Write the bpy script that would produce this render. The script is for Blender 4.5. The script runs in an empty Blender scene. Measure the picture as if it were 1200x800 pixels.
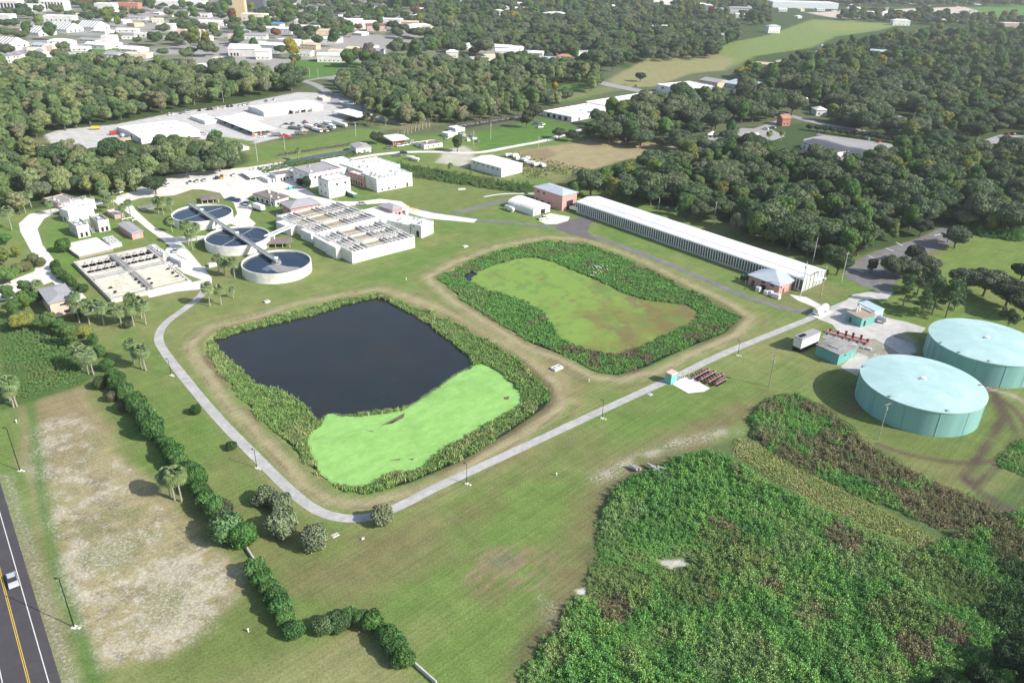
import bpy, math, random
import numpy as np
from mathutils import Matrix, Vector
from mathutils.geometry import tessellate_polygon
random.seed(7); rng=np.random.default_rng(11)
R=math.radians; PI=math.pi
scn=bpy.context.scene; COL=scn.collection
# ---------------- camera ----------------
F=915.5; TH=R(26.994); RO=R(1.548); CH=120.0
cd=bpy.data.cameras.new('camera'); cam=bpy.data.objects.new('camera',cd); COL.objects.link(cam)
cd.sensor_width=36; cd.lens=36*F/1200; cd.clip_start=1; cd.clip_end=30000
cam.matrix_world=Matrix.Translation((0,0,CH))@Matrix.Rotation(PI/2-TH,4,'X')@Matrix.Rotation(RO,4,'Z')
scn.camera=cam
# ---------------- light ----------------
SUN_EL=R(34); SUN_AZ=R(-23.2)
w=bpy.data.worlds.new('World'); scn.world=w; w.use_nodes=True
nt=w.node_tree; bg=nt.nodes['Background']; sky=nt.nodes.new('ShaderNodeTexSky')
sky.sky_type='NISHITA'; sky.sun_disc=False; sky.sun_elevation=SUN_EL; sky.sun_rotation=PI/2-SUN_AZ
sky.air_density=1.2; sky.dust_density=1.5; sky.ozone_density=1.0
nt.links.new(sky.outputs[0],bg.inputs[0]); bg.inputs[1].default_value=0.13
sl=bpy.data.lights.new('sun','SUN'); sl.energy=4.8; sl.angle=R(0.6); sl.color=(1,.955,.88)
so=bpy.data.objects.new('sun',sl); COL.objects.link(so)
sv=Vector((math.cos(SUN_AZ)*math.cos(SUN_EL),math.sin(SUN_AZ)*math.cos(SUN_EL),math.sin(SUN_EL)))
so.rotation_euler=sv.to_track_quat('Z','Y').to_euler(); so.location=(150,-50,200)
vs=scn.view_settings; vs.view_transform='Standard'; vs.look='None'; vs.exposure=0.58; vs.gamma=1; vs.use_curve_mapping=False
scn.render.engine='CYCLES'
# ---------------- photograph pixel -> place on the ground ----------------
def G(px,py,z=0.0):
    u0=px-600; v0=py-400; c,s=math.cos(RO),math.sin(RO)
    u=c*u0+s*v0; v=-s*u0+c*v0
    dx=u/F; dy=math.cos(TH)-(v/F)*math.sin(TH); dz=-math.sin(TH)-(v/F)*math.cos(TH)
    t=(z-CH)/dz
    return (dx*t,dy*t)
def P(x,y,z=0.0):
    z=z-CH; fw=y*math.cos(TH)-z*math.sin(TH); up=y*math.sin(TH)+z*math.cos(TH)
    u=F*x/fw; v=-F*up/fw; c,s=math.cos(RO),math.sin(RO)
    return (600+c*u-s*v,400+s*u+c*v)
def GP(pts,z=0.0): return [G(a,b,z) for a,b in pts]
def solve_h(b,ry):
    g=G(*b); lo,hi=0,90
    for _ in range(40):
        m=(lo+hi)/2
        if P(g[0],g[1],m)[1]>ry: lo=m
        else: hi=m
    return lo
# ---------------- materials ----------------
MATS={}
def mat(name,col,rough=.8,var=.12,scale=.6,metal=0.0,bump=0.0,stretch=None,spec=.3,col2=None,dirt=None):
    """plain painted / mineral material: base colour broken up by two octaves of noise, optional second colour"""
    if name in MATS: return MATS[name]
    m=bpy.data.materials.new(name); m.use_nodes=True; n=m.node_tree; b=n.nodes['Principled BSDF']
    b.inputs['Roughness'].default_value=rough; b.inputs['Metallic'].default_value=metal; b.inputs['Specular IOR Level'].default_value=spec
    tc=n.nodes.new('ShaderNodeTexCoord'); mp=n.nodes.new('ShaderNodeMapping'); n.links.new(tc.outputs['Object'],mp.inputs[0])
    if stretch: mp.inputs['Scale'].default_value=stretch
    nz=n.nodes.new('ShaderNodeTexNoise'); nz.inputs['Scale'].default_value=scale; nz.inputs['Detail'].default_value=6; nz.inputs['Roughness'].default_value=.65
    n.links.new(mp.outputs[0],nz.inputs[0])
    rp=n.nodes.new('ShaderNodeMapRange'); rp.inputs[1].default_value=.3; rp.inputs[2].default_value=.7; rp.inputs[3].default_value=1-var; rp.inputs[4].default_value=1+var*.6
    n.links.new(nz.outputs[0],rp.inputs[0])
    mx=n.nodes.new('ShaderNodeVectorMath'); mx.operation='SCALE'
    if col2:
        cm=n.nodes.new('ShaderNodeMix'); cm.data_type='RGBA'; cm.inputs[6].default_value=(*col,1); cm.inputs[7].default_value=(*col2,1)
        n2=n.nodes.new('ShaderNodeTexNoise'); n2.inputs['Scale'].default_value=scale*.45; n2.inputs['Detail'].default_value=8; n2.inputs['Roughness'].default_value=.7
        n.links.new(mp.outputs[0],n2.inputs[0]); r2=n.nodes.new('ShaderNodeMapRange'); r2.inputs[1].default_value=.45; r2.inputs[2].default_value=.62
        n.links.new(n2.outputs[0],r2.inputs[0]); n.links.new(r2.outputs[0],cm.inputs[0]); n.links.new(cm.outputs[2],mx.inputs[0])
    else: mx.inputs[0].default_value=col
    n.links.new(rp.outputs[0],mx.inputs['Scale']); n.links.new(mx.outputs[0],b.inputs['Base Color'])
    if bump:
        bp=n.nodes.new('ShaderNodeBump'); bp.inputs['Strength'].default_value=bump; bp.inputs['Distance'].default_value=.3
        n.links.new(nz.outputs[0],bp.inputs['Height']); n.links.new(bp.outputs[0],b.inputs['Normal'])
    MATS[name]=m; return m
def leafmat(name,col,var=.35,trans=True):
    """foliage: the tint of the plant (object colour or stored per plant) times a leaf-scale variation"""
    if name in MATS: return MATS[name]
    m=bpy.data.materials.new(name); m.use_nodes=True; n=m.node_tree; b=n.nodes['Principled BSDF']
    b.inputs['Roughness'].default_value=.6; b.inputs['Specular IOR Level'].default_value=.25
    at=n.nodes.new('ShaderNodeAttribute'); at.attribute_type='INSTANCER'; at.attribute_name='tint'
    va=n.nodes.new('ShaderNodeAttribute'); va.attribute_type='GEOMETRY'; va.attribute_name='leafv'
    mr=n.nodes.new('ShaderNodeMapRange'); mr.inputs[3].default_value=1-var; mr.inputs[4].default_value=1+var
    n.links.new(va.outputs['Fac'],mr.inputs[0])
    mu=n.nodes.new('ShaderNodeMix'); mu.data_type='RGBA'; mu.blend_type='MULTIPLY'; mu.inputs[0].default_value=1; mu.inputs[6].default_value=(*col,1)
    n.links.new(at.outputs['Color'],mu.inputs[7])
    sc=n.nodes.new('ShaderNodeVectorMath'); sc.operation='SCALE'; n.links.new(mu.outputs[2],sc.inputs[0]); n.links.new(mr.outputs[0],sc.inputs['Scale'])
    n.links.new(sc.outputs[0],b.inputs['Base Color'])
    MATS[name]=m; return m
# ---------------- mesh builder ----------------
class MB:
    def __init__(s): s.v=[]; s.f=[]
    def add(s,vs,fs):
        o=len(s.v); s.v+=[tuple(q) for q in vs]; s.f+=[tuple(i+o for i in f) for f in fs]; return s
    def box(s,x0,y0,z0,x1,y1,z1):
        return s.add([(x0,y0,z0),(x1,y0,z0),(x1,y1,z0),(x0,y1,z0),(x0,y0,z1),(x1,y0,z1),(x1,y1,z1),(x0,y1,z1)],[(3,2,1,0),(4,5,6,7),(0,1,5,4),(1,2,6,5),(2,3,7,6),(3,0,4,7)])
    def cyl(s,x,y,z0,z1,r,n=12,r2=None,cap=True):
        r2=r if r2 is None else r2
        a=[(x+r*math.cos(2*PI*i/n),y+r*math.sin(2*PI*i/n),z0) for i in range(n)]+[(x+r2*math.cos(2*PI*i/n),y+r2*math.sin(2*PI*i/n),z1) for i in range(n)]
        f=[(i,(i+1)%n,n+(i+1)%n,n+i) for i in range(n)]
        if cap: f+=[tuple(range(n,2*n)),tuple(range(n-1,-1,-1))]
        return s.add(a,f)
    def bar(s,p,q,r=.05,n=5):
        p=Vector(p);q=Vector(q);d=(q-p)
        if d.length<1e-6: return s
        d.normalize(); a=d.cross(Vector((0,0,1)) if abs(d.z)<.9 else Vector((1,0,0))).normalized(); b=d.cross(a)
        vs=[]
        for c in (p,q):
            for i in range(n):
                t=2*PI*i/n; vs.append(c+a*r*math.cos(t)+b*r*math.sin(t))
        return s.add(vs,[(i,(i+1)%n,n+(i+1)%n,n+i) for i in range(n)]+[tuple(range(n-1,-1,-1)),tuple(range(n,2*n))])
    def tube(s,pts,rs,n=7):
        pts=[Vector(p) for p in pts]; vs=[]
        for k,p in enumerate(pts):
            d=(pts[min(k+1,len(pts)-1)]-pts[max(k-1,0)]).normalized()
            a=d.cross(Vector((.13,1,.07))).normalized(); b=d.cross(a)
            for i in range(n):
                t=2*PI*i/n; vs.append(p+(a*math.cos(t)+b*math.sin(t))*rs[k])
        f=[(k*n+i,k*n+(i+1)%n,(k+1)*n+(i+1)%n,(k+1)*n+i) for k in range(len(pts)-1) for i in range(n)]
        f+=[tuple(range(n-1,-1,-1)),tuple(range(len(pts)*n-n,len(pts)*n))]
        return s.add(vs,f)
    def poly(s,pts,z):
        t=tessellate_polygon([[Vector((a,b,0)) for a,b in pts]])
        o=[]
        for f in t:
            a,b,c=[pts[i] for i in f]
            if (b[0]-a[0])*(c[1]-a[1])-(b[1]-a[1])*(c[0]-a[0])<0: f=f[::-1]
            o.append(tuple(f))
        return s.add([(a,b,z) for a,b in pts],o)
    def prism(s,pts,z0,z1):
        ar=sum(pts[i][0]*pts[(i+1)%len(pts)][1]-pts[(i+1)%len(pts)][0]*pts[i][1] for i in range(len(pts)))
        if ar<0: pts=pts[::-1]
        n=len(pts); s.poly(pts,z1)
        return s.add([(a,b,z0) for a,b in pts]+[(a,b,z1) for a,b in pts],[(i,(i+1)%n,n+(i+1)%n,n+i) for i in range(n)])
    def mesh(s,name,m,smooth=False):
        me=bpy.data.meshes.new(name); me.from_pydata(s.v,[],s.f)
        if m: me.materials.append(m)
        if smooth:
            me.polygons.foreach_set('use_smooth',[True]*len(me.polygons))
            try: me.set_sharp_from_angle(angle=R(35))
            except Exception: pass
        me.update(); return me
    def obj(s,name,m,parent=None,smooth=False,loc=None,label=None):
        return link(name,s.mesh(name,m,smooth),parent,loc,label)
def link(name,me,parent=None,loc=None,label=None,rz=0):
    o=bpy.data.objects.new(name,me); COL.objects.link(o)
    if parent: o.parent=parent
    if loc: o.location=loc
    if rz: o.rotation_euler=(0,0,rz)
    if label: o['label']=label
    return o
def tag(o,label=None,cat=None,group=None,kind=None):
    if label: o['label']=label
    if cat: o['category']=cat
    if group: o['group']=group
    if kind: o['kind']=kind
    return o
def thing(name,label,cat,loc=(0,0,0),rz=0,group=None):
    o=bpy.data.objects.new(name,None); COL.objects.link(o); o.empty_display_size=.5
    o.location=loc; o.rotation_euler=(0,0,rz); return tag(o,label,cat,group)
def kids(o): return [c for c in ALLK.get(o.name,())]
def copy_tree(o,label=None,group=None,loc=None,rz=None,parent=None):
    c=o.copy(); COL.objects.link(c)
    if parent: c.parent=parent
    if label: c['label']=label
    if group: c['group']=group
    if loc: c.location=loc
    if rz is not None: c.rotation_euler=(0,0,rz)
    for k in list(o.children): copy_tree(k,parent=c)
    return c
WHITE=mat('white_wall',(.72,.71,.68),.75,.14,.5,col2=(.56,.545,.51))
WROOF=mat('white_roof',(.78,.78,.77),.6,.12,.35,col2=(.62,.61,.58))
GROOF=mat('grey_roof',(.33,.32,.33),.6,.12,.3,stretch=(1,1,1))
BROOF=mat('brown_roof',(.20,.165,.15),.85,.2,.4)
MROOF=mat('pale_metal_roof',(.47,.51,.55),.42,.08,.4,metal=.15)
PINK=mat('pink_wall',(.50,.285,.262),.85,.14,.7)
BEIGE=mat('beige_wall',(.58,.44,.36),.85,.1,.6)
CONC=mat('concrete',(.50,.48,.45),.85,.18,.25,bump=.05,col2=(.40,.385,.36))
CONCD=mat('grey_concrete',(.30,.29,.27),.9,.25,.3)
GLASS=mat('dark_glass',(.03,.035,.04),.15,.1,1,spec=.6)
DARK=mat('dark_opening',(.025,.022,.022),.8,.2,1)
STEEL=mat('grey_steel',(.42,.43,.43),.5,.2,1.5,metal=.4)
WSTEEL=mat('white_steel',(.72,.72,.70),.5,.1,1)
TEAL=mat('teal_wall',(.135,.37,.33),.65,.08,.35,col2=(.12,.34,.305))
BLACK=mat('black_paint',(.012,.012,.013),.5,.1,1)
# ================= GROUND =================
POND1=GP([(236,402),(255,386),(300,376),(350,360),(440,343),(470,350),(530,373),(600,413),(643,452),(648,468),(640,478),(600,506),(540,542),(480,567),(430,580),(395,575),(368,557),(330,517),(288,477),(258,440),(241,417)])
POND2=GP([(510,325),(540,309),(590,291),(640,281),(680,283),(740,304),(800,334),(850,358),(870,372),(853,390),(800,411),(760,430),(725,440),(700,437),(660,417),(620,402),(580,377),(538,350)])
CANAL=GP([(300,196),(335,186),(372,179),(405,174),(420,168),(426,171),(412,178),(380,184),(350,190),(325,198)])
CANAL2=GP([(520,149),(560,143),(600,137),(640,131),(642,133),(605,140),(570,146),(526,153)])
def sdf(X,Y,poly):
    """signed distance, negative inside"""
    p=np.array(poly); d=np.full(X.shape,1e18); ins=np.zeros(X.shape,bool); n=len(p)
    for i in range(n):
        a=p[i]; b=p[(i+1)%n]; e=b-a; L=e@e+1e-12
        t=np.clip(((X-a[0])*e[0]+(Y-a[1])*e[1])/L,0,1)
        d=np.minimum(d,(X-a[0]-t*e[0])**2+(Y-a[1]-t*e[1])**2)
        c=((a[1]>Y)!=(b[1]>Y))
        if a[1]!=b[1]: ins^= c & (X<(b[0]-a[0])*(Y-a[1])/(b[1]-a[1])+a[0])
    d=np.sqrt(d); return np.where(ins,-d,d)
def linedist(X,Y,pts):
    p=np.array(pts); d=np.full(X.shape,1e18)
    for i in range(len(p)-1):
        a=p[i]; b=p[i+1]; e=b-a; L=e@e+1e-12
        t=np.clip(((X-a[0])*e[0]+(Y-a[1])*e[1])/L,0,1)
        d=np.minimum(d,(X-a[0]-t*e[0])**2+(Y-a[1]-t*e[1])**2)
    return np.sqrt(d)
def vnoise(X,Y,s,seed=0):
    """cheap smooth value noise, world metres / s"""
    g=np.random.default_rng(seed).random((257,257)); x=X/s+1000.37; y=Y/s+1000.11
    xi=np.floor(x).astype(int); yi=np.floor(y).astype(int); fx=x-xi; fy=y-yi; fx=fx*fx*(3-2*fx); fy=fy*fy*(3-2*fy)
    a=g[xi%256,yi%256]; b=g[(xi+1)%256,yi%256]; c=g[xi%256,(yi+1)%256]; d=g[(xi+1)%256,(yi+1)%256]
    return (a*(1-fx)+b*fx)*(1-fy)+(c*(1-fx)+d*fx)*fy
def fbm(X,Y,s,seed=0,o=4):
    r=0; a=.5; t=0
    for k in range(o): r=r+a*vnoise(X,Y,s/2**k,seed+k*17); t+=a; a*=.55
    return r/t
def sm(a,b,x): t=np.clip((x-a)/(b-a),0,1); return t*t*(3-2*t)
# non-uniform grid, fine near the pond site, coarse to the horizon
ys=[-3000,-1200,-500,-150,0,50]; y=70.0
while y<3600: ys.append(y); y*=1.0058
ys+=[4200,5200,7000,10000,15000]
sc_=[-60,-20,-8,-4,-2.5,-1.7,-1.3]+list(np.linspace(-1,1,470))+[1.3,1.7,2.5,4,8,20,60]
NY,NX=len(ys),len(sc_)
YY=np.repeat(np.array(ys)[:,None],NX,1); XX=np.array(sc_)[None,:]*(.78*np.clip(YY,60,None)+45)
X=XX.ravel(); Y=YY.ravel()
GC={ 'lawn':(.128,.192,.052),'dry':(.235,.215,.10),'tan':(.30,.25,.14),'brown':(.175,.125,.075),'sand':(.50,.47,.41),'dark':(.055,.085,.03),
 'lush':(.085,.175,.035),'town':(.30,.285,.26),'conc':(.46,.44,.41),'asph':(.17,.165,.165),'far':(.10,.12,.06),'scrub':(.085,.125,.045),'gold':(.22,.235,.075)}
C=np.tile(np.array(GC['far']),(len(X),1))
n1=fbm(X,Y,60,1); n2=fbm(X,Y,14,2); n3=fbm(X,Y,4,3,3); n4=fbm(X,Y,1.6,4,2)
def paint(mask,col,a=1.0):
    global C
    m=(np.clip(mask,0,1)*a)[:,None]; C=C*(1-m)+np.array(GC[col] if isinstance(col,str) else col)*m
def ppoly(px,col,soft=1.5,a=1.0,wob=0.0,z=0.0,dens=None):
    d=sdf(X,Y,GP(px,z))+ (n2-.5)*wob*2
    m=1-sm(-soft,soft,d)
    if dens is not None: m=m*dens
    paint(m,col,a)
# the plant's lawns
ppoly([(-400,1200),(-300,180),(0,180),(300,170),(640,150),(1000,250),(1500,300),(1600,1200)],'lawn',12)
paint(sm(.42,.7,n1)*.42*(Y<520),'dry'); paint(sm(.5,.75,n2)*.35*(Y<520),'dry'); paint(sm(.45,.65,fbm(X,Y,22,35))*sm(230,150,Y)*.55,(.165,.145,.07)); SPK=np.zeros(len(X)); paint(sm(.55,.7,fbm(X,Y,9,33))*.3*(Y<400),'lush')
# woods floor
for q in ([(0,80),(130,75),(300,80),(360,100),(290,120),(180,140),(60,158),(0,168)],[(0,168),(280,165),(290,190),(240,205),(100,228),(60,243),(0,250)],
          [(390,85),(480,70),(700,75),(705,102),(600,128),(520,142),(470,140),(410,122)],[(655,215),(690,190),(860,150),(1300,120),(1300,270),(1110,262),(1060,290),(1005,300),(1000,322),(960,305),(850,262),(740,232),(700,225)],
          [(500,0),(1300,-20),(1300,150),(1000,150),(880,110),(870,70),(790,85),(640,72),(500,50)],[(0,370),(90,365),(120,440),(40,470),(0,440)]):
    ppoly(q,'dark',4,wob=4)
# town ground, top left
ppoly([(-200,-60),(500,-60),(500,45),(640,60),(700,72),(560,62),(480,72),(430,82),(400,95),(345,85),(200,78),(130,72),(60,72),(-200,90)],'town',6,wob=10)
paint((sm(.5,.62,n1))*(Y>850)*(X<150)*.7,(.11,.14,.05))
# grass fields far
ppoly([(840,66),(846,52),(902,41),(951,23),(1000,24),(1055,29),(1030,36),(980,43),(951,56),(885,66),(856,80)],(.16,.215,.07),4,wob=3)
ppoly([(711,95),(761,66),(840,64),(862,70),(850,82),(811,86),(769,101),(728,103)],(.24,.23,.11),4,wob=3)
ppoly([(950,26),(1050,29),(1030,33),(960,38)],'gold',5,.6,wob=5)
ppoly([(1130,10),(1200,4),(1300,5),(1300,30),(1180,26)],'lush',6)
ppoly([(945,15),(1130,8),(1200,34),(1130,25),(1050,22),(980,22)],(.50,.42,.36),8,wob=6)
ppoly([(330,78),(345,70),(410,70),(440,78),(420,88),(360,92)],'lush',3)
ppoly([(635,118),(660,100),(700,98),(715,104),(690,115),(640,124)],'lush',3,.9)
ppoly([(560,155),(640,138),(680,150),(640,165),(560,178)],'lush',3,.8)
ppoly([(100,55),(130,50),(150,62),(120,70),(100,64)],'lush',2)
ppoly([(0,34),(30,33),(33,42),(0,45)],'gold',2)
ppoly([(598,180),(640,172),(700,163),(770,168),(800,180),(790,190),(740,186),(690,200),(640,192)],'tan',2.5,.95,wob=4)
ppoly([(610,178),(640,174),(652,182),(630,188)],'brown',2,.5,wob=3)
ppoly([(360,118),(480,135),(640,112),(700,102),(735,98),(735,104),(640,122),(540,144),(450,153),(400,128),(330,140)],(.16,.18,.075),3)
ppoly([(520,178),(545,170),(558,185),(545,196),(510,190)],'sand',2,.75,wob=3)
ppoly([(300,172),(420,150),(450,153),(440,162),(330,185),(290,192)],'lawn',2)
ppoly([(1100,300),(1130,282),(1200,280),(1300,285),(1300,345),(1200,330),(1150,325),(1110,315)],(.135,.19,.05),3)
# bright lawns near the plant
ppoly([(60,262),(130,250),(145,262),(115,300),(82,330),(62,330),(50,285)],(.12,.20,.045),2,.9)
ppoly([(430,215),(500,205),(600,222),(640,240),(560,250),(450,240)],(.155,.19,.065),3,.8)
# pond surrounds: worn, mown rings
for pd in (POND1,POND2):
    d=sdf(X,Y,pd)
    ring=np.exp(-((d-3.6+ (n2-.5)*3)/2.8)**2); paint(ring*(.7+.8*n3),(.30,.265,.155),.95)
    ring=np.exp(-((d-.5)/.8)**2)*sm(.3,.6,n2); paint(ring*(.4+.9*n3),(.15,.105,.065),.95); ring=np.exp(-((d-4.6+(n2-.5))/.45)**2)+np.exp(-((d-7.9+(n2-.5))/.45)**2); paint(ring*sm(.35,.6,n3),(.17,.125,.075),.8)
    ring=np.exp(-((d-9.5+(n2-.5)*2)/1.6)**2); paint(ring*(.2+.6*n3),'dry',.7)
    ring=np.exp(-((d-6.3)/1.0)**2); paint(ring*.6,(.13,.185,.05),.8)
paint(np.exp(-(linedist(X,Y,GP([(450,338),(520,372),(600,408),(660,440),(672,470)]))/2.2)**2)*(.3+n3),'tan',.8)
paint(np.exp(-((linedist(X,Y,GP([(648,425),(690,448),(650,470),(600,510)]))-1)/1.2)**2)*(.2+n3),'brown',.5)
# field at the left
ppoly([(28,478),(60,462),(98,450),(132,500),(150,540),(195,575),(240,640),(285,670),(278,700),(200,770),(110,790),(95,740),(60,660),(40,590),(28,540)],'tan',2.5,.85,wob=3)
ppoly([(28,478),(60,462),(98,450),(132,500),(120,540),(60,560),(30,540)],'brown',4,.35,wob=5)
fld=1-sm(-3,2,sdf(X,Y,GP([(30,500),(98,478),(150,545),(195,590),(240,650),(285,675),(270,705),(200,770),(112,788),(80,700),(50,600)]))+(n2-.5)*9+(n3-.5)*5)
sp_=fbm(X,Y,12,71)*.55+fbm(X,Y,2.2,72,3)*.45+sm(165,110,Y)*.06; paint(fld*sm(.53,.60,sp_)*.9*(.35+.65*n4),'sand',.55); paint(fld*sm(.56,.64,fbm(X,Y,7,77)*.5+fbm(X,Y,1.8,78,2)*.5),(.17,.14,.085),.6)
paint(fld*sm(.5,.66,fbm(X,Y,13,75)),(.15,.165,.06),.6); SPK=np.maximum(SPK,fld*(.30+.5*sm(.45,.6,sp_)))
ppoly([(350,760),(420,740),(470,770),(500,830),(330,830),(250,800)],'tan',3,.45,wob=4)
ppoly([(285,690),(330,740),(330,775),(250,800),(120,800),(200,772),(278,706)],(.115,.15,.045),3,.6,wob=3)
paint(np.exp(-(linedist(X,Y,GP([(35,470),(52,600),(66,670),(92,740),(112,800)]))/1.6)**2),(.085,.155,.04),.85)
SPK=np.maximum(SPK,np.exp(-((linedist(X,Y,GP([(2,562),(75,805)]))-1.3)/1.5)**2)*.6); paint(np.exp(-((linedist(X,Y,GP([(2,562),(75,805)]))-1)/1.5)**2)*(.2+n3),(.22,.20,.13),.7)
# brown swath, sandy streaks, ploughed patch
SCR=[(690,645),(697,585),(730,555),(770,532),(835,520),(880,510),(905,470),(1000,505),(1080,560),(1120,590),(1200,560),(1500,600),(1500,1100),(560,1100),(605,760),(648,720)]
ppoly(SCR,'scrub',2,.95,wob=2)
for q,wd,a in (([(905,470),(860,490),(790,525),(720,560),(690,590),(680,640),(660,690),(640,740),(620,810)],5.0,.6),([(870,478),(760,520),(700,565)],3,.5)):
    paint(np.exp(-(linedist(X,Y,GP(q))/wd)**2)*(.35+n3*.9),'brown',a)
paint(np.exp(-(linedist(X,Y,GP([(850,505),(800,517),(750,535),(710,556)]))/1.6)**2)*sm(.4,.6,n3),'sand',.35); SPK=np.maximum(SPK,np.exp(-(linedist(X,Y,GP([(862,505),(800,517),(750,535),(700,562)]))/2.4)**2)*sm(.3,.6,n2)*1.0)
ppoly([(770,657),(800,654),(812,663),(785,668)],'sand',.6,.9,wob=1.2)
ppoly([(672,690),(686,688),(688,698),(676,697)],'sand',.4,.95,wob=1.2)
ppoly([(540,670),(560,648),(610,640),(660,650),(640,690),(560,690)],(.225,.175,.105),2,.9,wob=2,dens=sm(.45,.6,fbm((X+Y)*.5,(X-Y)*3,3.2,91,2)))
ppoly([(575,655),(590,648),(620,655),(605,668),(580,664)],(.15,.135,.105),1.5,.45,wob=2)
SPK=np.maximum(SPK,.7*(1-sm(-1.5,1.5,sdf(X,Y,GP([(635,700),(660,705),(655,735),(640,730)]))+(n3-.5)*4)))
ppoly([(480,600),(530,590),(560,610),(470,650),(400,690),(340,680),(400,640)],'brown',4,.28,wob=5)
# earth under the weeds and around the round tanks
ppoly([(868,515),(900,528),(960,560),(1040,600),(1095,632),(1080,640),(1020,620),(950,585),(890,550),(862,530)],'gold',1.0,1,wob=1)
TA=(121.0,200.8); TB=(154.9,229.5)
dA=np.hypot(X-TA[0],Y-TA[1]); dB=np.hypot(X-TB[0],Y-TB[1])
paint(1-sm(26,28.5,dA),(.125,.165,.05)); paint(np.exp(-((dA-29)/1.1)**2)*((X>125)|(Y<180)),(.10,.075,.055),.9)
paint(np.exp(-(linedist(X,Y,GP([(1160,450),(1175,490),(1150,530),(1130,560),(1200,620)]))/1.6)**2)*(.4+n3),(.085,.065,.05),1)
paint(np.exp(-(linedist(X,Y,GP([(1172,470),(1192,510),(1178,540),(1140,570),(1190,600)]))/1.2)**2)*(.4+n3),(.09,.07,.055),.9)
paint(np.exp(-(linedist(X,Y,GP([(1158,455),(1185,462),(1215,480)]))/.9)**2)*(.4+n3),(.33,.29,.24),.9)
ppoly([(985,478),(1005,452),(1015,470),(1000,490)],'brown',2,.6)
# yard concrete, top left and gravel of the plant
YARD=[(52,158),(70,152),(135,146),(200,133),(290,120),(350,108),(400,110),(420,118),(440,128),(432,137),(415,134),(395,145),(355,155),(300,168),(270,168),(215,160),(150,165),(100,175),(60,168)]
ppoly(YARD,(.47,.455,.43),1.2)
ppoly([(260,160),(300,166),(280,172),(262,168)],'lawn',1)
ppoly([(1000,320),(1020,300),(1060,285),(1110,268),(1125,275),(1100,300),(1060,320),(1040,340),(1010,335)],'brown',3,.5)
ppoly([(1000,395),(1020,385),(1045,385),(1075,400),(1080,412),(1040,425),(1010,440),(975,425),(960,400)],(.33,.31,.28),1.5,.7,wob=2)
ppoly([(880,350),(960,330),(1000,340),(960,362),(925,362)],(.17,.17,.075),2,.7)
ppoly([(640,210),(700,205),(720,225),(640,214)],'brown',2,.4)
# the wet corner at the left
ppoly([(0,370),(85,365),(110,440),(98,452),(55,465),(0,480)],(.07,.12,.035),1.5,.9,wob=1.5)
Z=np.zeros(len(X)); 
for pd,dp in ((POND1,1.5),(POND2,1.4),(CANAL,1.3),(CANAL2,1.2)):
    d=sdf(X,Y,pd); Z-=dp*sm(0,3.0,-d)
d=sdf(X,Y,GP([(30,375),(75,385),(95,432),(55,455),(20,450)])); Z-=.5*sm(0,3,-d)
near=((Y>60)&(Y<3600))
faces=np.arange(NX*NY).reshape(NY,NX)
q=np.stack([faces[:-1,:-1],faces[:-1,1:],faces[1:,1:],faces[1:,:-1]],-1).reshape(-1,4)
def npmesh(name,V,Fq,m,smooth=False):
    me=bpy.data.meshes.new(name); k=Fq.shape[1]
    me.vertices.add(len(V)); me.vertices.foreach_set('co',np.ascontiguousarray(V,dtype=np.float32).ravel())
    me.loops.add(Fq.size); me.loops.foreach_set('vertex_index',np.ascontiguousarray(Fq,dtype=np.int32).ravel())
    me.polygons.add(len(Fq)); me.polygons.foreach_set('loop_start',np.arange(0,Fq.size,k,dtype=np.int32))
    if smooth: me.polygons.foreach_set('use_smooth',np.ones(len(Fq),bool))
    if m: me.materials.append(m)
    me.update(calc_edges=True); me.validate(); return me
gm=bpy.data.materials.new('ground_soil_and_grass'); gm.use_nodes=True; n=gm.node_tree; b=n.nodes['Principled BSDF']
b.inputs['Roughness'].default_value=.95; b.inputs['Specular IOR Level'].default_value=.08
at=n.nodes.new('ShaderNodeVertexColor'); at.layer_name='earth'
tc=n.nodes.new('ShaderNodeTexCoord')
def NZ(scale,det,rough,mapsc=None,rot=0):
    t=n.nodes.new('ShaderNodeTexNoise'); t.inputs['Scale'].default_value=scale; t.inputs['Detail'].default_value=det; t.inputs['Roughness'].default_value=rough
    m_=n.nodes.new('ShaderNodeMapping'); mr_=n.nodes.new('ShaderNodeMapping'); mr_.inputs['Rotation'].default_value=(0,0,-rot); n.links.new(tc.outputs['Object'],mr_.inputs[0]); n.links.new(mr_.outputs[0],m_.inputs[0]); n.links.new(m_.outputs[0],t.inputs[0])
    if mapsc: m_.inputs['Scale'].default_value=mapsc
    return t
def MR(src,a,b_,c_,d_):
    r=n.nodes.new('ShaderNodeMapRange'); r.inputs[1].default_value=a; r.inputs[2].default_value=b_; r.inputs[3].default_value=c_; r.inputs[4].default_value=d_; n.links.new(src,r.inputs[0]); return r
def MUL(a,b_):
    r=n.nodes.new('ShaderNodeMath'); r.operation='MULTIPLY'; n.links.new(a,r.inputs[0]); n.links.new(b_,r.inputs[1]); return r
a1=MR(NZ(2.2,7,.8).outputs[0],.3,.7,.55,1.45); a2=MR(NZ(.16,6,.7).outputs[0],.3,.7,.84,1.16)
a3=MR(NZ(1,3,.6,(.03,1.3,1),R(45)).outputs[0],.35,.65,.89,1.10); a4=MR(NZ(1,3,.6,(.03,.8,1),R(-48)).outputs[0],.35,.65,.96,1.04)
k=MUL(MUL(a1.outputs[0],a2.outputs[0]).outputs[0],MUL(a3.outputs[0],a4.outputs[0]).outputs[0])
sc=n.nodes.new('ShaderNodeVectorMath'); sc.operation='SCALE'; n.links.new(at.outputs[0],sc.inputs[0]); n.links.new(k.outputs[0],sc.inputs['Scale'])
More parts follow.
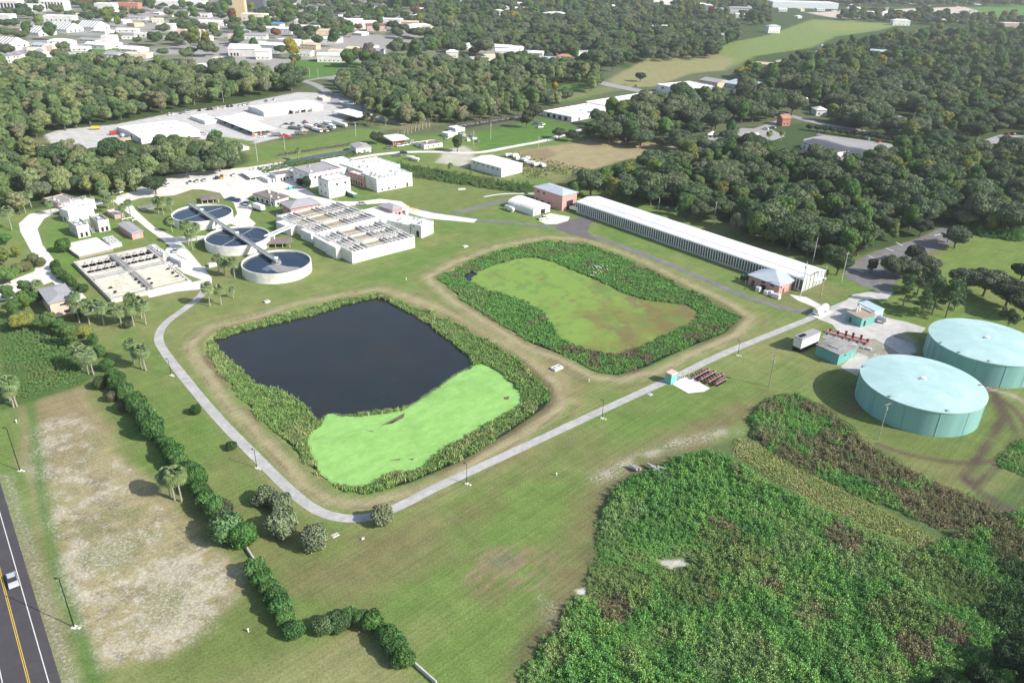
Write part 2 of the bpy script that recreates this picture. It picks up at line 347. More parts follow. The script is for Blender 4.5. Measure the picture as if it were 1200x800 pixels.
# straw-coloured blades mixed in at the small scale
st=MR(NZ(3.5,4,.8).outputs[0],.55,.75,0,.38); mx=n.nodes.new('ShaderNodeMix'); mx.data_type='RGBA'
mx2=n.nodes.new('ShaderNodeVectorMath'); mx2.operation='MULTIPLY'; n.links.new(sc.outputs[0],mx2.inputs[0]); mx2.inputs[1].default_value=(1.55,1.25,1.35)
n.links.new(st.outputs[0],mx.inputs[0]); n.links.new(sc.outputs[0],mx.inputs[6]); n.links.new(mx2.outputs[0],mx.inputs[7]); sp=MR(NZ(1.5,8,.85).outputs[0],.50,.60,0,1); spm=MUL(sp.outputs[0],at.outputs['Alpha']); m5=n.nodes.new('ShaderNodeMix'); m5.data_type='RGBA'; n.links.new(spm.outputs[0],m5.inputs[0]); n.links.new(mx.outputs[2],m5.inputs[6]); m5.inputs[7].default_value=(.56,.53,.47,1)
n.links.new(m5.outputs[2],b.inputs['Base Color'])
bp=n.nodes.new('ShaderNodeBump'); bp.inputs['Strength'].default_value=.5; bp.inputs['Distance'].default_value=.25; n.links.new(NZ(1.7,6,.8).outputs[0],bp.inputs['Height']); n.links.new(bp.outputs[0],b.inputs['Normal'])
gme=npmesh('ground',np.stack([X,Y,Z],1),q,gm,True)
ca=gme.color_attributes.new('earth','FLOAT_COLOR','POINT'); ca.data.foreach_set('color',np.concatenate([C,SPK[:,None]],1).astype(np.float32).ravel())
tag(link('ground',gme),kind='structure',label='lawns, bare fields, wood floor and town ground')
def zsheet(name,px,m,z,kind='structure',label=None,zp=None,smoothn=0):
    o=MB().poly(GP(px,z if zp is None else zp),z).obj(name,m); return tag(o,label=label,kind=kind)
# ---- roads and paths
def strip_pts(pts,wd):
    p=[Vector((a,b)) for a,b in pts]
    for _ in range(2):
        q_=[p[0]]
        for i in range(len(p)-1): q_+= [p[i]*.75+p[i+1]*.25,p[i]*.25+p[i+1]*.75]
        q_.append(p[-1]); p=q_
    L=[];Rr=[]
    for i,a in enumerate(p):
        d=(p[min(i+1,len(p)-1)]-p[max(i-1,0)]).normalized(); nn=Vector((-d.y,d.x)); wv=wd/2+random.uniform(-.06,.06)*wd*.3
        L.append(a+nn*wv); Rr.append(a-nn*wv)
    return L,Rr
def strip(name,px,wd,m,z,label=None,world=False):
    L,Rr=strip_pts(px if world else GP(px),wd); k=len(L)
    mb=MB(); mb.add([(a.x,a.y,z) for a in L]+[(a.x,a.y,z) for a in Rr],[(i,k+i,k+i+1,i+1) for i in range(k-1)])
    return tag(mb.obj(name,m),label=label,kind='structure')
PATHM=mat('path_surface',(.36,.35,.34),.9,.16,.5,bump=.05,col2=(.44,.425,.41))
PALE=mat('pale_concrete',(.66,.63,.58),.9,.12,.22,col2=(.57,.54,.50))
ASPH=mat('asphalt',(.155,.15,.15),.9,.2,.3,col2=(.19,.185,.18)); HWY=mat('highway_asphalt',(.062,.056,.062),.85,.12,.5,col2=(.07,.064,.07))
YEL=mat('yellow_marking',(.62,.42,.06),.7,.1,2); WMK=mat('white_marking',(.62,.62,.60),.7,.15,2)
ZR=.03
strip('loop_path',[(1012,347),(985,357),(955,371),(900,393),(845,415),(795,440),(700,483),(600,530),(510,571),(465,595),(435,606),(405,608),(375,601),(345,580),(300,535),(258,493),(222,450),(192,412),(184,396),(192,379),(215,363),(236,347),(243,333),(236,312)],2.8,PATHM,ZR,'narrow grey path looping round both ponds')
strip('service_road',[(490,246),(540,256),(600,261),(650,266),(700,278),(760,300),(820,325),(880,350),(925,363),(960,368)],3.6,ASPH,ZR+.01,'grey service road between long shed and pond')
strip('service_road',[(530,250),(560,243),(590,234),(626,231)],4.0,ASPH,ZR+.014)
strip('white_kerb_path',[(567,231),(590,227),(630,227)],1.4,WROOF,ZR+.1)
tag(MB().poly(GP([(655,262),(690,252),(700,245),(708,252),(692,262),(688,272),(700,282),(670,275),(650,268)]),ZR+.018).obj('apron',mat('dark_asphalt',(.13,.115,.12),.9,.15,.3)),kind='structure')
zsheet('apron',[(630,255),(645,250),(668,254),(664,262),(640,263),(632,259)],PALE,ZR+.006)
zsheet('left_drive',[(158,232),(140,236),(105,241),(72,246),(52,256),(44,268),(50,287),(64,305),(78,322),(96,343),(112,361),(104,369),(88,372),(78,352),(62,330),(44,336),(20,350),(0,352),(0,334),(22,325),(40,318),(44,308),(34,290),(24,272),(22,262),(34,251),(60,245),(105,237),(130,232),(145,229)],PALE,ZR+.008)
zsheet('plant_yard',[(130,232),(150,226),(168,218),(195,206),(240,200),(290,196),(330,190),(350,200),(345,214),(320,222),(300,226),(290,232),(296,244),(292,255),(300,262),(290,270),(270,262),(278,250),(274,238),(262,232),(258,226),(236,222),(225,222),(205,229),(165,232),(152,236),(160,247),(182,267),(205,278),(240,276),(245,280),(212,284),(222,300),(236,312),(248,325),(249,340),(240,336),(234,322),(215,303),(195,285),(175,270),(150,250),(138,240)],PALE,ZR+.012)
zsheet('plant_yard',[(320,222),(345,214),(360,222),(372,230),(395,236),(420,236),(445,233),(470,236),(482,244),(510,250),(560,257),(555,261),(500,256),(470,247),(450,238),(425,240),(390,243),(360,236),(338,231),(300,228)],PALE,ZR+.016)
zsheet('plant_yard',[(172,345),(215,333),(240,327),(247,333),(243,338),(205,342),(175,349)],PALE,ZR+.02)
zsheet('plant_yard',[(196,290),(212,284),(224,297),(245,322),(242,330),(215,320),(205,312),(190,298)],PALE,ZR+.024)
strip('farm_track',[(330,210),(380,196),(420,184),(470,178),(520,178),(560,180),(600,172),(640,165),(660,158),(690,150)],5,PALE,ZR+.004,'pale track past the sheds')
strip('yard_road',[(350,94),(368,98),(385,108),(392,120),(410,132),(440,138),(470,146)],8,mat('grey_road',(.30,.29,.285),.9,.15,.1),ZR,'grey road into the depot yard')
strip('yard_road',[(350,96),(400,88),(440,80),(490,74)],5,MATS['grey_road'],ZR+.004)
strip('town_road',[(700,96),(730,103),(770,110),(800,112),(860,108)],16,MATS['grey_road'],ZR,'wide grey road by the long white building')
strip('town_road',[(860,118),(920,134),(960,145),(1010,153),(1060,166)],9,MATS['grey_road'],ZR+.004)
strip('town_road',[(780,175),(830,165),(880,155),(915,142)],7,CONCD,ZR+.008)
zsheet('parking_lot',[(942,163),(965,158),(1040,168),(1062,174),(1030,182),(985,195),(960,186),(940,176)],MATS['grey_road'],ZR+.02)
zsheet('parking_lot',[(840,158),(870,150),(905,152),(920,160),(890,170),(860,170)],MATS['grey_road'],ZR+.012)
zsheet('parking_lot',[(1150,165),(1172,158),(1230,160),(1230,170),(1175,172),(1155,175)],MATS['grey_road'],ZR+.012)
zsheet('parking_lot',[(990,318),(1012,300),(1040,290),(1075,280),(1105,266),(1125,270),(1112,288),(1085,296),(1060,318),(1045,335),(1048,343),(1010,335),(990,325)],ASPH,ZR+.006,label='shaded asphalt parking lot under the oaks')
for i,(a,b_) in enumerate([((1004,316),(1012,319)),((1018,300),(1027,304)),((1050,284),(1058,288)),((1038,291),(1047,294)),((1095,276),(1104,274))]):
    strip('road_marking',[a,b_],.6,WMK,ZR+.02)
zsheet('tank_apron',[(955,372),(985,357),(1000,345),(1030,340),(1046,343),(1040,350),(1005,352),(1018,362),(1030,370),(1062,377),(1085,384),(1080,390),(1062,388),(1045,394),(1070,403),(1075,412),(1060,418),(1040,405),(1025,397),(1008,398),(985,392),(975,380)],CONC,ZR+.016)
zsheet('tank_apron',[(990,425),(1005,413),(1018,418),(1012,428),(1004,440),(985,430)],CONC,ZR+.02)
zsheet('pump_pad',[(787.8,450.2),(806.5,460.7),(825,459),(832,454.8),(824,450.2),(809,441),(797,443.2)],PALE,ZR+.10,label='cream concrete pad beside the small teal pump house')
zsheet('greenhouse_path',[(925,345),(945,348),(962,357),(972,362),(965,364),(950,358),(935,352)],PALE,ZR+.003)
# highway
HP=lambda a,b_: G(a,b_)
ha=Vector(HP(11,600)); hb=Vector(HP(72,800)); hd=(hb-ha).normalized(); hn=Vector((hd.y,-hd.x))
if hn.dot(Vector((1,0)))<0: hn=-hn
def hoff(o,l0,l1,w_): 
    c0=ha+hd*l0+hn*o; c1=ha+hd*l1+hn*o; v=hn*w_/2
    return [tuple(c0-v),tuple(c1-v),tuple(c1+v),tuple(c0+v)]
tag(MB().poly(hoff(-8,-300,300,16),ZR).obj('highway',HWY),label='dark two-way road with yellow centre line',kind='structure')
wo=(Vector(HP(43,750))-ha).dot(hn); yo=(Vector(HP(21,750))-ha).dot(hn); w2=(Vector(HP(3,800))-ha).dot(hn)
for o_ in (wo,w2): tag(MB().poly(hoff(o_,-300,300,.17),ZR+.012).obj('road_marking',WMK),kind='structure')
for s_ in (-.14,.14): tag(MB().poly(hoff(yo+s_,-300,300,.13),ZR+.012).obj('road_marking',YEL),kind='structure')
# ---- water and duckweed
def watermat(name,col,rough,bs=.05,sc_=.5,col2=None):
    m=mat(name,col,rough,.15,.08,spec=.28,bump=bs,col2=col2); return m
WAT=watermat('dark_pond_water',(.018,.024,.026),.10,.035,.9,col2=(.026,.024,.023))
BLUE=watermat('blue_basin_water',(.010,.022,.045),.09,.03,.9,col2=(.014,.026,.05))
CWAT=watermat('canal_water_surface',(.03,.04,.05),.15)
WEED=mat('duckweed',(.28,.47,.14),.9,.10,.35,col2=(.255,.43,.125)); WEED2=mat('olive_duckweed',(.20,.29,.085),.9,.14,.10,col2=(.19,.215,.065)); WEED3=mat('brown_duckweed',(.24,.20,.075),.9,.2,.2,col2=(.18,.22,.06))
for nm,pd,z in (('pond_water',POND1,-.8),('pond_water',POND2,-.8),('canal_water',CANAL,-.7),('canal_water',CANAL2,-.8)):
    tag(MB().poly(pd,z).obj(nm,CWAT if 'canal' in nm else WAT),kind='structure')
WZ=-.8
DW1=[(383,484),(407,488),(437,486),(470,481),(500,464),(532,441),(549,432),(556,428),(566,425),(590,438),(600,448),(612,460),(612,474),(600,482),(575,496),(555,508),(530,522),(512,534),(500,546),(490,553),(470,554),(455,556),(440,568),(425,574),(395,570),(378,558),(366,540),(360,520),(364,505),(374,500)]
DW2=[(552,330),(561,318),(585,308),(613,302),(630,302),(650,307),(673,317),(703,329),(730,343),(755,351),(780,354),(808,358),(820,366),(814,378),(792,388),(772,397),(750,408),(722,416),(700,413),(672,405),(655,397),(647,381),(634,365),(614,353),(586,344),(570,340)]
vm=bpy.data.materials.new('floating_weed_cover'); vm.use_nodes=True; n=vm.node_tree; b=n.nodes['Principled BSDF']; b.inputs['Roughness'].default_value=.85; b.inputs['Specular IOR Level'].default_value=.15
at=n.nodes.new('ShaderNodeVertexColor'); at.layer_name='cover'; tc=n.nodes.new('ShaderNodeTexCoord'); k=MR(NZ(3.0,6,.8).outputs[0],.3,.7,.82,1.15); sc=n.nodes.new('ShaderNodeVectorMath'); sc.operation='SCALE'
n.links.new(at.outputs[0],sc.inputs[0]); n.links.new(k.outputs[0],sc.inputs['Scale']); n.links.new(sc.outputs[0],b.inputs['Base Color'])
def cover(name,label,px,z,res,colf,wobm=.5):
    """thin floating sheet cut to a ragged outline, coloured cell by cell"""
    poly=GP(px,z); xs=[p[0] for p in poly]; ys2=[p[1] for p in poly]; gx=np.arange(min(xs)-1,max(xs)+1,res); gy=np.arange(min(ys2)-1,max(ys2)+1,res)
    GX,GY=np.meshgrid(gx,gy); sh=GX.shape; X_,Y_=GX.ravel(),GY.ravel(); d=sdf(X_,Y_,poly)+(fbm(X_,Y_,2.5,61,3)-.5)*wobm*4
    V=np.stack([X_,Y_,np.full(X_.shape,z)],1); idx=np.arange(len(X_)).reshape(sh); Fq=np.stack([idx[:-1,:-1],idx[:-1,1:],idx[1:,1:],idx[1:,:-1]],-1).reshape(-1,4)
    keep=(d[Fq].mean(1)<0); Fq=Fq[keep]; used=np.unique(Fq); mp=-np.ones(len(V),int); mp[used]=np.arange(len(used)); me=npmesh(name,V[used],mp[Fq],vm)
    c=colf(X_[used],Y_[used],d[used]); ca=me.color_attributes.new('cover','FLOAT_COLOR','POINT'); ca.data.foreach_set('color',np.concatenate([c,np.ones((len(c),1))],1).astype(np.float32).ravel())
    return tag(link(name,me),label=label,kind='stuff')
def L3(a,b_,t): return np.array(a)*(1-t[:,None])+np.array(b_)*t[:,None]
def c1(x,y,d):
    st=fbm((x+y)*.35,(x-y)*1.4,3,88,3); c=L3((.225,.42,.115),(.255,.455,.135),sm(.3,.7,st)); c=c*(.9+.2*fbm(x,y,1.2,3,2)[:,None]); c=c*(1-.10*sm(.55,.7,fbm(x,y,8,44))[:,None])
    e=sm(-.9,0,d)*.55*sm(.3,.6,fbm(x,y,1.5,9,2)); return L3((0,0,0),(0,0,0),e)+c*(1-e[:,None])+np.array((.10,.13,.06))*e[:,None]
def c2(x,y,d):
    n_=fbm(x,y,9,21); t=np.clip((x-2)/55+(n_-.5)*1.5+(240-y)/140,0,1); c=L3((.18,.275,.06),(.17,.175,.05),sm(.1,.8,t)); r=sm(.50,.66,fbm(x,y,6,27)*.6+fbm(x,y,1.5,28,2)*.25+sm(15,60,x)*.17); c=c*(1-.6*r[:,None])+np.array((.155,.105,.06))*.6*r[:,None]
    g=sm(.56,.63,fbm(x,y,3.5,29))*.5; return c*(1-g[:,None])+np.array((.10,.19,.055))*g[:,None]
cover('duckweed_mat','bright green duckweed sheet floating on the dark pond',DW1,WZ+.02,.4,c1,.35)
cover('duckweed_mat','olive and brown weed covering most of the second pond',DW2,WZ+.02,.5,c2,.7)
cover('floating_weed_rim','thin darker weed scum trailing along the duckweed edge',[(375,488),(390,483),(410,486),(437,484),(470,479),(500,462),(532,439),(553,427),(556,429),(533,443),(502,466),(470,484),(437,489),(400,491)],WZ+.012,.3,lambda x,y,d:np.tile(np.array((.09,.12,.06)),(len(x),1)),.5)
def wob(pts,a=1.2,k=4):
    out=[]
    for i in range(len(pts)):
        p=Vector(pts[i]); q_=Vector(pts[(i+1)%len(pts)])
        for j in range(k): out.append(tuple(p.lerp(q_,j/k)+Vector((random.uniform(-a,a),random.uniform(-a,a)))))
    return out
DEB=mat('floating_debris',(.13,.12,.07),.9,.3,1)
for c_ in ([(445,499),(462,490),(475,483),(473,487),(460,495)],[(453,497),(468,490),(474,486),(473,489),(460,496)],[(425,503),(438,505),(437,506)],[(455,539),(470,537),(468,539)],[(590,465),(597,464),(596,468),(591,468)],[(478,538),(485,536),(484,539)]):
    tag(MB().poly(GP(c_,WZ+.03),WZ+.03).obj('floating_debris',DEB),kind='stuff',label='dark scum on duckweed')
# ================= VEGETATION =================
def icos(sub):
    t=(1+5**.5)/2; v=[(-1,t,0),(1,t,0),(-1,-t,0),(1,-t,0),(0,-1,t),(0,1,t),(0,-1,-t),(0,1,-t),(t,0,-1),(t,0,1),(-t,0,-1),(-t,0,1)]
    v=[Vector(a).normalized() for a in v]
    f=[(0,11,5),(0,5,1),(0,1,7),(0,7,10),(0,10,11),(1,5,9),(5,11,4),(11,10,2),(10,7,6),(7,1,8),(3,9,4),(3,4,2),(3,2,6),(3,6,8),(3,8,9),(4,9,5),(2,4,11),(6,2,10),(8,6,7),(9,8,1)]
    for _ in range(sub):
        m={}; nf=[]
        def mid(a,b_):
            k=(min(a,b_),max(a,b_))
            if k not in m: v.append((v[a]+v[b_]).normalized()); m[k]=len(v)-1
            return m[k]
        for a,b_,c in f:
            x,y_,z=mid(a,b_),mid(b_,c),mid(c,a); nf+=[(a,x,z),(b_,y_,x),(c,z,y_),(x,y_,z)]
        f=nf
    return np.array([tuple(a) for a in v]),np.array(f)
IV,IF=icos(1)
def leafmesh(name,lobes,nleaf,ls,m,seed,core=.8,up=.25,jit=.55,leaf_ar=.6,droop=0):
    """crown: lobes=[(x,y,z,rx,ry,rz)], every lobe gets leaf faces over its outside, plus a ragged inner body"""
    r=np.random.default_rng(seed); L=np.array(lobes,float)
    vol=(L[:,3]*L[:,4]+L[:,3]*L[:,5]+L[:,4]*L[:,5]); pr=vol/vol.sum()
    V=[];Fq=[];val=[]
    cnt=0; need=nleaf; tries=0; cen=[];nor=[]
    while need>0 and tries<12:
        k=r.choice(len(L),size=need*2,p=pr); d=r.normal(size=(need*2,3)); d[:,2]+=up; d/=np.linalg.norm(d,axis=1)[:,None]
        rad=r.uniform(.84,1.1,(need*2,1)); p=L[k,:3]+d*L[k,3:]*rad
        ok=np.ones(len(p),bool)
        for j in range(len(L)):
            q_=(p-L[j,:3])/L[j,3:]; ok&=((q_**2).sum(1)>.62)
        p=p[ok][:need]; d2=d[ok][:need]/L[k[ok][:need],3:]; d2/=np.linalg.norm(d2,axis=1)[:,None]
        cen.append(p); nor.append(d2); need-=len(p); tries+=1
    cen=np.concatenate(cen); nor=np.concatenate(nor); N=len(cen)
    nor=nor+r.normal(scale=jit,size=(N,3)); nor/=np.linalg.norm(nor,axis=1)[:,None]
    t=r.normal(size=(N,3)); t-=(t*nor).sum(1)[:,None]*nor; t/=np.linalg.norm(t,axis=1)[:,None]; bt=np.cross(nor,t)
    s_=ls*r.uniform(.55,1.35,(N,1))
    q0=cen-t*s_; q1=cen-bt*s_*leaf_ar; q2=cen+t*s_; q3=cen+bt*s_*leaf_ar
    bend=nor*s_*.25; V=np.stack([q0-bend,q1,q2-bend,q3],1).reshape(-1,3); Fq=np.arange(4*N).reshape(N,4)
    clump=np.repeat(np.clip(.5+ (np.sin(cen[:,0]*1.7+seed)*np.sin(cen[:,1]*1.5)*np.sin(cen[:,2]*1.9+1))*.45+r.normal(scale=.18,size=N),0,1),4)
    cv=[];cf=[];o=0
    for j in range(len(L)):
        nz=1+.16*np.sin(IV[:,0]*7+j)*np.cos(IV[:,1]*6+j*2)
        cv.append(L[j,:3]+IV*L[j,3:]*core*nz[:,None]); cf.append(IF+o); o+=len(IV)
    cv=np.concatenate(cv); cf=np.concatenate(cf)
    nV=len(V); V=np.concatenate([V,cv]); me=bpy.data.meshes.new(name)
    me.vertices.add(len(V)); me.vertices.foreach_set('co',V.astype(np.float32).ravel())
    li=np.concatenate([Fq.ravel(),(cf+nV).ravel()]).astype(np.int32); me.loops.add(len(li)); me.loops.foreach_set('vertex_index',li)
    st=np.concatenate([np.arange(N)*4,N*4+np.arange(len(cf))*3]).astype(np.int32); me.polygons.add(len(st)); me.polygons.foreach_set('loop_start',st)
    me.materials.append(m); me.update(calc_edges=True)
    a=me.attributes.new('leafv','FLOAT','POINT'); a.data.foreach_set('value',np.concatenate([clump,np.full(len(cv),.3)]).astype(np.float32))  # inner body toned darker than most leaves, its shade put into the colour
    return me
LEAF=leafmat('leaves',(1,1,1)); REED=leafmat('reed_leaves',(1,1,1),.55)
BARK=mat('bark',(.14,.115,.09),.95,.3,2); PBARK=mat('palm_bark',(.30,.265,.225),.95,.2,3)
def oak_lobes(r,R_,h,flat=.55,n=11):
    L=[(0,0,h*.62,R_*.62,R_*.62,h*.30)]
    for i in range(n):
        a=2*PI*i*.618+r.uniform(-.3,.3); d=R_*r.uniform(.35,.68); s_=R_*r.uniform(.28,.42)
        L.append((d*math.cos(a),d*math.sin(a),h*(.66 if d>R_*.5 else .78)+r.uniform(-.07,.07)*h,s_,s_,s_*flat*1.25))
    return L
def trunkmesh(name,h,r0,limbs,R_,m=BARK,seed=0):
    r=random.Random(seed); mb=MB(); mb.tube([(0,0,-.3),(.05*R_*.3,0,h*.25),(0,.04*R_,h*.55)],[r0*1.2,r0*.85,r0*.55],7)
    for i in range(limbs):
        a=2*PI*i/limbs+r.uniform(-.4,.4); e=R_*r.uniform(.4,.65)
        mb.tube([(0,0,h*.28),(e*.45*math.cos(a),e*.45*math.sin(a),h*.45),(e*math.cos(a),e*math.sin(a),h*.66)],[r0*.5,r0*.33,r0*.14],5)
    return mb.mesh(name,m,True)
CROWN={}; TRUNK={}
r_=random.Random(5)
CROWN['oak']=[leafmesh('oak_crown',oak_lobes(r_,7.0,10.5,.6,16),6500,.33,LEAF,i+1,up=.5) for i in range(4)]
CROWN['tall']=[leafmesh('broadleaf_crown',[(0,0,7.5,3.2,3.2,4.2)]+[(r_.uniform(-2.6,2.6),r_.uniform(-2.6,2.6),r_.uniform(4.5,11.3),r_.uniform(1.4,2.2),r_.uniform(1.4,2.2),r_.uniform(1.2,1.9)) for _ in range(15)],5500,.31,LEAF,i+11,up=.35) for i in range(4)]
CROWN['airy']=[leafmesh('airy_crown',[(r_.uniform(-4.4,4.4),r_.uniform(-4.4,4.4),r_.uniform(4.5,9.8),r_.uniform(1.1,2.0),r_.uniform(1.1,2.0),r_.uniform(.8,1.4)) for _ in range(20)],4500,.28,LEAF,i+21,core=.5,jit=.9) for i in range(2)]
CROWN['bush']=[leafmesh('bush_crown',[(0,0,1.2,1.25,1.25,1.15)]+[(r_.uniform(-.8,.8),r_.uniform(-.8,.8),r_.uniform(.7,1.9),.65,.65,.6) for _ in range(8)],2600,.125,LEAF,i+31,up=.3) for i in range(3)]
TRUNK['oak']=[trunkmesh('oak_trunk',9,.45,5,7,seed=i) for i in range(2)]
TRUNK['tall']=[trunkmesh('broadleaf_trunk',9,.32,4,4,seed=i+4) for i in range(2)]
TRUNK['airy']=[trunkmesh('airy_trunk',8,.26,7,6,seed=9)]
TRUNK['bush']=[trunkmesh('bush_stem',1.6,.09,5,1.4,seed=12)]
# pale bare-ish tree, palm, pine
def palm_crown(seed,n=30,L0=2.0):
    r=np.random.default_rng(seed); V=[];Fq=[];lv=[]
    for i in range(n):
        a=i*2.39996+r.uniform(-.2,.2); el=math.asin(1-1.75*(i+.5)/n)  # from upright to hanging
        d=np.array([math.cos(a)*math.cos(el),math.sin(a)*math.cos(el),math.sin(el)]); s_=np.array([-math.sin(a),math.cos(a),0]); u=np.cross(d,s_)
        L_=L0*r.uniform(.85,1.1); c=d*L_*.45; dead=1 if i>n*.86 else 0
        for k in range(9):   # fan of leaflets
            t=(k-4)/4*1.25; w_=.16*L_; q=d*math.cos(t)+s_*math.sin(t)
            tip=c+q*L_*.62+np.array([0,0,-.28*L_*(1+abs(t)*.4)]) ; m_=c+q*L_*.36
            o=len(V); n_=np.cross(q,u); V+=[c, m_+n_*w_*.5+u*.05, tip, m_-n_*w_*.5+u*.05]; Fq.append((o,o+1,o+2,o+3)); lv+=[(.35+.5*r.random()) if not dead else 1.0]*4
    me=npmesh('palm_crown',np.array(V)+0.0,np.array(Fq),LEAF)
    a_=me.attributes.new('leafv','FLOAT','POINT'); a_.data.foreach_set('value',np.array(lv,dtype=np.float32)[:len(me.vertices)])
    return me
CROWN['palm']=[palm_crown(i+50) for i in range(3)]
TRUNK['palm']=[MB().tube([(0,0,-5.6),(.12,.02,-3.6),(.05,.05,-1.6),(0,0,.1)],[.27,.20,.19,.24],8).mesh('palm_trunk',PBARK,True)]
SKIRT=mat('dead_frond',(.34,.25,.15),.95,.2,3)
def skirt():
    mb=MB()
    for i in range(16):
        a=i*2.4; r0=.25; c,s=math.cos(a),math.sin(a); ln=1.1+.3*math.sin(i*3)
        mb.add([(r0*c,r0*s,-.1),(.75*c-.16*s,.75*s+.16*c,-.55),(.62*c,.62*s,-ln),(.75*c+.16*s,.75*s-.16*c,-.55)],[(0,1,2,3)])
    return mb.mesh('dead_fronds',SKIRT)
SK=skirt()
def pine_crown(seed):
    r=random.Random(seed); L=[]
    for i in range(24):
        z=4+ i*.36; rad=(1-(z-4)/10.5)*4.2; a=i*2.4; d=rad*r.uniform(.45,.9); s_=r.uniform(.8,1.25)
        L.append((d*math.cos(a),d*math.sin(a),z,s_,s_,s_*.55))
    return leafmesh('pine_crown',L,3000,.30,LEAF,seed,core=.35,jit=.9,leaf_ar=.4)
CROWN['pine']=[pine_crown(61),pine_crown(62)]
TRUNK['pine']=[MB().tube([(0,0,-.3),(.1,0,5),(0,0,12)],[.26,.2,.05],7).mesh('pine_trunk',BARK,True)]
def settint(o,c):
    o['tint']=[float(q) for q in c]; o.color=(*[float(q) for q in c],1)
TREENAME={'oak':'oak_tree','tall':'broadleaf_tree','airy':'airy_tree','bush':'bush','palm':'palm_tree','pine':'pine_tree'}
def plant(kind,x,y,s,tint,label,group=None,cat='tree',z=0,rz=None,sz=None,vi=None):
    rz=random.uniform(0,2*PI) if rz is None else rz; sz=s*random.uniform(.9,1.12) if sz is None else sz
    hh=5.6*s*random.uniform(.9,1.1) if kind=='palm' else 0
    t=thing(TREENAME[kind],label,cat,(x,y,z),rz,group)
    t.scale=(s,s,sz) if kind!='palm' else (1,1,1)
    v=random.randrange(len(CROWN[kind])) if vi is None else vi%len(CROWN[kind])
    c=link('crown',CROWN[kind][v],t); settint(c,tint)
    k=link('trunk',random.choice(TRUNK[kind]),t)
    if kind=='palm':
        c.location=k.location=(0,0,hh); c.scale=(s,s,s); k.scale=(1,1,hh/5.6)
        d=link('dead_fronds',SK,t); d.location=(0,0,hh); d.scale=(s,s,s)
    return t
OAKT=[(.078,.122,.050),(.098,.142,.064),(.062,.102,.042),(.12,.162,.080),(.088,.130,.064),(.14,.172,.090)]
BRT=[(.080,.165,.040),(.105,.190,.045),(.066,.135,.038),(.145,.205,.052),(.082,.145,.046),(.18,.205,.045)]
LTT=[(.155,.215,.080),(.18,.235,.095),(.13,.20,.072),(.21,.25,.105),(.11,.175,.066),(.19,.20,.11)]  # lighter greens of the left woods, hazy brightness there put into the tint
def jitc(c,a=.14):
    k=1+random.uniform(-a,a); return (c[0]*k*random.uniform(.93,1.08),c[1]*k,c[2]*k*random.uniform(.9,1.1))
def inside(x,y,poly):
    c=False; n=len(poly)
    for i in range(n):
        a=poly[i];b_=poly[(i+1)%n]
        if (a[1]>y)!=(b_[1]>y) and x<(b_[0]-a[0])*(y-a[1])/(b_[1]-a[1])+a[0]: c=not c
    return c
def poisson(poly,d,mx=6000,keep=1.0,seed=3,holes=()):
    r=random.Random(seed); xs=[p[0] for p in poly];ys_=[p[1] for p in poly]; x0,x1,y0,y1=min(xs),max(xs),min(ys_),max(ys_)
    out=[];g={}; n=int((x1-x0)*(y1-y0)/(d*d)*7); n=min(n,260000)
    for _ in range(n):
        x=r.uniform(x0,x1);y=r.uniform(y0,y1)
        if not inside(x,y,poly) or any(inside(x,y,h) for h in holes): continue
        k=(int(x//d),int(y//d)); ok=True
        for i in (-1,0,1):
            for j in (-1,0,1):
                for q in g.get((k[0]+i,k[1]+j),()):
                    if (q[0]-x)**2+(q[1]-y)**2<d*d: ok=False
        if ok:
            g.setdefault(k,[]).append((x,y))
            if r.random()<keep: out.append((x,y))
            if len(out)>=mx: break
    return out
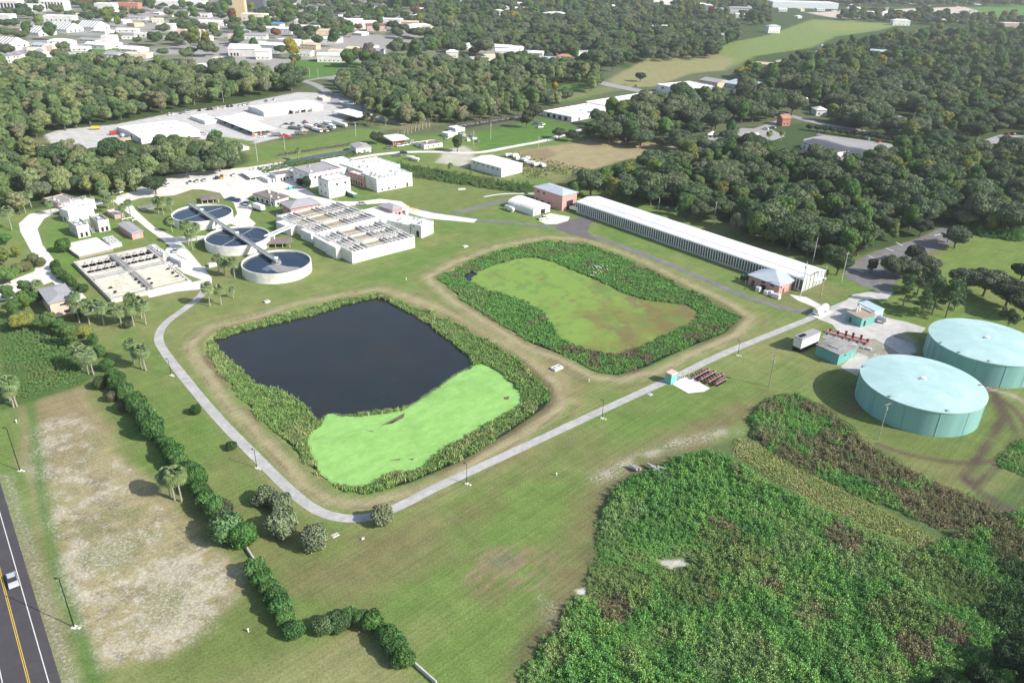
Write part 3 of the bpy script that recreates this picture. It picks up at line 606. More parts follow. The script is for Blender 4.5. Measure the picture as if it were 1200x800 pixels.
# zones of woodland: (outline in the photo, spacing, kind mix, tints, label, group)
def HB(x0,y0,x1,y1): return GP([(x0,y0),(x1,y0),(x1,y1),(x0,y1)],0)
WOODS=[
 ([(660,226),(690,212),(740,206),(790,192),(850,170),(935,186),(1010,190),(1060,172),(1140,178),(1220,180),(1230,262),(1165,272),(1120,256),(1075,262),(1035,282),(1000,298),(985,318),(966,306),(905,283),(850,262),(800,247),(740,232),(700,226)],7.6,.6,OAKT,BRT,'tree in wood behind long shed','trees of the dense wood behind the long shed',[HB(935,160,1012,190),HB(1145,150,1210,175)]),
 ([(1010,150),(1060,160),(1150,165),(1230,160),(1230,100),(1180,95),(1050,92),(960,92),(870,100),(870,125),(920,130),(960,135)],9.5,.8,OAKT,BRT,'tree in canopy beyond right road','trees of the oak canopy beyond the road',[HB(1035,132,1072,154),HB(1150,155,1210,172),HB(895,112,920,128)]),
 ([(685,158),(700,142),(720,132),(760,122),(800,112),(850,118),(905,128),(915,140),(880,150),(850,168),(800,178),(760,170),(720,166)],9.5,.85,OAKT,BRT,'tree beside the dry field','oaks beside the dry field',[HB(845,146,920,160),HB(795,163,850,176)]),
 ([(395,100),(420,86),(460,76),(520,74),(560,72),(620,74),(700,84),(705,100),(665,118),(600,132),(540,142),(500,144),(465,142),(430,130),(405,114)],8.5,.35,OAKT,LTT,'tree in wood beyond the ditch','trees of the wood beyond the ditch',[HB(636,98,690,120)]),
 ([(0,88),(60,76),(120,72),(200,80),(300,84),(350,96),(345,103),(290,111),(230,120),(180,129),(140,137),(60,151),(0,166)],8.2,.3,OAKT,LTT,'tree in wood behind the depot','trees of the wood behind the depot',[]),
 ([(0,180),(40,186),(60,184),(120,183),(150,186),(215,178),(268,180),(285,186),(288,192),(245,201),(180,208),(150,222),(125,232),(70,240),(20,245),(0,238)],7.0,.35,OAKT,LTT,'tree in strip between depot and plant','trees of the strip between depot and plant',[HB(35,176,80,186)]),
 ([(500,44),(560,30),(640,22),(760,22),(860,34),(868,46),(842,56),(836,66),(800,68),(740,72),(700,80),(640,70),(560,64),(505,56)],11,.8,OAKT,BRT,'tree in belt before far field','trees of the far belt of oaks',[HB(738,10,765,20)]),
]
FARW=[([(870,114),(858,94),(885,81),(951,69),(984,57),(1035,48),(1080,42),(1220,38),(1225,100),(1100,96),(960,95)],10.5,1.0),
 ([(500,44),(300,40),(300,6),(600,-14),(900,-10),(900,30),(760,20),(620,22)],12.5,.42),
 ([(300,40),(420,45),(500,55),(560,66),(500,72),(440,78),(330,72),(300,60),(200,70),(130,66),(60,72),(0,85),(-100,90),(-100,30),(0,-12),(300,-10)],12.5,.24),
 ([(980,22),(1130,30),(1220,36),(1220,26),(1150,22),(1000,14)],12,.6),
 ([(900,-8),(1250,-4),(1250,8),(900,6)],22,.8),([(-200,-34),(1300,-14),(1300,-6),(900,-10),(0,-14),(-200,-12)],26,.7)]
houses_clear=[]   # world points kept free of trees (filled by the buildings)
def clear_ok(x,y,r=7):
    for (hx,hy,hr) in houses_clear:
        if (hx-x)**2+(hy-y)**2<(hr+r*.4)**2: return False
    return True
far_pts=[]; WZN={w_[5]:w_[0] for w_ in WOODS}
def grow_woods():
    cand=[]
    for wi,(px,sp,oakp,t1,t2,lab,grp,holes) in enumerate(WOODS):
        pts=poisson(GP(px,3),sp,seed=wi+1,holes=holes)
        for (x,y) in pts:
            if not clear_ok(x,y,5): continue
            oak=random.random()<oakp; s=random.choice((.6,.75,.9,1.05,1.25,1.5))*random.uniform(.9,1.1)*(sp/9.0)**.6 if oak else random.uniform(.7,1.4)*(sp/9.0)**.5
            dist=math.sqrt(x*x+y*y+CH*CH); cand.append((s*(14 if oak else 8)/dist,x,y,'oak' if oak else 'tall',s,jitc(random.choice(t1 if oak else t2)),lab,grp))
    cand.sort(key=lambda c:-c[0]); used={'oak':0,'tall':0}
    for c in cand:
        _,x,y,k,s,t,lab,grp=c
        if used[k]<250 and -60<P(x,y,5)[0]<1260:
            used[k]+=1; pp=P(x,y,5); zx=[q_[0] for q_ in WZN[lab]]; zy=[q_[1] for q_ in WZN[lab]]; fx=(pp[0]-min(zx))/(max(zx)-min(zx)); fy=(pp[1]-min(zy))/(max(zy)-min(zy))
            wh=', '+['far left part','left part','middle','right part','far right part'][int(min(4.99,max(0,fx*5)))]+[' toward the back',' in mid depth',' toward the front'][int(min(2.99,max(0,fy*3)))]
            lum=sum(t); tone=('pale ' if lum>.33 else 'mid ' if lum>.24 else 'dark ')
            plant(k,x,y,s,t,('spreading '+tone+'green ' if k=='oak' else 'upright '+tone+'green ')+lab+wh,('spreading ' if k=='oak' else 'upright ')+grp)
        else: far_pts.append((x,y,k,s,t))
    for wi,(px,sp,kp) in enumerate(FARW):
        for (x,y) in poisson(GP(px,3),sp,seed=wi+40,keep=kp,mx=4000):
            if not clear_ok(x,y,6): continue
            k='oak' if random.random()<.75 else 'tall'
            t=jitc(random.choice(OAKT if k=='oak' else BRT)) if random.random()>.03 else random.choice([(.30,.26,.04),(.20,.09,.04),(.16,.14,.11)])
            far_pts.append((x,y,k,random.uniform(.7,1.2)*(sp/10)**.5*(1.1 if k=='oak' else 1.5),t))
def scatter(name,label,pts,sources,kind='stuff',tilt=.12):
    """pts: (x,y,z,scale,rotation,source index,tint) -> one object of instances"""
    me=bpy.data.meshes.new(name+'_points'); me.vertices.add(len(pts)); A=np.array([(p[0],p[1],p[2]) for p in pts],dtype=np.float32)
    me.vertices.foreach_set('co',A.ravel())
    a=me.attributes.new('size','FLOAT_VECTOR','POINT'); a.data.foreach_set('vector',np.array([(p[3],p[3],p[3]*random.uniform(.85,1.15)) for p in pts],dtype=np.float32).ravel())
    a=me.attributes.new('turn','FLOAT_VECTOR','POINT'); a.data.foreach_set('vector',np.array([(random.uniform(-tilt,tilt),random.uniform(-tilt,tilt),p[4]) for p in pts],dtype=np.float32).ravel())
    a=me.attributes.new('which','INT','POINT'); a.data.foreach_set('value',np.array([p[5] for p in pts],dtype=np.int32))
    a=me.attributes.new('tint','FLOAT_VECTOR','POINT'); a.data.foreach_set('vector',np.array([p[6] for p in pts],dtype=np.float32).ravel())
    me.update(); o=link(name,me); tag(o,label=label,kind=kind)
    g=bpy.data.node_groups.new(name,'GeometryNodeTree'); g.interface.new_socket('Geometry',in_out='INPUT',socket_type='NodeSocketGeometry'); g.interface.new_socket('Geometry',in_out='OUTPUT',socket_type='NodeSocketGeometry')
    gi=g.nodes.new('NodeGroupInput'); go=g.nodes.new('NodeGroupOutput'); jn=g.nodes.new('GeometryNodeJoinGeometry')
    def at(nm,ty):
        n=g.nodes.new('GeometryNodeInputNamedAttribute'); n.data_type=ty; n.inputs[0].default_value=nm; return n.outputs[0]
    sz,tu,wh=at('size','FLOAT_VECTOR'),at('turn','FLOAT_VECTOR'),at('which','INT')
    for i,src in enumerate(sources):
        ob=src if isinstance(src,bpy.types.Object) else bpy.data.objects.new('leaf_source',src)
        oi=g.nodes.new('GeometryNodeObjectInfo'); oi.inputs[0].default_value=ob; oi.inputs[1].default_value=True
        cp=g.nodes.new('FunctionNodeCompare'); cp.data_type='INT'; cp.operation='EQUAL'
        ins=[s for s in cp.inputs if s.type=='INT']; g.links.new(wh,ins[0]); ins[1].default_value=i
        ip=g.nodes.new('GeometryNodeInstanceOnPoints'); g.links.new(gi.outputs[0],ip.inputs['Points']); g.links.new(cp.outputs[0],ip.inputs['Selection'])
        g.links.new(oi.outputs['Geometry'],ip.inputs['Instance']); g.links.new(tu,ip.inputs['Rotation']); g.links.new(sz,ip.inputs['Scale']); g.links.new(ip.outputs[0],jn.inputs[0])
    g.links.new(jn.outputs[0],go.inputs[0]); md=o.modifiers.new('scatter','NODES'); md.node_group=g
    return o
# clumps
def weed_clump(seed,n=90,R_=.6,h=.85,ls=.085):
    r=random.Random(seed); return leafmesh('weed_clump',[(0,0,h*.4,R_*.8,R_*.8,h*.5)]+[(r.uniform(-.4,.4),r.uniform(-.4,.4),h*r.uniform(.4,.9),R_*.4,R_*.4,h*.3) for _ in range(4)],n,ls,REED,seed,core=.4,up=.7,jit=.8)
def reed_clump(seed,n=46,h=1.2,w_=.05,sp=.8):
    r=np.random.default_rng(seed); V=[];Fq=[];lv=[]
    for i in range(n):
        a=r.uniform(0,2*PI); x,y=r.normal(scale=sp*.5,size=2); ln=h*r.uniform(.6,1.1); c,s=math.cos(a),math.sin(a); o=len(V); lean=r.uniform(.1,.5)*ln
        V+=[(x-s*w_,y+c*w_,0),(x+s*w_,y-c*w_,0),(x+c*lean*.4+s*w_*1.6,y+s*lean*.4-c*w_*1.6,ln*.65),(x+c*lean,y+s*lean,ln),(x+c*lean*.4-s*w_*1.6,y+s*lean*.4+c*w_*1.6,ln*.65)]
        Fq+=[(o,o+1,o+2,o+4),(o+4,o+2,o+3,o+3)]; lv+=[r.random()]*5
    me=bpy.data.meshes.new('reed_clump'); me.from_pydata(V,[],[f if f[2]!=f[3] else f[:3] for f in Fq]); me.materials.append(REED); me.update()
    a_=me.attributes.new('leafv','FLOAT','POINT'); a_.data.foreach_set('value',np.array(lv,dtype=np.float32)); return me
WC=[weed_clump(i+80) for i in range(2)]+[weed_clump(i+84,n=120,R_=.95,h=.5,ls=.11) for i in range(2)]+[weed_clump(88,n=70,R_=.4,h=1.5,ls=.09)]; RC=[reed_clump(i+90) for i in range(3)]
WRED=[(.23,.14,.105),(.21,.155,.10),(.24,.17,.12),(.18,.17,.085)]; WGRN=[(.105,.25,.065),(.125,.29,.07),(.15,.34,.08),(.175,.36,.085),(.22,.37,.105),(.25,.35,.12)]
def cell(x,y,s,seed): return float(fbm(np.array([x]),np.array([y]),s,seed,2)[0])
def mass(name,label,px,sp,h0,h1,tints,red=None,redthr=.62,src=WC,seed=1,z=0,holes=(),keep=1.0,blobs=(),zp=0.0,ragged=1.6,hvar=11):
    poly=GP(px,zp); pts=poisson(poly,sp,mx=60000,seed=seed,holes=holes,keep=keep); A=np.array(pts)
    e=-sdf(A[:,0],A[:,1],poly); r_e=fbm(A[:,0],A[:,1],3.5,seed+2,3); ok=e>ragged*2.2*(r_e-.35); A=A[ok]; e=e[ok]
    nn=fbm(A[:,0],A[:,1],7,seed+5,4); nr=fbm(A[:,0],A[:,1],9,seed+9,4); n5=fbm(A[:,0],A[:,1],2.6,seed+19,2); nh=fbm(A[:,0],A[:,1],hvar,seed+23,3)
    wt={'red':np.zeros(len(A)),'olive':np.zeros(len(A)),'low':np.zeros(len(A)),'bright':np.zeros(len(A)),'dark':np.zeros(len(A))}
    for (a,b_,r,k) in blobs:
        x,y=G(a,b_); wt[k]=np.maximum(wt[k],np.exp(-(((A[:,0]-x)**2+(A[:,1]-y)**2)/(r*r))))
    out=[]; OL=[(.21,.24,.085),(.19,.21,.075),(.24,.25,.10)]; BRI=[(.19,.32,.10),(.22,.34,.12)]; DK=[(.06,.13,.04),(.05,.11,.035)]
    for i in range(len(A)):
        f_=min(.9999,max(0,(nn[i]-.27)*2.1+random.uniform(-.05,.05)))*(len(tints)-1); k_=int(f_); f_-=k_; t=tuple(tints[k_][q]*(1-f_)+tints[k_+1][q]*f_ for q in range(3))
        j=random.uniform(-.12,.12)
        if red and (nr[i]+j*.6>redthr or wt['red'][i]+(nr[i]-.5)+j>.5): t=tuple(a_*.25+b__*.8 for a_,b__ in zip(t,random.choice(red)))
        elif wt['olive'][i]+(nr[i]-.5)+j>.45: t=tuple((a_+b__)/2 for a_,b__ in zip(t,random.choice(OL)))
        elif wt['bright'][i]+(nr[i]-.5)+j>.45: t=random.choice(BRI)
        elif wt['dark'][i]+(nr[i]-.5)+j>.45: t=random.choice(DK)
        s_=(h0+(h1-h0)*(n5[i]*.5+nh[i]*.7+random.random()*.2))*(.45+.55*min(1,max(0,e[i])/2.5))*(1-.55*wt['low'][i])
        out.append((A[i,0],A[i,1],z,s_,random.uniform(0,6.28),random.randrange(len(src)),jitc(t,.06)))
    return scatter(name,label,out,src,tilt=.25)
# ================= BUILDINGS AND PLANT =================
AX=R(42)
def frame(p0,pb,pR,pL,h=None,ang=None):
    if h is None: h=solve_h(pb,p0[1])
    g=G(*p0,h); a=G(*pR,h); b_=G(*pL,h); va=Vector((a[0]-g[0],a[1]-g[1])); vb=Vector((b_[0]-g[0],b_[1]-g[1]))
    if ang is None:
        aa=math.atan2(va.y,va.x); ab=math.atan2(vb.y,vb.x)-PI/2; d=(ab-aa+PI)%(2*PI)-PI
        ang=aa+d*vb.length/(va.length+vb.length+1e-6)
    return g,ang,va.length,vb.length,h
def hiproof(L,W,z,rise,e,m,parent,name='roof',gable=None):
    mb=MB(); x0,y0,x1,y1=-e,-e,L+e,W+e; d=min(x1-x0,y1-y0)/2
    if gable=='x': A=(x0,(y0+y1)/2,z+rise);B=(x1,(y0+y1)/2,z+rise)
    elif gable=='y': A=((x0+x1)/2,y0,z+rise);B=((x0+x1)/2,y1,z+rise)
    elif x1-x0>y1-y0: A=(x0+d,(y0+y1)/2,z+rise);B=(x1-d,(y0+y1)/2,z+rise)
    else: A=((x0+x1)/2,y0+d,z+rise);B=((x0+x1)/2,y1-d,z+rise)
    c=[(x0,y0,z),(x1,y0,z),(x1,y1,z),(x0,y1,z)]; b0=[(p[0],p[1],z-.22) for p in c]
    vs=c+[A,B]+b0
    if gable=='y' or (gable is None and x1-x0<=y1-y0): fs=[(0,1,4),(1,2,5,4),(2,3,5),(3,0,4,5)]
    else: fs=[(0,1,5,4),(1,2,5),(2,3,4,5),(3,0,4)]
    fs+=[(6,7,1,0),(7,8,2,1),(8,9,3,2),(9,6,0,3),(9,8,7,6)]
    return mb.add(vs,fs).obj(name,m,parent)
def openings(t,L,W,specs):
    """specs: (face 'R'|'L', count, start, end, z0, width, height, kind)"""
    for (f,n,u0,u1,z0,w_,hh,kind) in specs:
        ln=L if f=='R' else W
        for i in range(n):
            c=(u0+(u1-u0)*((i+.5)/n))*ln
            def bx(o,z_a,z_b,hw): 
                return MB().box(c-hw,-o,z_a,c+hw,-.002,z_b) if f=='R' else MB().box(-o,c-hw,z_a,-.002,c+hw,z_b)
            if kind=='window':
                fr=bx(.05,z0-.1,z0+hh+.1,w_/2+.1).obj('window',WSTEEL,t); bx(.08,z0,z0+hh,w_/2).obj('pane',GLASS,fr)
            elif kind=='vent': bx(.05,z0,z0+hh,w_/2).obj('louvre',DARK,t)
            elif kind=='garage':
                d=bx(.06,z0,z0+hh,w_/2).obj('roller_door',mat('brown_door',(.16,.125,.11),.6,.1,1),t)
            elif kind=='open': bx(.03,z0,z0+hh,w_/2).obj('doorway',DARK,t)
            elif kind=='lightdoor': bx(.05,z0,z0+hh,w_/2).obj('door',mat('grey_door',(.35,.35,.36),.6,.1,1),t)
            else: bx(.05,z0,z0+hh,w_/2).obj('door',mat('dark_door',(.09,.07,.07),.6,.1,1),t)
def rooftop(t,L,W,h,n,seed,big=1.2):
    r=random.Random(seed)
    for i in range(n):
        sx,sy,sz=r.uniform(.5,big),r.uniform(.5,big),r.uniform(.4,1.1); x=r.uniform(.8,max(.9,L-sx-.8)); y=r.uniform(.8,max(.9,W-sy-.8))
        k=r.random()
        if k<.6: MB().box(x,y,h+.005,x+sx,y+sy,h+sz).obj('roof_unit',STEEL if r.random()<.5 else WSTEEL,t)
        elif k<.8: MB().cyl(x,y,h+.005,h+sz*1.2,.22,8).obj('roof_vent',STEEL,t)
        else: MB().box(x,y,h+.2,x+sx*3 if x+sx*3<L-.5 else x+sx,y+.25,h+.5).obj('duct',STEEL,t)
def bld(name,label,p0,pb,pR,pL,wall=None,roof=None,rt='flat',ops=(),rise=1.5,eave=.35,h=None,ang=None,units=0,group=None,cat='building',L=None,W=None,par=.4,gable=None,z0=-.2,trim=None,clear=True):
    g,an,l,w_,hh=frame(p0,pb,pR,pL,h,ang); L=L or l; W=W or w_; wall=wall or WHITE; roof=roof or WROOF
    t=thing(name,label,cat,(g[0],g[1],0),an,group)
    if rt=='flat':
        MB().box(0,0,z0,L,W,hh-par).obj('wall',wall,t)
        MB().box(.25,.25,hh-par+.002,L-.25,W-.25,hh-par+.06).obj('roof',roof,t)
        mb=MB(); mb.box(-.03,-.03,hh-par+.001,L+.03,.22,hh).box(-.03,W-.22,hh-par+.001,L+.03,W+.03,hh).box(-.03,.221,hh-par+.001,.22,W-.221,hh).box(L-.22,.221,hh-par+.001,L+.03,W-.221,hh)
        mb.obj('parapet',trim or wall,t)
    elif rt=='slabroof':
        MB().box(0,0,z0,L,W,hh-.35).obj('wall',wall,t); MB().box(-eave,-eave,hh-.349,L+eave,W+eave,hh).obj('roof',roof,t)
    else:
        MB().box(0,0,z0,L,W,hh-.05).obj('wall',wall,t)
        if rt=='gable':
            mb=MB(); 
            if gable=='x': mb.add([(0,0,hh-.06),(0,W,hh-.06),(0,W/2,hh+rise-.12)],[(0,1,2)]).add([(L,0,hh-.06),(L,W,hh-.06),(L,W/2,hh+rise-.12)],[(0,2,1)])
            else: mb.add([(0,0,hh-.06),(L,0,hh-.06),(L/2,0,hh+rise-.12)],[(0,2,1)]).add([(0,W,hh-.06),(L,W,hh-.06),(L/2,W,hh+rise-.12)],[(0,1,2)])
            mb.obj('gable_wall',wall,t); hiproof(L,W,hh,rise,eave,roof,t,gable=gable or 'x')
        else: hiproof(L,W,hh,rise,eave,roof,t)
    openings(t,L,W,ops); rooftop(t,L,W,hh-par if rt=='flat' else hh,units,int(abs(g[0]*10)))
    if clear:
        c=Vector((g[0],g[1]))+Matrix.Rotation(an,2)@Vector((L/2,W/2)); n_=max(1,int(max(L,W)/max(4,min(L,W))))
        for i in range(n_):
            f=(i+.5)/n_; q=(L*f,W/2) if L>W else (L/2,W*f); c=Vector((g[0],g[1]))+Matrix.Rotation(an,2)@Vector(q); houses_clear.append((c.x,c.y,min(L,W)*.72+2))
            vwr=math.hypot(c.x,c.y)
            for k_ in (9,18): houses_clear.append((c.x*(1-k_/vwr),c.y*(1-k_/vwr),min(L,W)*.5))
    return t,L,W,hh
houses_clear=[]
ORDW=['first','second','third','fourth','fifth','sixth','seventh','eighth','ninth','tenth','eleventh','twelfth','thirteenth','fourteenth','fifteenth','sixteenth','seventeenth','eighteenth','nineteenth','twentieth']+['twenty-'+q for q in ('first','second','third','fourth','fifth','sixth','seventh','eighth','ninth')]+['thirtieth']+['thirty-'+q for q in ('first','second','third','fourth','fifth','sixth','seventh','eighth','ninth')]+['fortieth']+['forty-'+q for q in ('first','second','third','fourth','fifth','sixth','seventh','eighth','ninth')]+['fiftieth']+['fifty-'+q for q in ('first','second','third','fourth','fifth','sixth','seventh','eighth','ninth')]+['sixtieth']+['sixty-'+q for q in ('first','second','third','fourth','fifth')]
# ---- main plant ----
def rails(parent,a,b_,z,n=None,m=None,hh=1.05):
    """one run of railing with posts"""
    a=Vector((*a,z));b_=Vector((*b_,z)); ln=(b_-a).length; n=n or max(1,int(ln/1.8)); mb=MB()
    for i in range(n+1): p=a.lerp(b_,i/n); mb.bar(p,p+Vector((0,0,hh)),.045,4)
    for k in (.55,1.0): mb.bar(a+Vector((0,0,hh*k)),b_+Vector((0,0,hh*k)),.04,4)
    return mb.obj('railing',m or WSTEEL,parent)
FOAM=mat('tan_foam_water',(.30,.245,.17),.7,.2,.5,col2=(.36,.30,.22)); MURK=mat('grey_murky_water',(.14,.12,.115),.35,.25,.5,col2=(.19,.16,.15)); CLEARW=mat('dark_channel_water',(.035,.04,.05),.2,.1,1)
GRNW=mat('algae_green_water',(.20,.34,.09),.7,.2,.4); CREAMW=mat('cream_algae_water',(.40,.40,.25),.8,.15,.4,col2=(.33,.36,.19))
def basin(name,label,p0,pb,pR,pL,xs,ys,cols,level=1.3,wt=.45,wall=None,beams=(),railx=(),raily=()):
    g,an,L,W,h=frame(p0,pb,pR,pL); wall=wall or WHITE; t=thing(name,label,'basin',(g[0],g[1],0),an)
    houses_clear.append((g[0],g[1],L*.8))
    MB().box(0,0,-.2,L,wt,h).obj('wall',wall,t); MB().box(0,W-wt,-.2,L,W,h).obj('wall',wall,t)
    MB().box(0,wt+.002,-.2,wt,W-wt-.002,h-.003).obj('wall',wall,t); MB().box(L-wt,wt+.002,-.2,L,W-wt-.002,h-.003).obj('wall',wall,t)
    X=[wt]+[f*L for f in xs]+[L-wt]; Yv=[wt]+[f*W for f in ys]+[W-wt]
    for x in X[1:-1]: MB().box(x-.3,wt+.002,h-level-.6,x+.3,W-wt-.002,h-.02).obj('dividing_wall',CONC,t)
    for y in Yv[1:-1]: MB().box(wt+.004,y-.3,h-level-.6,L-wt-.004,y+.3,h-.035).obj('dividing_wall',CONC,t)
    for j in range(len(Yv)-1):
        for i in range(len(X)-1):
            c=cols[j][i]; m={'f':FOAM,'m':MURK,'d':CLEARW,'g':GRNW,'c':CREAMW}[c]
            MB().box(X[i]+.002,Yv[j]+.002,0,X[i+1]-.002,Yv[j+1]-.002,h-level+{'f':.5,'c':.7,'g':.3,'m':.2,'d':-.4}[c]+.01*i).obj('basin_water',m,t)
    return t,L,W,h
CONCW=mat('basin_concrete',(.54,.51,.465),.85,.2,.5,col2=(.40,.38,.35))
t,L,W,h=basin('aeration_basin','near white concrete aeration basin with foamy cells below the pond lawn corner',(412.3,295.7),(412.3,309.1),(485.5,277),(373,274.6),(.22,.30,.60,.66,.93),(.30,.36,.66),['mdfdmd','dddddd','mdfdmd','mmfmmd'],1.5)
def beamrow(t,L,W,h,n,y0,y1,x0,x1):
    for i in range(n):
        x=x0+(x1-x0)*i/(n-1); MB().box(x-.14,y0,h+.02,x+.14,y1,h+.28).obj('cross_beam',WSTEEL,t)
beamrow(t,L,W,h,4,.5,W*.98,L*.02,L*.20); beamrow(t,L,W,h,4,.5,W-.5,L*.70,L*.92)
for x in (.25,L*.26,L*.63,L-.25): rails(t,(x,.2),(x,W-.2),h+.01)
for y in (.15,W*.33,W*.66,W-.15): rails(t,(.2,y),(L-.2,y),h+.012)
MB().box(-2.6,W*.30,-.2,-.002,W*.62,h-.05).obj('wall',WHITE,t,label='projecting square chamber on the left wall'); MB().box(-2.0,W*.66,-.2,-.002,W*1.02,h-.4).obj('wall',WHITE,t)
for i in range(12): MB().box(-2.3,W*.32+i*.65,h-.04,-.3,W*.32+i*.65+.22,h+.3).obj('cross_beam',WSTEEL,t)
t2,L2,W2_,h2=basin('aeration_basin','rear white concrete aeration basin with brown foam next to pink hip roofed house',(371,273),(371,284),(437,252),(332,251),(.20,.27,.56,.63,.92),(.30,.36,.66),['mdfdmd','dddddd','ffffmd','mmfmmm'],1.3)
beamrow(t2,L2,W2_,h2,4,.5,W2_-.5,L2*.02,L2*.18); beamrow(t2,L2,W2_,h2,4,.5,W2_-.5,L2*.68,L2*.9)
for x in (.25,L2*.235,L2*.6,L2-.25): rails(t2,(x,.2),(x,W2_-.2),h2+.01)
for y in (.15,W2_*.33,W2_*.66): rails(t2,(.2,y),(L2-.2,y),h2+.012)
MB().box(-2.5,W2_*.02,-.2,-.002,W2_*.28,h2-.05).obj('wall',WHITE,t2); MB().box(-4.2,W2_*.5,-.2,-.002,W2_*.8,h2-.3).obj('wall',WHITE,t2)
bld('filter_house','pink house with grey hip roof at the back of the rear aeration basin',(340.6,243.7),(340.6,257),(372.2,237.4),(331.9,237.4),PINK,GROOF,'hip',[('R',6,.08,.95,3.3,1.3,.5,'vent'),('L',2,.1,.9,3.3,1.2,.5,'vent'),('L',1,.4,.6,0,1.2,2.2,'door')],rise=1.7,eave=.9)
bld('pump_house','small pink pump house with grey hip roof on the road behind basins',(460,246),(460,256),(469,242.5),(447.5,240),PINK,GROOF,'hip',[('R',2,.15,.9,.2,1.2,2.2,'open'),('L',2,.2,.8,1.8,.8,.7,'vent')],rise=1.3,eave=.7)
bld('electrical_building','low building with broad flat white roof behind the near aeration basin',(447,257),(447,263),(460,250.5),(428.5,246),WHITE,WROOF,'slabroof',[('L',3,.1,.9,.1,1,2.1,'door')],eave=.6)
bld('pump_tower','tall white concrete pump tower at the right end of the basins',(493.5,264.5),(493.5,279.3),(501,257.5),(487.5,260),WHITE,WROOF,'flat',[('L',1,.1,.6,.2,1.6,2.9,'open'),('L',1,.5,.9,4.6,.8,.6,'vent'),('R',1,.2,.8,3.6,.8,.6,'vent')],units=3)
t,L,W,h=bld('chemical_building','squat white block with curved white tank between basin and tower',(480,264),(480,276),(487,255),(463,255),WHITE,WROOF,'flat',[('R',1,.1,.6,.2,1.1,2.1,'door'),('R',2,.3,.9,3.0,.7,.6,'vent')],units=5)
for i,(a,b_) in enumerate([(466,252),(471,250.5),(476,252)]):
    x,y=G(a,b_); t=thing('chemical_tank',['leftmost','middle','rightmost'][i]+' of the small white chemical tanks behind the squat block','tank',(x,y,0)); MB().cyl(0,0,0,2.6,1.1,16).obj('shell',WHITE,t,True); MB().cyl(0,0,2.601,3.0,1.1,16,.3).obj('lid',WHITE,t,True)
for i,(a,b_) in enumerate([(476,245),(481,247),(486,248)]):
    x,y=G(a,b_); mb=MB(); mb.bar((0,0,0),(0,0,1.5),.12,6); mb.bar((0,0,1.5),(1.6,.6,1.5),.12,6); mb.bar((1.6,.6,1.5),(1.6,.6,0),.12,6)
    t=mb.obj('yellow_pipe',YEL,loc=(x,y,0)); tag(t,['left','centre','right'][i]+' yellow bent pipe beside the small pink pump house','pipe',kind=None)
# administration
bld('office_building','two storey white building with flat grey roof left of the white tower block',(361.9,203.3),(363.3,221),(398,196.2),(344.2,195.5),WHITE,GROOF,'flat',[('L',3,.08,.95,4.8,1.0,1.3,'window'),('L',3,.08,.95,1.2,1.0,1.3,'window'),('R',5,.1,.95,4.8,1.1,1.3,'window')],units=4,trim=mat('dark_trim',(.27,.20,.185),.8,.1,1))
t,L,W,h=bld('stair_block','tall white block with pale flat roof and outside stair above dark trees',(384.5,211.8),(386,233),(409.3,206.5),(373.2,206.8),WHITE,WROOF,'flat',[('L',2,.1,.95,5.6,.9,1.2,'window'),('L',2,.1,.95,1.6,.9,1.2,'window'),('R',2,.2,.95,6.2,1.3,1.2,'window'),('R',1,.72,.86,.05,1.1,2.3,'open')],units=2,trim=MATS['dark_trim'])
mb=MB()
for i in range(16): mb.box(L*.25+i*.42,-1.3,.3*i+.1,L*.25+i*.42+.42,-.1,.3*i+.3)
s_=mb.obj('stair',WSTEEL,t)
MB().bar((L*.25,-1.3,1.2),(L*.25+16*.42,-1.3,6.0),.05,4).obj('handrail',STEEL,s_)
bld('membrane_building','long white windowless building with machinery covered flat roof',(441.2,209.7),(441.9,225.5),(481.6,201.9),(425.6,201.9),WHITE,WROOF,'flat',[('R',3,.05,.6,.6,1.1,.9,'vent'),('R',1,.8,.9,.1,1.2,2.3,'door')],units=34)
bld('membrane_annex','higher white rear wing with machinery on its flat roof',(425.6,201),(425.6,216),(461,190.5),(409,190),WHITE,WROOF,'flat',[],units=26,h=6.4)
bld('pink_annex','pink two storey front with dark windows between the white blocks',(425.5,206.5),(425.5,220),(432,205),(409.5,201),PINK,WROOF,'flat',[('L',5,.05,.95,.4,1.2,2.2,'window'),('L',5,.05,.95,3.4,1.2,.9,'window')],units=2)
bld('rear_wing','white rear wing behind the grey roofed office building',(400,197),(400,209),(424,191),(380,187),WHITE,WROOF,'flat',[('R',3,.1,.9,3.2,1,1,'window')],units=12)
bld('low_annex','low white annex with brown roof left of office building',(323,205.5),(323,214),(344,201.5),(318,201),WHITE,BROOF,'flat',[('R',2,.2,.5,.2,1.2,2.1,'door'),('R',2,.5,.9,1.2,1.2,.9,'window')],units=1)
# awning shelter
def shelter(name,label,p0,pb,pR,pL,roofm,postm,rt='flat',rise=.8,nx=3,back=None,group=None,cat='shelter'):
    g,an,L,W,h=frame(p0,pb,pR,pL); t=thing(name,label,cat,(g[0],g[1],0),an,group); houses_clear.append((g[0],g[1],6))
    if rt=='flat': MB().box(-.2,-.2,h-.25,L+.2,W+.2,h).obj('roof',roofm,t)
    else: hiproof(L,W,h,rise,.3,roofm,t,gable='x' if rt=='gable' else None)
    for i in range(nx+1):
        for y in (.12,W-.12): MB().box(.1+(L-.4)*i/nx,y-.1,0,.1+(L-.4)*i/nx+.2,y+.1,h-.251).obj('post',postm,t)
    if back: MB().box(0,W-.01,0,L,W+.1,h-.3).obj('back_wall',back,t)
    return t,L,W,h
shelter('carport','wide white carport roof beside the staff parking',(293,208),(293,212),(309,204),(288.5,200.5),WROOF,WSTEEL)
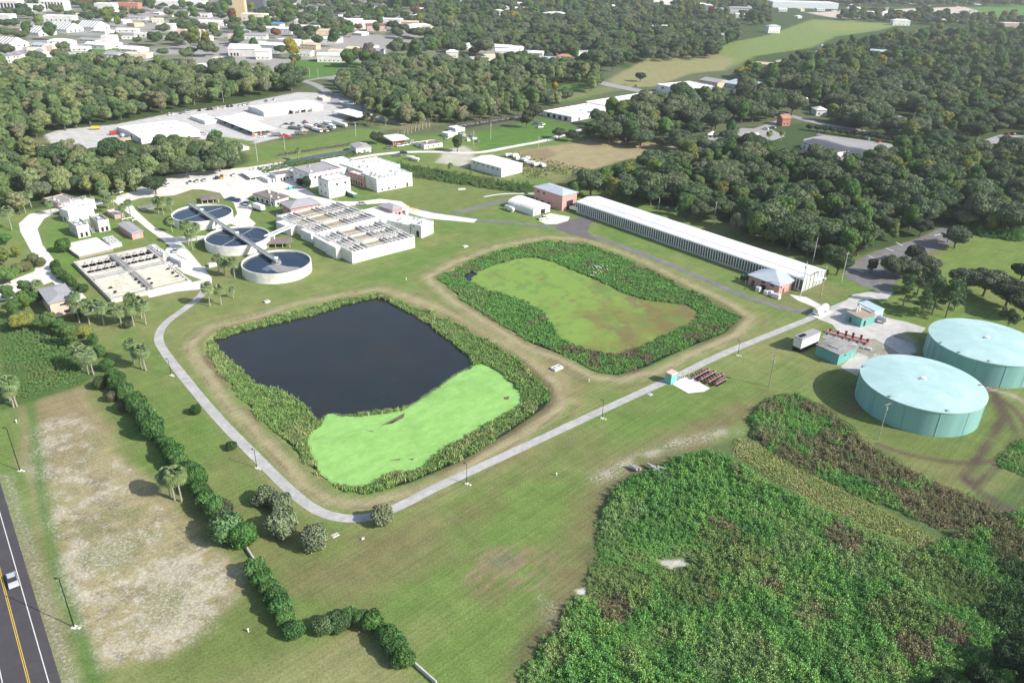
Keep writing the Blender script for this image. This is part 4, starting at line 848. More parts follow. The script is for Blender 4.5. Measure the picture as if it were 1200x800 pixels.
bld('white_shed','small white boxy shed right of the carport',(314,210.5),(314,215),(320,208),(311,206),WHITE,WROOF,'flat',[('R',1,.3,.7,.1,1,2,'door')],units=1)
shelter('shelter','brown roofed open shelter behind the upper round basin',(236,234.5),(236,239),(256.5,233),(233.5,229.5),BROOF,WSTEEL,'hip',.5)
shelter('shelter','brown roofed open shelter between the middle and nearest round basins',(313.5,285.5),(313.5,291),(340,284),(318.5,278.8),BROOF,BEIGE,'flat')
bld('lab_building','low white building with brown roof and arched openings between parking and office',(322,234),(322,242.5),(340,230.5),(294.5,227.5),WHITE,BROOF,'slabroof',[('L',4,.05,.95,.4,1.4,1.7,'open'),('R',3,.05,.95,.6,1.2,1.3,'window')],eave=.5,units=6)
bld('lab_porch','brown roofed porch on the right of the low arched building',(334,238.5),(334,243),(343.5,235.5),(329,235),WHITE,BROOF,'slabroof',[('L',1,.3,.8,.3,1.2,1.6,'open')],eave=.3)
# ---- round basins (clarifiers) ----
def clarifier(px,py,r,h,label,az,decor):
    x,y=G(px,py,h); t=thing('round_basin',label,'basin',(x,y,0)); n=64; houses_clear.append((x,y,r))
    mb=MB(); o=[];vs=[]
    for i in range(n):
        a=2*PI*i/n; c,s=math.cos(a),math.sin(a); vs+=[(r*c,r*s,-.2),(r*c,r*s,h),((r-.42)*c,(r-.42)*s,h),((r-.42)*c,(r-.42)*s,h-1.4)]
    fs=[]
    for i in range(n):
        j=(i+1)%n; fs+=[(4*i,4*j,4*j+1,4*i+1),(4*i+1,4*j+1,4*j+2,4*i+2),(4*i+2,4*j+2,4*j+3,4*i+3)]
    mb.add(vs,fs).obj('wall',WHITE,t,True)
    MB().cyl(0,0,h-1.6,h-.75,r-.43,64).obj('basin_water',BLUE,t)
    mb=MB(); vs=[];fs=[]
    for i in range(n):
        a=2*PI*i/n; c,s=math.cos(a),math.sin(a); vs+=[((r-1.25)*c,(r-1.25)*s,h-.55),((r-1.33)*c,(r-1.33)*s,h-.55),((r-1.33)*c,(r-1.33)*s,h-.9),((r-1.25)*c,(r-1.25)*s,h-.9)]
    for i in range(n):
        j=(i+1)%n
        for k in range(4): fs.append((4*i+k,4*j+k,4*j+(k+1)%4,4*i+(k+1)%4))
    mb.add(vs,fs).obj('weir',mat('weir_concrete',(.16,.18,.20),.7,.2,1),t)
    MB().cyl(0,0,h-1.0,h-.35,1.9,20).obj('centre_well',mat('well_skin',(.33,.33,.34),.7,.3,1),t)
    MB().cyl(0,0,h-.349,h+1.2,.55,12).obj('drive_unit',STEEL,t); MB().box(-.7,-.5,h+1.201,.7,.5,h+1.9).obj('motor_housing',WSTEEL,t)
    if decor=='rake':
        for k in (0,1,2,3):
            a=az+.6+k*PI/2; d=Vector((math.cos(a),math.sin(a),0)); MB().bar(d*1.9+Vector((0,0,h-.6)),d*(r-1.8)+Vector((0,0,h-.62)),.11,5).obj('skimmer_arm',STEEL,t)
        a=az+.6; e=Vector((math.cos(a),math.sin(a),0))*(r*.55); f=Vector((math.cos(a+PI/2),math.sin(a+PI/2),0))*(r*.55)
        MB().bar(e+Vector((0,0,h-.63)),f+Vector((0,0,h-.63)),.07,4).obj('skimmer_brace',STEEL,t)
    elif decor=='scum':
        MB().poly([(-1,-6),(3,-9.5),(8,-8.5),(11,-4.5),(9,-3.5),(5,-3.2),(2,-1.5),(-1.5,-1.8),(-3,-3)],h-.735).obj('scum_layer',mat('grey_scum',(.26,.25,.25),.8,.25,.7),t)
        MB().poly([(-3,-3),(-4,-7),(-1,-9),(0,-6)],h-.73).obj('scum_layer',mat('blue_scum',(.12,.14,.2),.6,.25,.7),t)
    else:
        for k in (0,1): 
            a=az+1.9+k*PI; d=Vector((math.cos(a),math.sin(a),0)); MB().bar(d*1.9+Vector((0,0,h-.62)),d*(r-1.8)+Vector((0,0,h-.63)),.09,5).obj('skimmer_arm',STEEL,t)
    if decor!='half':
        for k in range(26):
            a=2*PI*k/26; MB().bar(((r-.2)*math.cos(a),(r-.2)*math.sin(a),h),((r-.2)*math.cos(a),(r-.2)*math.sin(a),h+.35),.04,4).obj('rim_post',STEEL,t)
    return Vector((x,y,0))
RC_=13.55; HC=4.16
bc=[(-146.71,351.63),(-120.22,321.0),(-95.24,292.33)]
az=math.atan2(bc[2][1]-bc[0][1],bc[2][0]-bc[0][0])
labs=['uppermost of the three white round basins, nearest the parked cars','middle of the three white round basins','lowest and nearest of the three white round basins, with grey scum']
dec=['half','rake','scum']
for i in range(3):
    p_=P(*bc[i],HC); clarifier(p_[0],p_[1],RC_,HC,labs[i],az,dec[i])
A=Vector((*bc[0],0)); B=Vector((*bc[2],0)); d=(B-A).normalized(); st_=A-d*(RC_+2.5); ln=(B-st_).length+2.0
t=thing('walkway_bridge','long steel walkway crossing all three round basins','walkway',(st_.x,st_.y,HC),az)
MB().box(0,-.75,.35,ln,.75,.6).obj('deck',STEEL,t)
for sx in (-1,1):
    MB().box(0,sx*.8-.06,.2,ln,sx*.8+.06,.85).obj('side_girder',mat('pale_steel',(.55,.56,.57),.6,.12,1),t)
    rails(t,(0,sx*.8),(ln,sx*.8),.86,n=34,m=STEEL,hh=.75)
for i in range(40): MB().box(ln*i/40,-.7,.602,ln*i/40+.5,.7,.66).obj('deck_panel',CONCD,t)
for i,u in enumerate([3.0,3+2*RC_+3,(bc[1][0]-bc[0][0])/d.x*.5+RC_+2.5+8,(B-st_).length-RC_-3]):
    if 0<u<ln: MB().box(u-.2,-.7,-HC,u+.2,.7,.119).obj('support',WHITE,t)
MB().box(-.6,-1.4,-.1,2.2,1.4,.34).obj('landing',STEEL,t)
# ladder like pipe bridge from middle basin to the aeration basin
a=Vector((*G(312,277,4.3),4.3)); b_=Vector((*G(345,262.5,4.3),4.3)); dd=(b_-a); an=math.atan2(dd.y,dd.x)
t=thing('pipe_bridge','white ladder like bridge between middle round basin and aeration basin','walkway',(a.x,a.y,3.9),an)
for sx in (-1,1): MB().box(0,sx*1.3-.12,0,dd.length,sx*1.3+.12,.5).obj('girder',WSTEEL,t)
for i in range(14): MB().box(dd.length*i/14+.2,-1.17,.1,dd.length*i/14+.75,1.17,.4).obj('cross_beam',WSTEEL,t)
for u in (.2,.8): MB().box(dd.length*u-.3,-1.1,-4,dd.length*u+.3,1.1,-.002).obj('support',WHITE,t)
# ---- filter basin bottom left ----
t,L,W,h=basin('filter_basin','wide flat concrete filter basin with green and cream troughs',(130.3,351),(130.5,355.5),(221.8,327),(91.3,305.3),(.47,.53),(.08,.46,.50,.62,.65,.79,.95),['ccc','cdc','ccc','gdg','ccc','ddd','ddd','ccc'],1.2,wt=.9,wall=CONCW)
for x0,x1 in ((.03,.46),(.54,.97)):
    for i in range(9): MB().box(L*x0,W*(.10+.04*i)-.2,h-.55,L*x1,W*(.10+.04*i)+.2,h-.05+.01*(i%2)).obj('trough',CONCW,t)
    for i in range(3): MB().box(L*x0,W*(.52+.034*i),h-.5,L*x1,W*(.52+.034*i)+.18,h-.12).obj('trough',CONCW,t)
for k,(ya,yb) in enumerate(((.657,.783),(.797,.943))):
    for i in range(10): MB().box(L*(.03+.94*i/10),W*ya,h-.4,L*(.03+.94*i/10)+.2,W*yb,h-.16).obj('cross_beam',CONCW,t)
MB().box(L*.47,W*.04,h+.002,L*.53,W*.96,h+.25).obj('walkway',CONCD,t)
MB().box(.9,W*.46,h-.018,L-.9,W*.5,h+.3).obj('walkway',CONCW,t)
for i,(u,v) in enumerate([(.1,.12),(.1,.22),(.44,.10),(.44,.2),(.44,.28),(.9,.14),(.9,.24),(.9,.34),(.55,.12),(.58,.22)]): MB().box(L*u,W*v,h-.04,L*u+.9,W*v+1.2,h+.3).obj('hatch',DARK,t)
for y in (.46,.5): rails(t,(.6,W*y),(L-.6,W*y),h+.3,m=STEEL,hh=.9)
for x in (.47,.53): rails(t,(L*x,W*.05),(L*x,W*.95),h+.25,m=STEEL,hh=.9)
MB().box(L+.002,W*.62,-.2,L+3.4,W,h+.35).obj('valve_chamber',CONCW,t)
for i in range(9): MB().box(L+.4+random.random()*1.5,W*(.64+.036*i),h+.352,L+1.2+random.random()*1.6,W*(.64+.036*i)+.9,h+.8+random.random()*.7).obj('valve',STEEL if i%2 else WSTEEL,t)
# equipment yard right of the filter basin
x,y=G(203,311); t=thing('equipment_skid','cluster of white pipes and pumps beyond the filter basin right corner','equipment',(x,y,0),AX)
for i in range(9):
    u,v=random.uniform(-4,4),random.uniform(-3,3); MB().box(u,v,0,u+random.uniform(.7,1.8),v+random.uniform(.6,1.2),random.uniform(.6,1.8)).obj('pump',random.choice([WSTEEL,STEEL]),t)
for i in range(4): MB().bar((-4,-3+i*1.8,.6),(5,-2.6+i*1.7,.6),.2,6).obj('pipe',WSTEEL,t)
t=bld('trailer_box','white trailer box parked beside the filter basin pipes',(212,307),(212,314),(219,304),(201,299),WHITE,WROOF,'flat',units=1,cat='trailer')[0]
# ---- headworks upper left ----
t,L,W,h=bld('slab_tank','low square tank with blank white concrete lid on the lawn',(92.5,299.5),(92.5,303.5),(129,289),(81,285),mat('brown_brick',(.30,.235,.20),.9,.15,1),PALE,'slabroof',[],eave=.1,cat='tank')  # one plain brown wall colour on every side under the pale lid
t,L,W,h=bld('headworks_block','front left white headworks block with open top and pipes',(89,265),(89,279.5),(103,262),(80,258),mat('stained_white',(.60,.585,.56),.8,.2,.4,col2=(.42,.39,.36)),CONCD,'flat',[('R',2,.1,.9,.3,1.0,2.0,'open'),('L',3,.1,.9,.2,1.0,.8,'vent')],units=14,par=.8)
for y in (.1,W-.1): rails(t,(0,y),(L,y),h)
bld('headworks_block','second white headworks block right of the steel stair',(114,259),(114,272.5),(126,256),(106,252),MATS['stained_white'],CONCD,'flat',[('R',2,.1,.9,.2,1.1,2.0,'open')],units=11,par=.8)
t,L,W,h=bld('headworks_deck','tall white screening deck at the back of the headworks',(79,247),(79,262),(107,239),(73,244),WHITE,WROOF,'flat',[('L',2,.1,.9,.3,1.2,2,'open')],units=4)
t,L,W,h=bld('screen_house','high white wall with curved top behind the headworks blocks',(78,243.5),(78,255),(105,232.5),(75,240),WHITE,WROOF,'flat',[],units=8)
rails(t,(0,.2),(L,.2),h+.01); rails(t,(0,W-.2),(L,W-.2),h+.01)
bld('grit_house','pinkish grit house with machinery on top at headworks far left corner',(73,239),(73,246.5),(84,232),(66,229.5),mat('pale_pink',(.50,.36,.32),.85,.1,.6),CONCD,'flat',[],units=10)
x,y=G(115,262); t=thing('steel_stair','straight steel stair between the two white headworks blocks','stair',(*G(110,273),0),R(132))
for i in range(18): MB().box(i*.5,-.6,.25*i,i*.5+.5,.6,.25*i+.12).obj('tread',STEEL,t)
for s__ in (-.6,.6): MB().bar((0,s__,1),(9,s__,5.5),.05,4).obj('handrail',WSTEEL,t)
bld('blower_shed','pink shed with ribbed grey roof right of the headworks',(154,273),(154,281),(166,270),(140.5,262),PINK,GROOF,'gable',[('R',1,.3,.7,.1,1.4,2.1,'lightdoor')],rise=.5,eave=.4,gable='y')
bld('control_hut','small pink hut with bright white front beside the drive',(134,252),(134,257),(143,249),(128,245.5),PINK,WROOF,'flat',[('R',1,.2,.8,.1,1,2,'lightdoor')],units=2)
x,y=G(128,292); t=thing('pipe_gallery','ribbed white pipe gallery behind the blank white slab tank','equipment',(*G(136,289),0),R(132))
for i in range(8): MB().box(-1+i*1.6,-2.2,0,i*1.6,2.2,1.4+.1*(i%3)).obj('cover',WSTEEL,t)
for i in range(4): MB().bar((-1,-2+i*1.3,1.9),(12,-2+i*1.3,1.9),.16,6).obj('pipe',STEEL,t)
for i,(a,b_) in enumerate([(146,258),(152,257),(158,259)]):
    x,y=G(a,b_); t=thing('valve_set',['left','middle','right'][i]+' grey valve set between pink hut and blower shed','equipment',(x,y,0),AX)
    MB().bar((-1.2,0,.7),(1.2,0,.7),.22,7).obj('pipe',STEEL,t); MB().cyl(0,0,.9,1.5,.12,6).obj('stem',STEEL,t); MB().cyl(0,0,1.5,1.58,.35,10).obj('handwheel',STEEL,t); MB().box(-1.4,-.4,0,-.6,.4,.5).obj('support',CONCD,t)
x,y=G(175,240); t=thing('meter_pit','fenced grey meter pit on the lawn left of the upper round basin','equipment',(*G(172,244),0),AX)
MB().box(-3.5,-3,-.1,3.5,3,.35).obj('slab',CONCD,t)
for i in range(6): MB().bar((-3+i*1.1,-2.4,.4),(-3+i*1.1,2.4,1.3),.13,5).obj('pipe',STEEL,t)
# ---- beige shed, slabs ----
bld('beige_shed','beige masonry shed with grey hip roof among thickets at the left edge',(57.5,355),(63.8,372.5),(87.5,348.8),(44.5,338.8),BEIGE,GROOF,'hip',[('R',1,.3,.7,3.8,1.9,.6,'vent'),('R',1,.4,.8,1.0,2.0,.9,'vent'),('L',2,.1,.9,3.8,1.4,.6,'vent')],rise=.9,eave=.5)
def slab(px,py,w_,d_,h_,label,rz=AX):
    x,y=G(px,py); t=thing('concrete_vault',label,'vault',(x,y,0),rz); MB().box(-w_/2,-d_/2,-.1,w_/2,d_/2,h_).obj('slab',PALE,t)
    for s in (-1,1): MB().box(s*w_/4-w_/6,-d_/5,h_+.003,s*w_/4+w_/6,d_/5,h_+.07).obj('cover_plate',STEEL,t)
slab(652.5,432,3.6,2.2,.7,'long pale concrete vault on the strip between both ponds'); slab(313,354,1.9,1.5,.6,'small concrete vault left of the dark pond top corner')
slab(545,289,2.2,1.8,.4,'pale concrete vault with a pipe on the lawn above second pond'); slab(393,627,1.6,1.2,.06,'flat pale cover plate on the lawn by the path corner'); slab(762,462,1.4,1.2,.06,'flat white cover plate near the teal pump house')
slab(541,222,4.2,1.8,.5,'white slab on the mown lawn beside the cane belt',.3); slab(425,631,.7,.5,.3,'tiny pale stone cover on lawn near path corner'); slab(249,312,3.2,1.7,1.5,'beige concrete box beside palms at nearest round basin')
# ---- the long shed ----
A_=Vector(G(675,236,5.5)); B_=Vector(G(942,327,5.5)); dv=(B_-A_); LEN=dv.length; an=math.atan2(dv.y,dv.x); WID=16.2
t=thing('long_shed','very long white roofed screen sided shed between two pink houses','building',(A_.x,A_.y,0),an)   # local +y points away from the pond
NB=34; bay=LEN/NB; ZE=5.5; 
WPAN=mat('white_panel_roof',(.70,.70,.71),.6,.06,.15,col2=(.62,.62,.63)); MESH=mat('screen_mesh',(.10,.105,.095),.9,.25,3,stretch=(1,1,.2))
for i in range(NB):
    for j in range(4):
        y0=WID*j/4; y1=WID*(j+1)/4; zz=lambda y: ZE+1.15*(1-abs(y-WID/2)/(WID/2))
        mb=MB(); x0=i*bay+.06; x1=(i+1)*bay-.06; a0,a1=zz(y0)+(.05 if j in(1,2) else 0),zz(y1)+(.05 if j in(1,2) else 0)
        mb.add([(x0,y0+.14,a0),(x1,y0+.14,a0),(x1,y1-.14,a1),(x0,y1-.14,a1),(x0,y0+.14,a0-.12),(x1,y0+.14,a0-.12),(x1,y1-.14,a1-.12),(x0,y1-.14,a1-.12)],[(0,1,2,3),(7,6,5,4),(0,4,5,1),(1,5,6,2),(2,6,7,3),(3,7,4,0)])
        mb.obj('roof_panel',WPAN,t)
mb=MB(); mb.add([(0,0,ZE-.2),(LEN,0,ZE-.2),(LEN,WID/2,ZE+.93),(0,WID/2,ZE+.93),(LEN,WID,ZE-.2),(0,WID,ZE-.2)],[(0,1,2,3),(3,2,4,5)]).obj('roof_lining',mat('lining',(.42,.42,.42),.8,.1,1),t)
for y in (0.0,WID): MB().box(0,y-.1,ZE-.55,LEN,y+.1,ZE-.13).obj('eave_beam',WSTEEL,t); MB().box(0,y-.15,-.1,LEN,y+.15,.7).obj('base_wall',CONC,t)
pm=MB().box(-.16,-.16,.7,.16,.16,ZE-.551).mesh('post',WSTEEL)
for i in range(96):
    if i*LEN/95<LEN-.1: link('post',pm,t,(i*(LEN-.4)/95+.2,-.16,0))
for i in range(48): link('post',pm,t,(i*(LEN-.4)/47+.2,WID+.16,0))
MB().box(0,.0,.7,LEN,.03,ZE-.56).obj('screen',MESH,t); MB().box(0,WID-.03,.7,LEN,WID,ZE-.56).obj('screen',MESH,t)
pl=[]
for i in range(150): x=random.uniform(2,LEN-14);y=random.uniform(2,WID-2); pl.append((x,y))
for i in range(7):
    y=WID*i/6; MB().box(LEN+.01,y-.14,0,LEN+.28,y+.14,ZE+1.0*(1-abs(y-WID/2)/(WID/2))).obj('end_post',WSTEEL,t)
mb=MB()
for i in range(6): mb.bar((LEN+.15,WID*i/6,ZE-.2),(LEN+.15,WID*(i+.5)/6,ZE+.75*(1-abs(WID*(i+.5)/6-WID/2)/(WID/2))),.09,4); mb.bar((LEN+.15,WID*(i+.5)/6,ZE+.6*(1-abs(WID*(i+.5)/6-WID/2)/(WID/2))),(LEN+.15,WID*(i+1)/6,ZE-.2),.09,4)
mb.bar((LEN+.15,0,ZE-.25),(LEN+.15,WID,ZE-.25),.1,4); mb.obj('end_truss',WSTEEL,t)
MB().box(LEN-.2,.2,0,LEN,WID-.2,ZE-.6).obj('screen',mat('pale_screen',(.45,.47,.44),.9,.2,2),t)
for i in range(1,12):
    c=A_+dv*(i/12); n_=Vector((-dv.y,dv.x)).normalized(); 
    for k in (0,.5,1): q=c+n_*WID*k; houses_clear.append((q.x,q.y,7))
    q=c-n_*8; houses_clear.append((q.x,q.y,8)); q=c+n_*(WID+3); houses_clear.append((q.x,q.y,2))
t,L,W,h=bld('pink_house','pink house with pyramid metal roof at the near end of the long shed',(914,334.5),(913,346),(940,325),(877.2,322),PINK,MROOF,'hip',[('L',1,.78,.9,.1,1.4,2.3,'door'),('L',1,.42,.62,2.7,1.7,.7,'vent'),('L',1,.12,.34,2.7,1.7,.7,'vent'),('L',1,.42,.58,.1,2.2,1.9,'open'),('R',1,.46,.85,.1,5.0,2.7,'garage'),('R',1,.16,.28,.1,1.1,2.1,'door'),('R',1,.02,.14,2.9,1.0,.6,'vent')],rise=2.2,eave=.6)
t,L,W,h=bld('pink_house','tall pink house with grey metal roof at the far end of the long shed',(659.3,229.2),(658.8,247.3),(676.8,225.1),(626,218.7),PINK,MROOF,'hip',[('L',2,.55,.95,5.6,1.4,.9,'vent'),('L',1,.84,.96,.2,1.2,2.3,'door'),('L',2,.35,.82,.3,2.0,1.8,'open'),('R',1,.3,.75,.1,4.6,4.4,'open')],rise=1.5,eave=.6)
# arched white store
g,an,L,W,h=frame((625,246.7),(625.5,253.4),(643,241),(597.5,236.2)); t=thing('arched_shed','white arched roof storage shed left of the tall pink house','shed',(g[0],g[1],0),an); houses_clear.append((g[0],g[1],14))
MB().box(0,0,-.1,L,W,h-.4).obj('wall',WSTEEL,t)
mb=MB(); n=10; vs=[];fs=[]
for i in range(n+1):
    a=PI*i/n; vs+=[(L/2-(L/2+.2)*math.cos(a),-.2,h-.45+2.3*math.sin(a)),(L/2-(L/2+.2)*math.cos(a),W+.2,h-.45+2.3*math.sin(a))]
for i in range(n): fs.append((2*i,2*i+2,2*i+3,2*i+1))
fs+=[tuple(range(0,2*n+2,2))[::-1],tuple(range(1,2*n+3,2))]
mb.add(vs,fs).obj('arched_roof',WROOF,t)
for i in range(9): 
    y=W*i/8; mb=MB(); mb.tube([(L/2-(L/2+.26)*math.cos(PI*k/10),y,h-.42+2.36*math.sin(PI*k/10)) for k in range(11)],[.07]*11,4).obj('roof_rib',WSTEEL,t)
openings(t,L,W,[('R',1,.42,.72,.05,3.2,3.2,'open'),('R',1,.08,.2,.1,1.0,2.0,'lightdoor')])
def propane(px,py,ln,r,label,rz=AX,m=None,cradle=True,cat='tank',z=0):
    x,y=G(px,py); t=thing('cylinder_tank',label,cat,(x,y,z),rz); m=m or WHITE
    MB().tube([(-ln/2-.0,0,r+.6),(-ln/2+r*.2,0,r+.6),(-ln/2+r*.6,0,r+.6),(ln/2-r*.6,0,r+.6),(ln/2-r*.2,0,r+.6),(ln/2,0,r+.6)],[r*.3,r*.8,r,r,r*.8,r*.3],16).obj('shell',m,t,True)
    for s in (-.32,.32): MB().box(ln*s-.25,-r*.8,0,ln*s+.25,r*.8,r*.6+.2).obj('cradle',CONC,t)
    MB().cyl(0,0,2*r+.55,2*r+.95,.22,8).obj('dome_cap',STEEL,t); return t
propane(597,247,7,1.0,'white cylinder tank on the grass left of the arched shed',R(130)); 
t=propane(961,367.5,8.4,1.35,'big white horizontal cylinder tank on a concrete pad by the path'); MB().box(-5,-2.3,-.1,5,2.3,.25).obj('pad',PALE,t)
t=propane(1030,377,5.6,.95,'silver grey horizontal cylinder behind the small teal building',R(-48),mat('silver_paint',(.45,.47,.48),.4,.1,1,metal=.3))
# bins along the pink house
for i,(a,b_,s) in enumerate([(888.5,341,1.1),(897.5,345,1.0),(902,345.5,1.1),(906.5,348,1.0),(911,349.5,1.1)]):
    x,y=G(a,b_); t=thing('storage_tote',ORD_[i]+' white storage tote along the wall of near pink house' if False else ['leftmost','second','third','fourth','rightmost'][i]+' white tote in the row along near pink house','tote',(x,y,0),R(131))
    MB().box(-.8*s,-.7*s,.15,.8*s,.7*s,1.6*s).obj('tank',WHITE,t); MB().box(-.9*s,-.8*s,0,.9*s,.8*s,.149).obj('pallet',BEIGE,t); MB().cyl(0,0,1.6*s+.002,1.6*s+.15,.25,8).obj('cap',STEEL,t)
x,y=G(872,327.5); t=thing('generator','dark green generator beside the left wall of near pink house','generator',(x,y,0),R(131)); MB().box(-1.4,-.8,.2,1.4,.8,1.7).obj('body',mat('dark_green_paint',(.03,.08,.06),.5,.1,1),t); MB().box(-1.5,-.9,0,1.5,.9,.199).obj('skid',BLACK,t); MB().cyl(.8,0,1.701,2.1,.1,6).obj('exhaust',STEEL,t)
x,y=G(955,332.5); t=thing('tarpaulin_canopy','white tarpaulin canopy at the near end of the long shed','canopy',(x,y,0),R(38))
MB().add([(-4,-2,2.6),(4,-2.4,2.2),(4.5,2.2,2.7),(-3.6,2.2,3.0),(0,0,3.1)],[(0,1,4),(1,2,4),(2,3,4),(3,0,4)]).obj('sheet',WROOF,t)
for c in ((-3.9,-1.9,2.55),(3.9,-2.3,2.15),(4.4,2.1,2.65),(-3.5,2.1,2.95)): MB().bar((c[0],c[1],0),c,.07,5).obj('pole',STEEL,t)
# ---- tank yard ----
def bigtank(x,y,label,seams,hat):
    r,h=17.0,8.05; t=thing('storage_tank',label,'tank',(x,y,0)); n=96
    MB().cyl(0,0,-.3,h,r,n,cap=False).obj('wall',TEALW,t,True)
    mb=MB(); vs=[(0,0,h+1.15)]; fs=[]
    for k in range(1,9):
        rr=r*k/8+(.18 if k==8 else 0)
        for i in range(n): a=2*PI*i/n; vs.append((rr*math.cos(a),rr*math.sin(a),h+.05+1.1*(1-(k/8)**2)))
    for i in range(n): a=2*PI*i/n; vs.append(((r+.18)*math.cos(a),(r+.18)*math.sin(a),h-.28))
    for i in range(n): fs.append((0,1+i,1+(i+1)%n))
    for k in range(8):
        for i in range(n): a=1+k*n+i; b_=1+k*n+(i+1)%n; fs.append((a,a+n,b_+n,b_))
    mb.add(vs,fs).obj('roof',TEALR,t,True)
    for a in seams: 
        a=R(a); c,s=math.cos(a),math.sin(a); MB().add([((r+.02)*c-.16*-s,(r+.02)*s-.16*c,0),((r+.02)*c+.16*-s,(r+.02)*s+.16*c,0),((r+.09)*c,(r+.09)*s,0),((r+.02)*c-.16*-s,(r+.02)*s-.16*c,h-.3),((r+.02)*c+.16*-s,(r+.02)*s+.16*c,h-.3),((r+.09)*c,(r+.09)*s,h-.3)],[(0,2,5,3),(2,1,4,5),(3,5,4)]).obj('wall_seam',mat('teal_seam',(.165,.33,.31),.7,.1,1),t)
    MB().cyl(0,0,h+1.12,h+1.5,.75,14,.7).obj('vent_cap',WSTEEL,t,True); MB().cyl(-1.1,-.3,h+1.1,h+1.4,.35,10).obj('vent_pipe',STEEL,t)
    for a in hat:
        a=R(a); c,s=math.cos(a),math.sin(a); MB().box(-.35,-.35,0,.35,.35,.35).obj('roof_hatch',STEEL,t,loc=((r-.7)*c,(r-.7)*s,h+.12))
    return t
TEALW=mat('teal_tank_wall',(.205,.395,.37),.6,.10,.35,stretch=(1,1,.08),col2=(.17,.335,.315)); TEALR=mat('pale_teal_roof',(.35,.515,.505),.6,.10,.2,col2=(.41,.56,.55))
ta=bigtank(121.0,200.8,'front round pale teal water tank beside the weed bank',[170,200,232,262,290,318,345],[150,215,268,355])
tb=bigtank(154.93,229.53,'rear round pale teal water tank cut off by the right edge',[165,185,235,262,285],[190,215,245])
# patched light spots on the front roof
for (u,v,s) in [(-8,-2,.5),(-3,1,.6),(-2,-4.5,.7),(-1.8,-7.5,.6),(5,-9,.5),(6.5,-10,.6),(9,-6,.5),(-5,3,.4),(3,-11,.4),(-10,-6,.5)]:
    k=9; rr=math.hypot(u,v); z=8.05+.05+1.1*(1-(rr/17)**2)+.02
    MB().add([(u+s*random.uniform(.4,1)*math.cos(2*PI*i/k),v+s*.6*random.uniform(.4,1)*math.sin(2*PI*i/k),z) for i in range(k)],[tuple(range(k))]).obj('paint_patch',mat('patch',(.50,.66,.64),.6,.1,1),ta)
lad=[]
for t_,a in ((ta,118),(tb,172)):
    a=R(a); c,s=math.cos(a),math.sin(a); mb=MB(); r=17.25
    for k in (-.3,.3): mb.bar((r*c-k*s,r*s+k*c,.2),(r*c-k*s,r*s+k*c,9.2),.06,4)
    for k in range(20): mb.bar((r*c-.3*-s*1,r*s-.3*c,.6+k*.42),(r*c+.3*-s,r*s+.3*c,.6+k*.42),.04,4)
    mb.obj('ladder',WSTEEL,t_)
    for k in (-1.2,-.4,.4,1.2): MB().bar((16.6*c-k*s,16.6*s+k*c,8.1),(16.6*c-k*s,16.6*s+k*c,9.3),.06,4).obj('roof_rail_post',WSTEEL,t_)
t,L,W,h=bld('filter_bin','white boxed container on black legs with a ribbed lid',(940.5,397.4),(939.9,413.5),(963.2,389.1),(930.5,394),BLACK,GROOF,'slabroof',[],eave=.12,z0=0,clear=False,cat='container')
MB().box(-.06,-.06,1.6,L+.06,W+.06,h-.36).obj('panel',WHITE,t)
for i in range(2): MB().box(.8+i*1.6,W*.3,h+.003,1.9+i*1.6,W*.7,h+.4).obj('lid_unit',BLACK,t)
t,L,W,h=bld('teal_building','larger teal block building with stained grey roof beside red pipework',(983.8,415),(983.2,427.6),(1004.7,405.6),(957.7,403.5),TEAL,mat('stained_roof',(.33,.32,.31),.9,.2,.3,col2=(.17,.165,.16)),'slabroof',[('R',1,.72,.84,.1,1.0,2.1,'lightdoor'),('R',1,.3,.4,2.4,.9,.5,'vent')],eave=.35)
MB().box(L*.25,W*.25,h+.003,L*.65,W*.7,h+.25).obj('roof_unit',CONCD,t)
t,L,W,h=bld('teal_building','smaller teal building with brown roof under the white canopy',(1010.5,373),(1010,383.5),(1022,366.8),(996.5,364.2),TEAL,mat('tan_roof',(.33,.27,.21),.9,.15,.6),'slabroof',[('R',1,.15,.4,.1,1.0,2.1,'open'),('L',1,.6,.8,.1,1,2,'door')],eave=.25)
for i in range(2): MB().cyl(L*(.4+.2*i),W*.75,h+.003,h+1.9,.35,10).obj('roof_stack',WSTEEL,t)
# canopy behind it
g,an,L,W,h=frame((1025,364),(1025,375),(1032,360),(1009,354),h=4.6); t=thing('canopy','pale blue portal canopy behind the smaller teal building','canopy',(g[0],g[1],0),an)
BLU=mat('pale_blue_metal',(.40,.50,.56),.5,.08,.4); MB().box(-.2,-.2,h-.3,L+.2,W+.2,h).obj('roof',BLU,t); MB().box(L*0,-.1,0,L,.15,h-.301).obj('side_panel',BLU,t)
for x_ in (0.05,L-.3): MB().box(x_,W-.3,0,x_+.25,W,h-.301).obj('post',BLU,t)
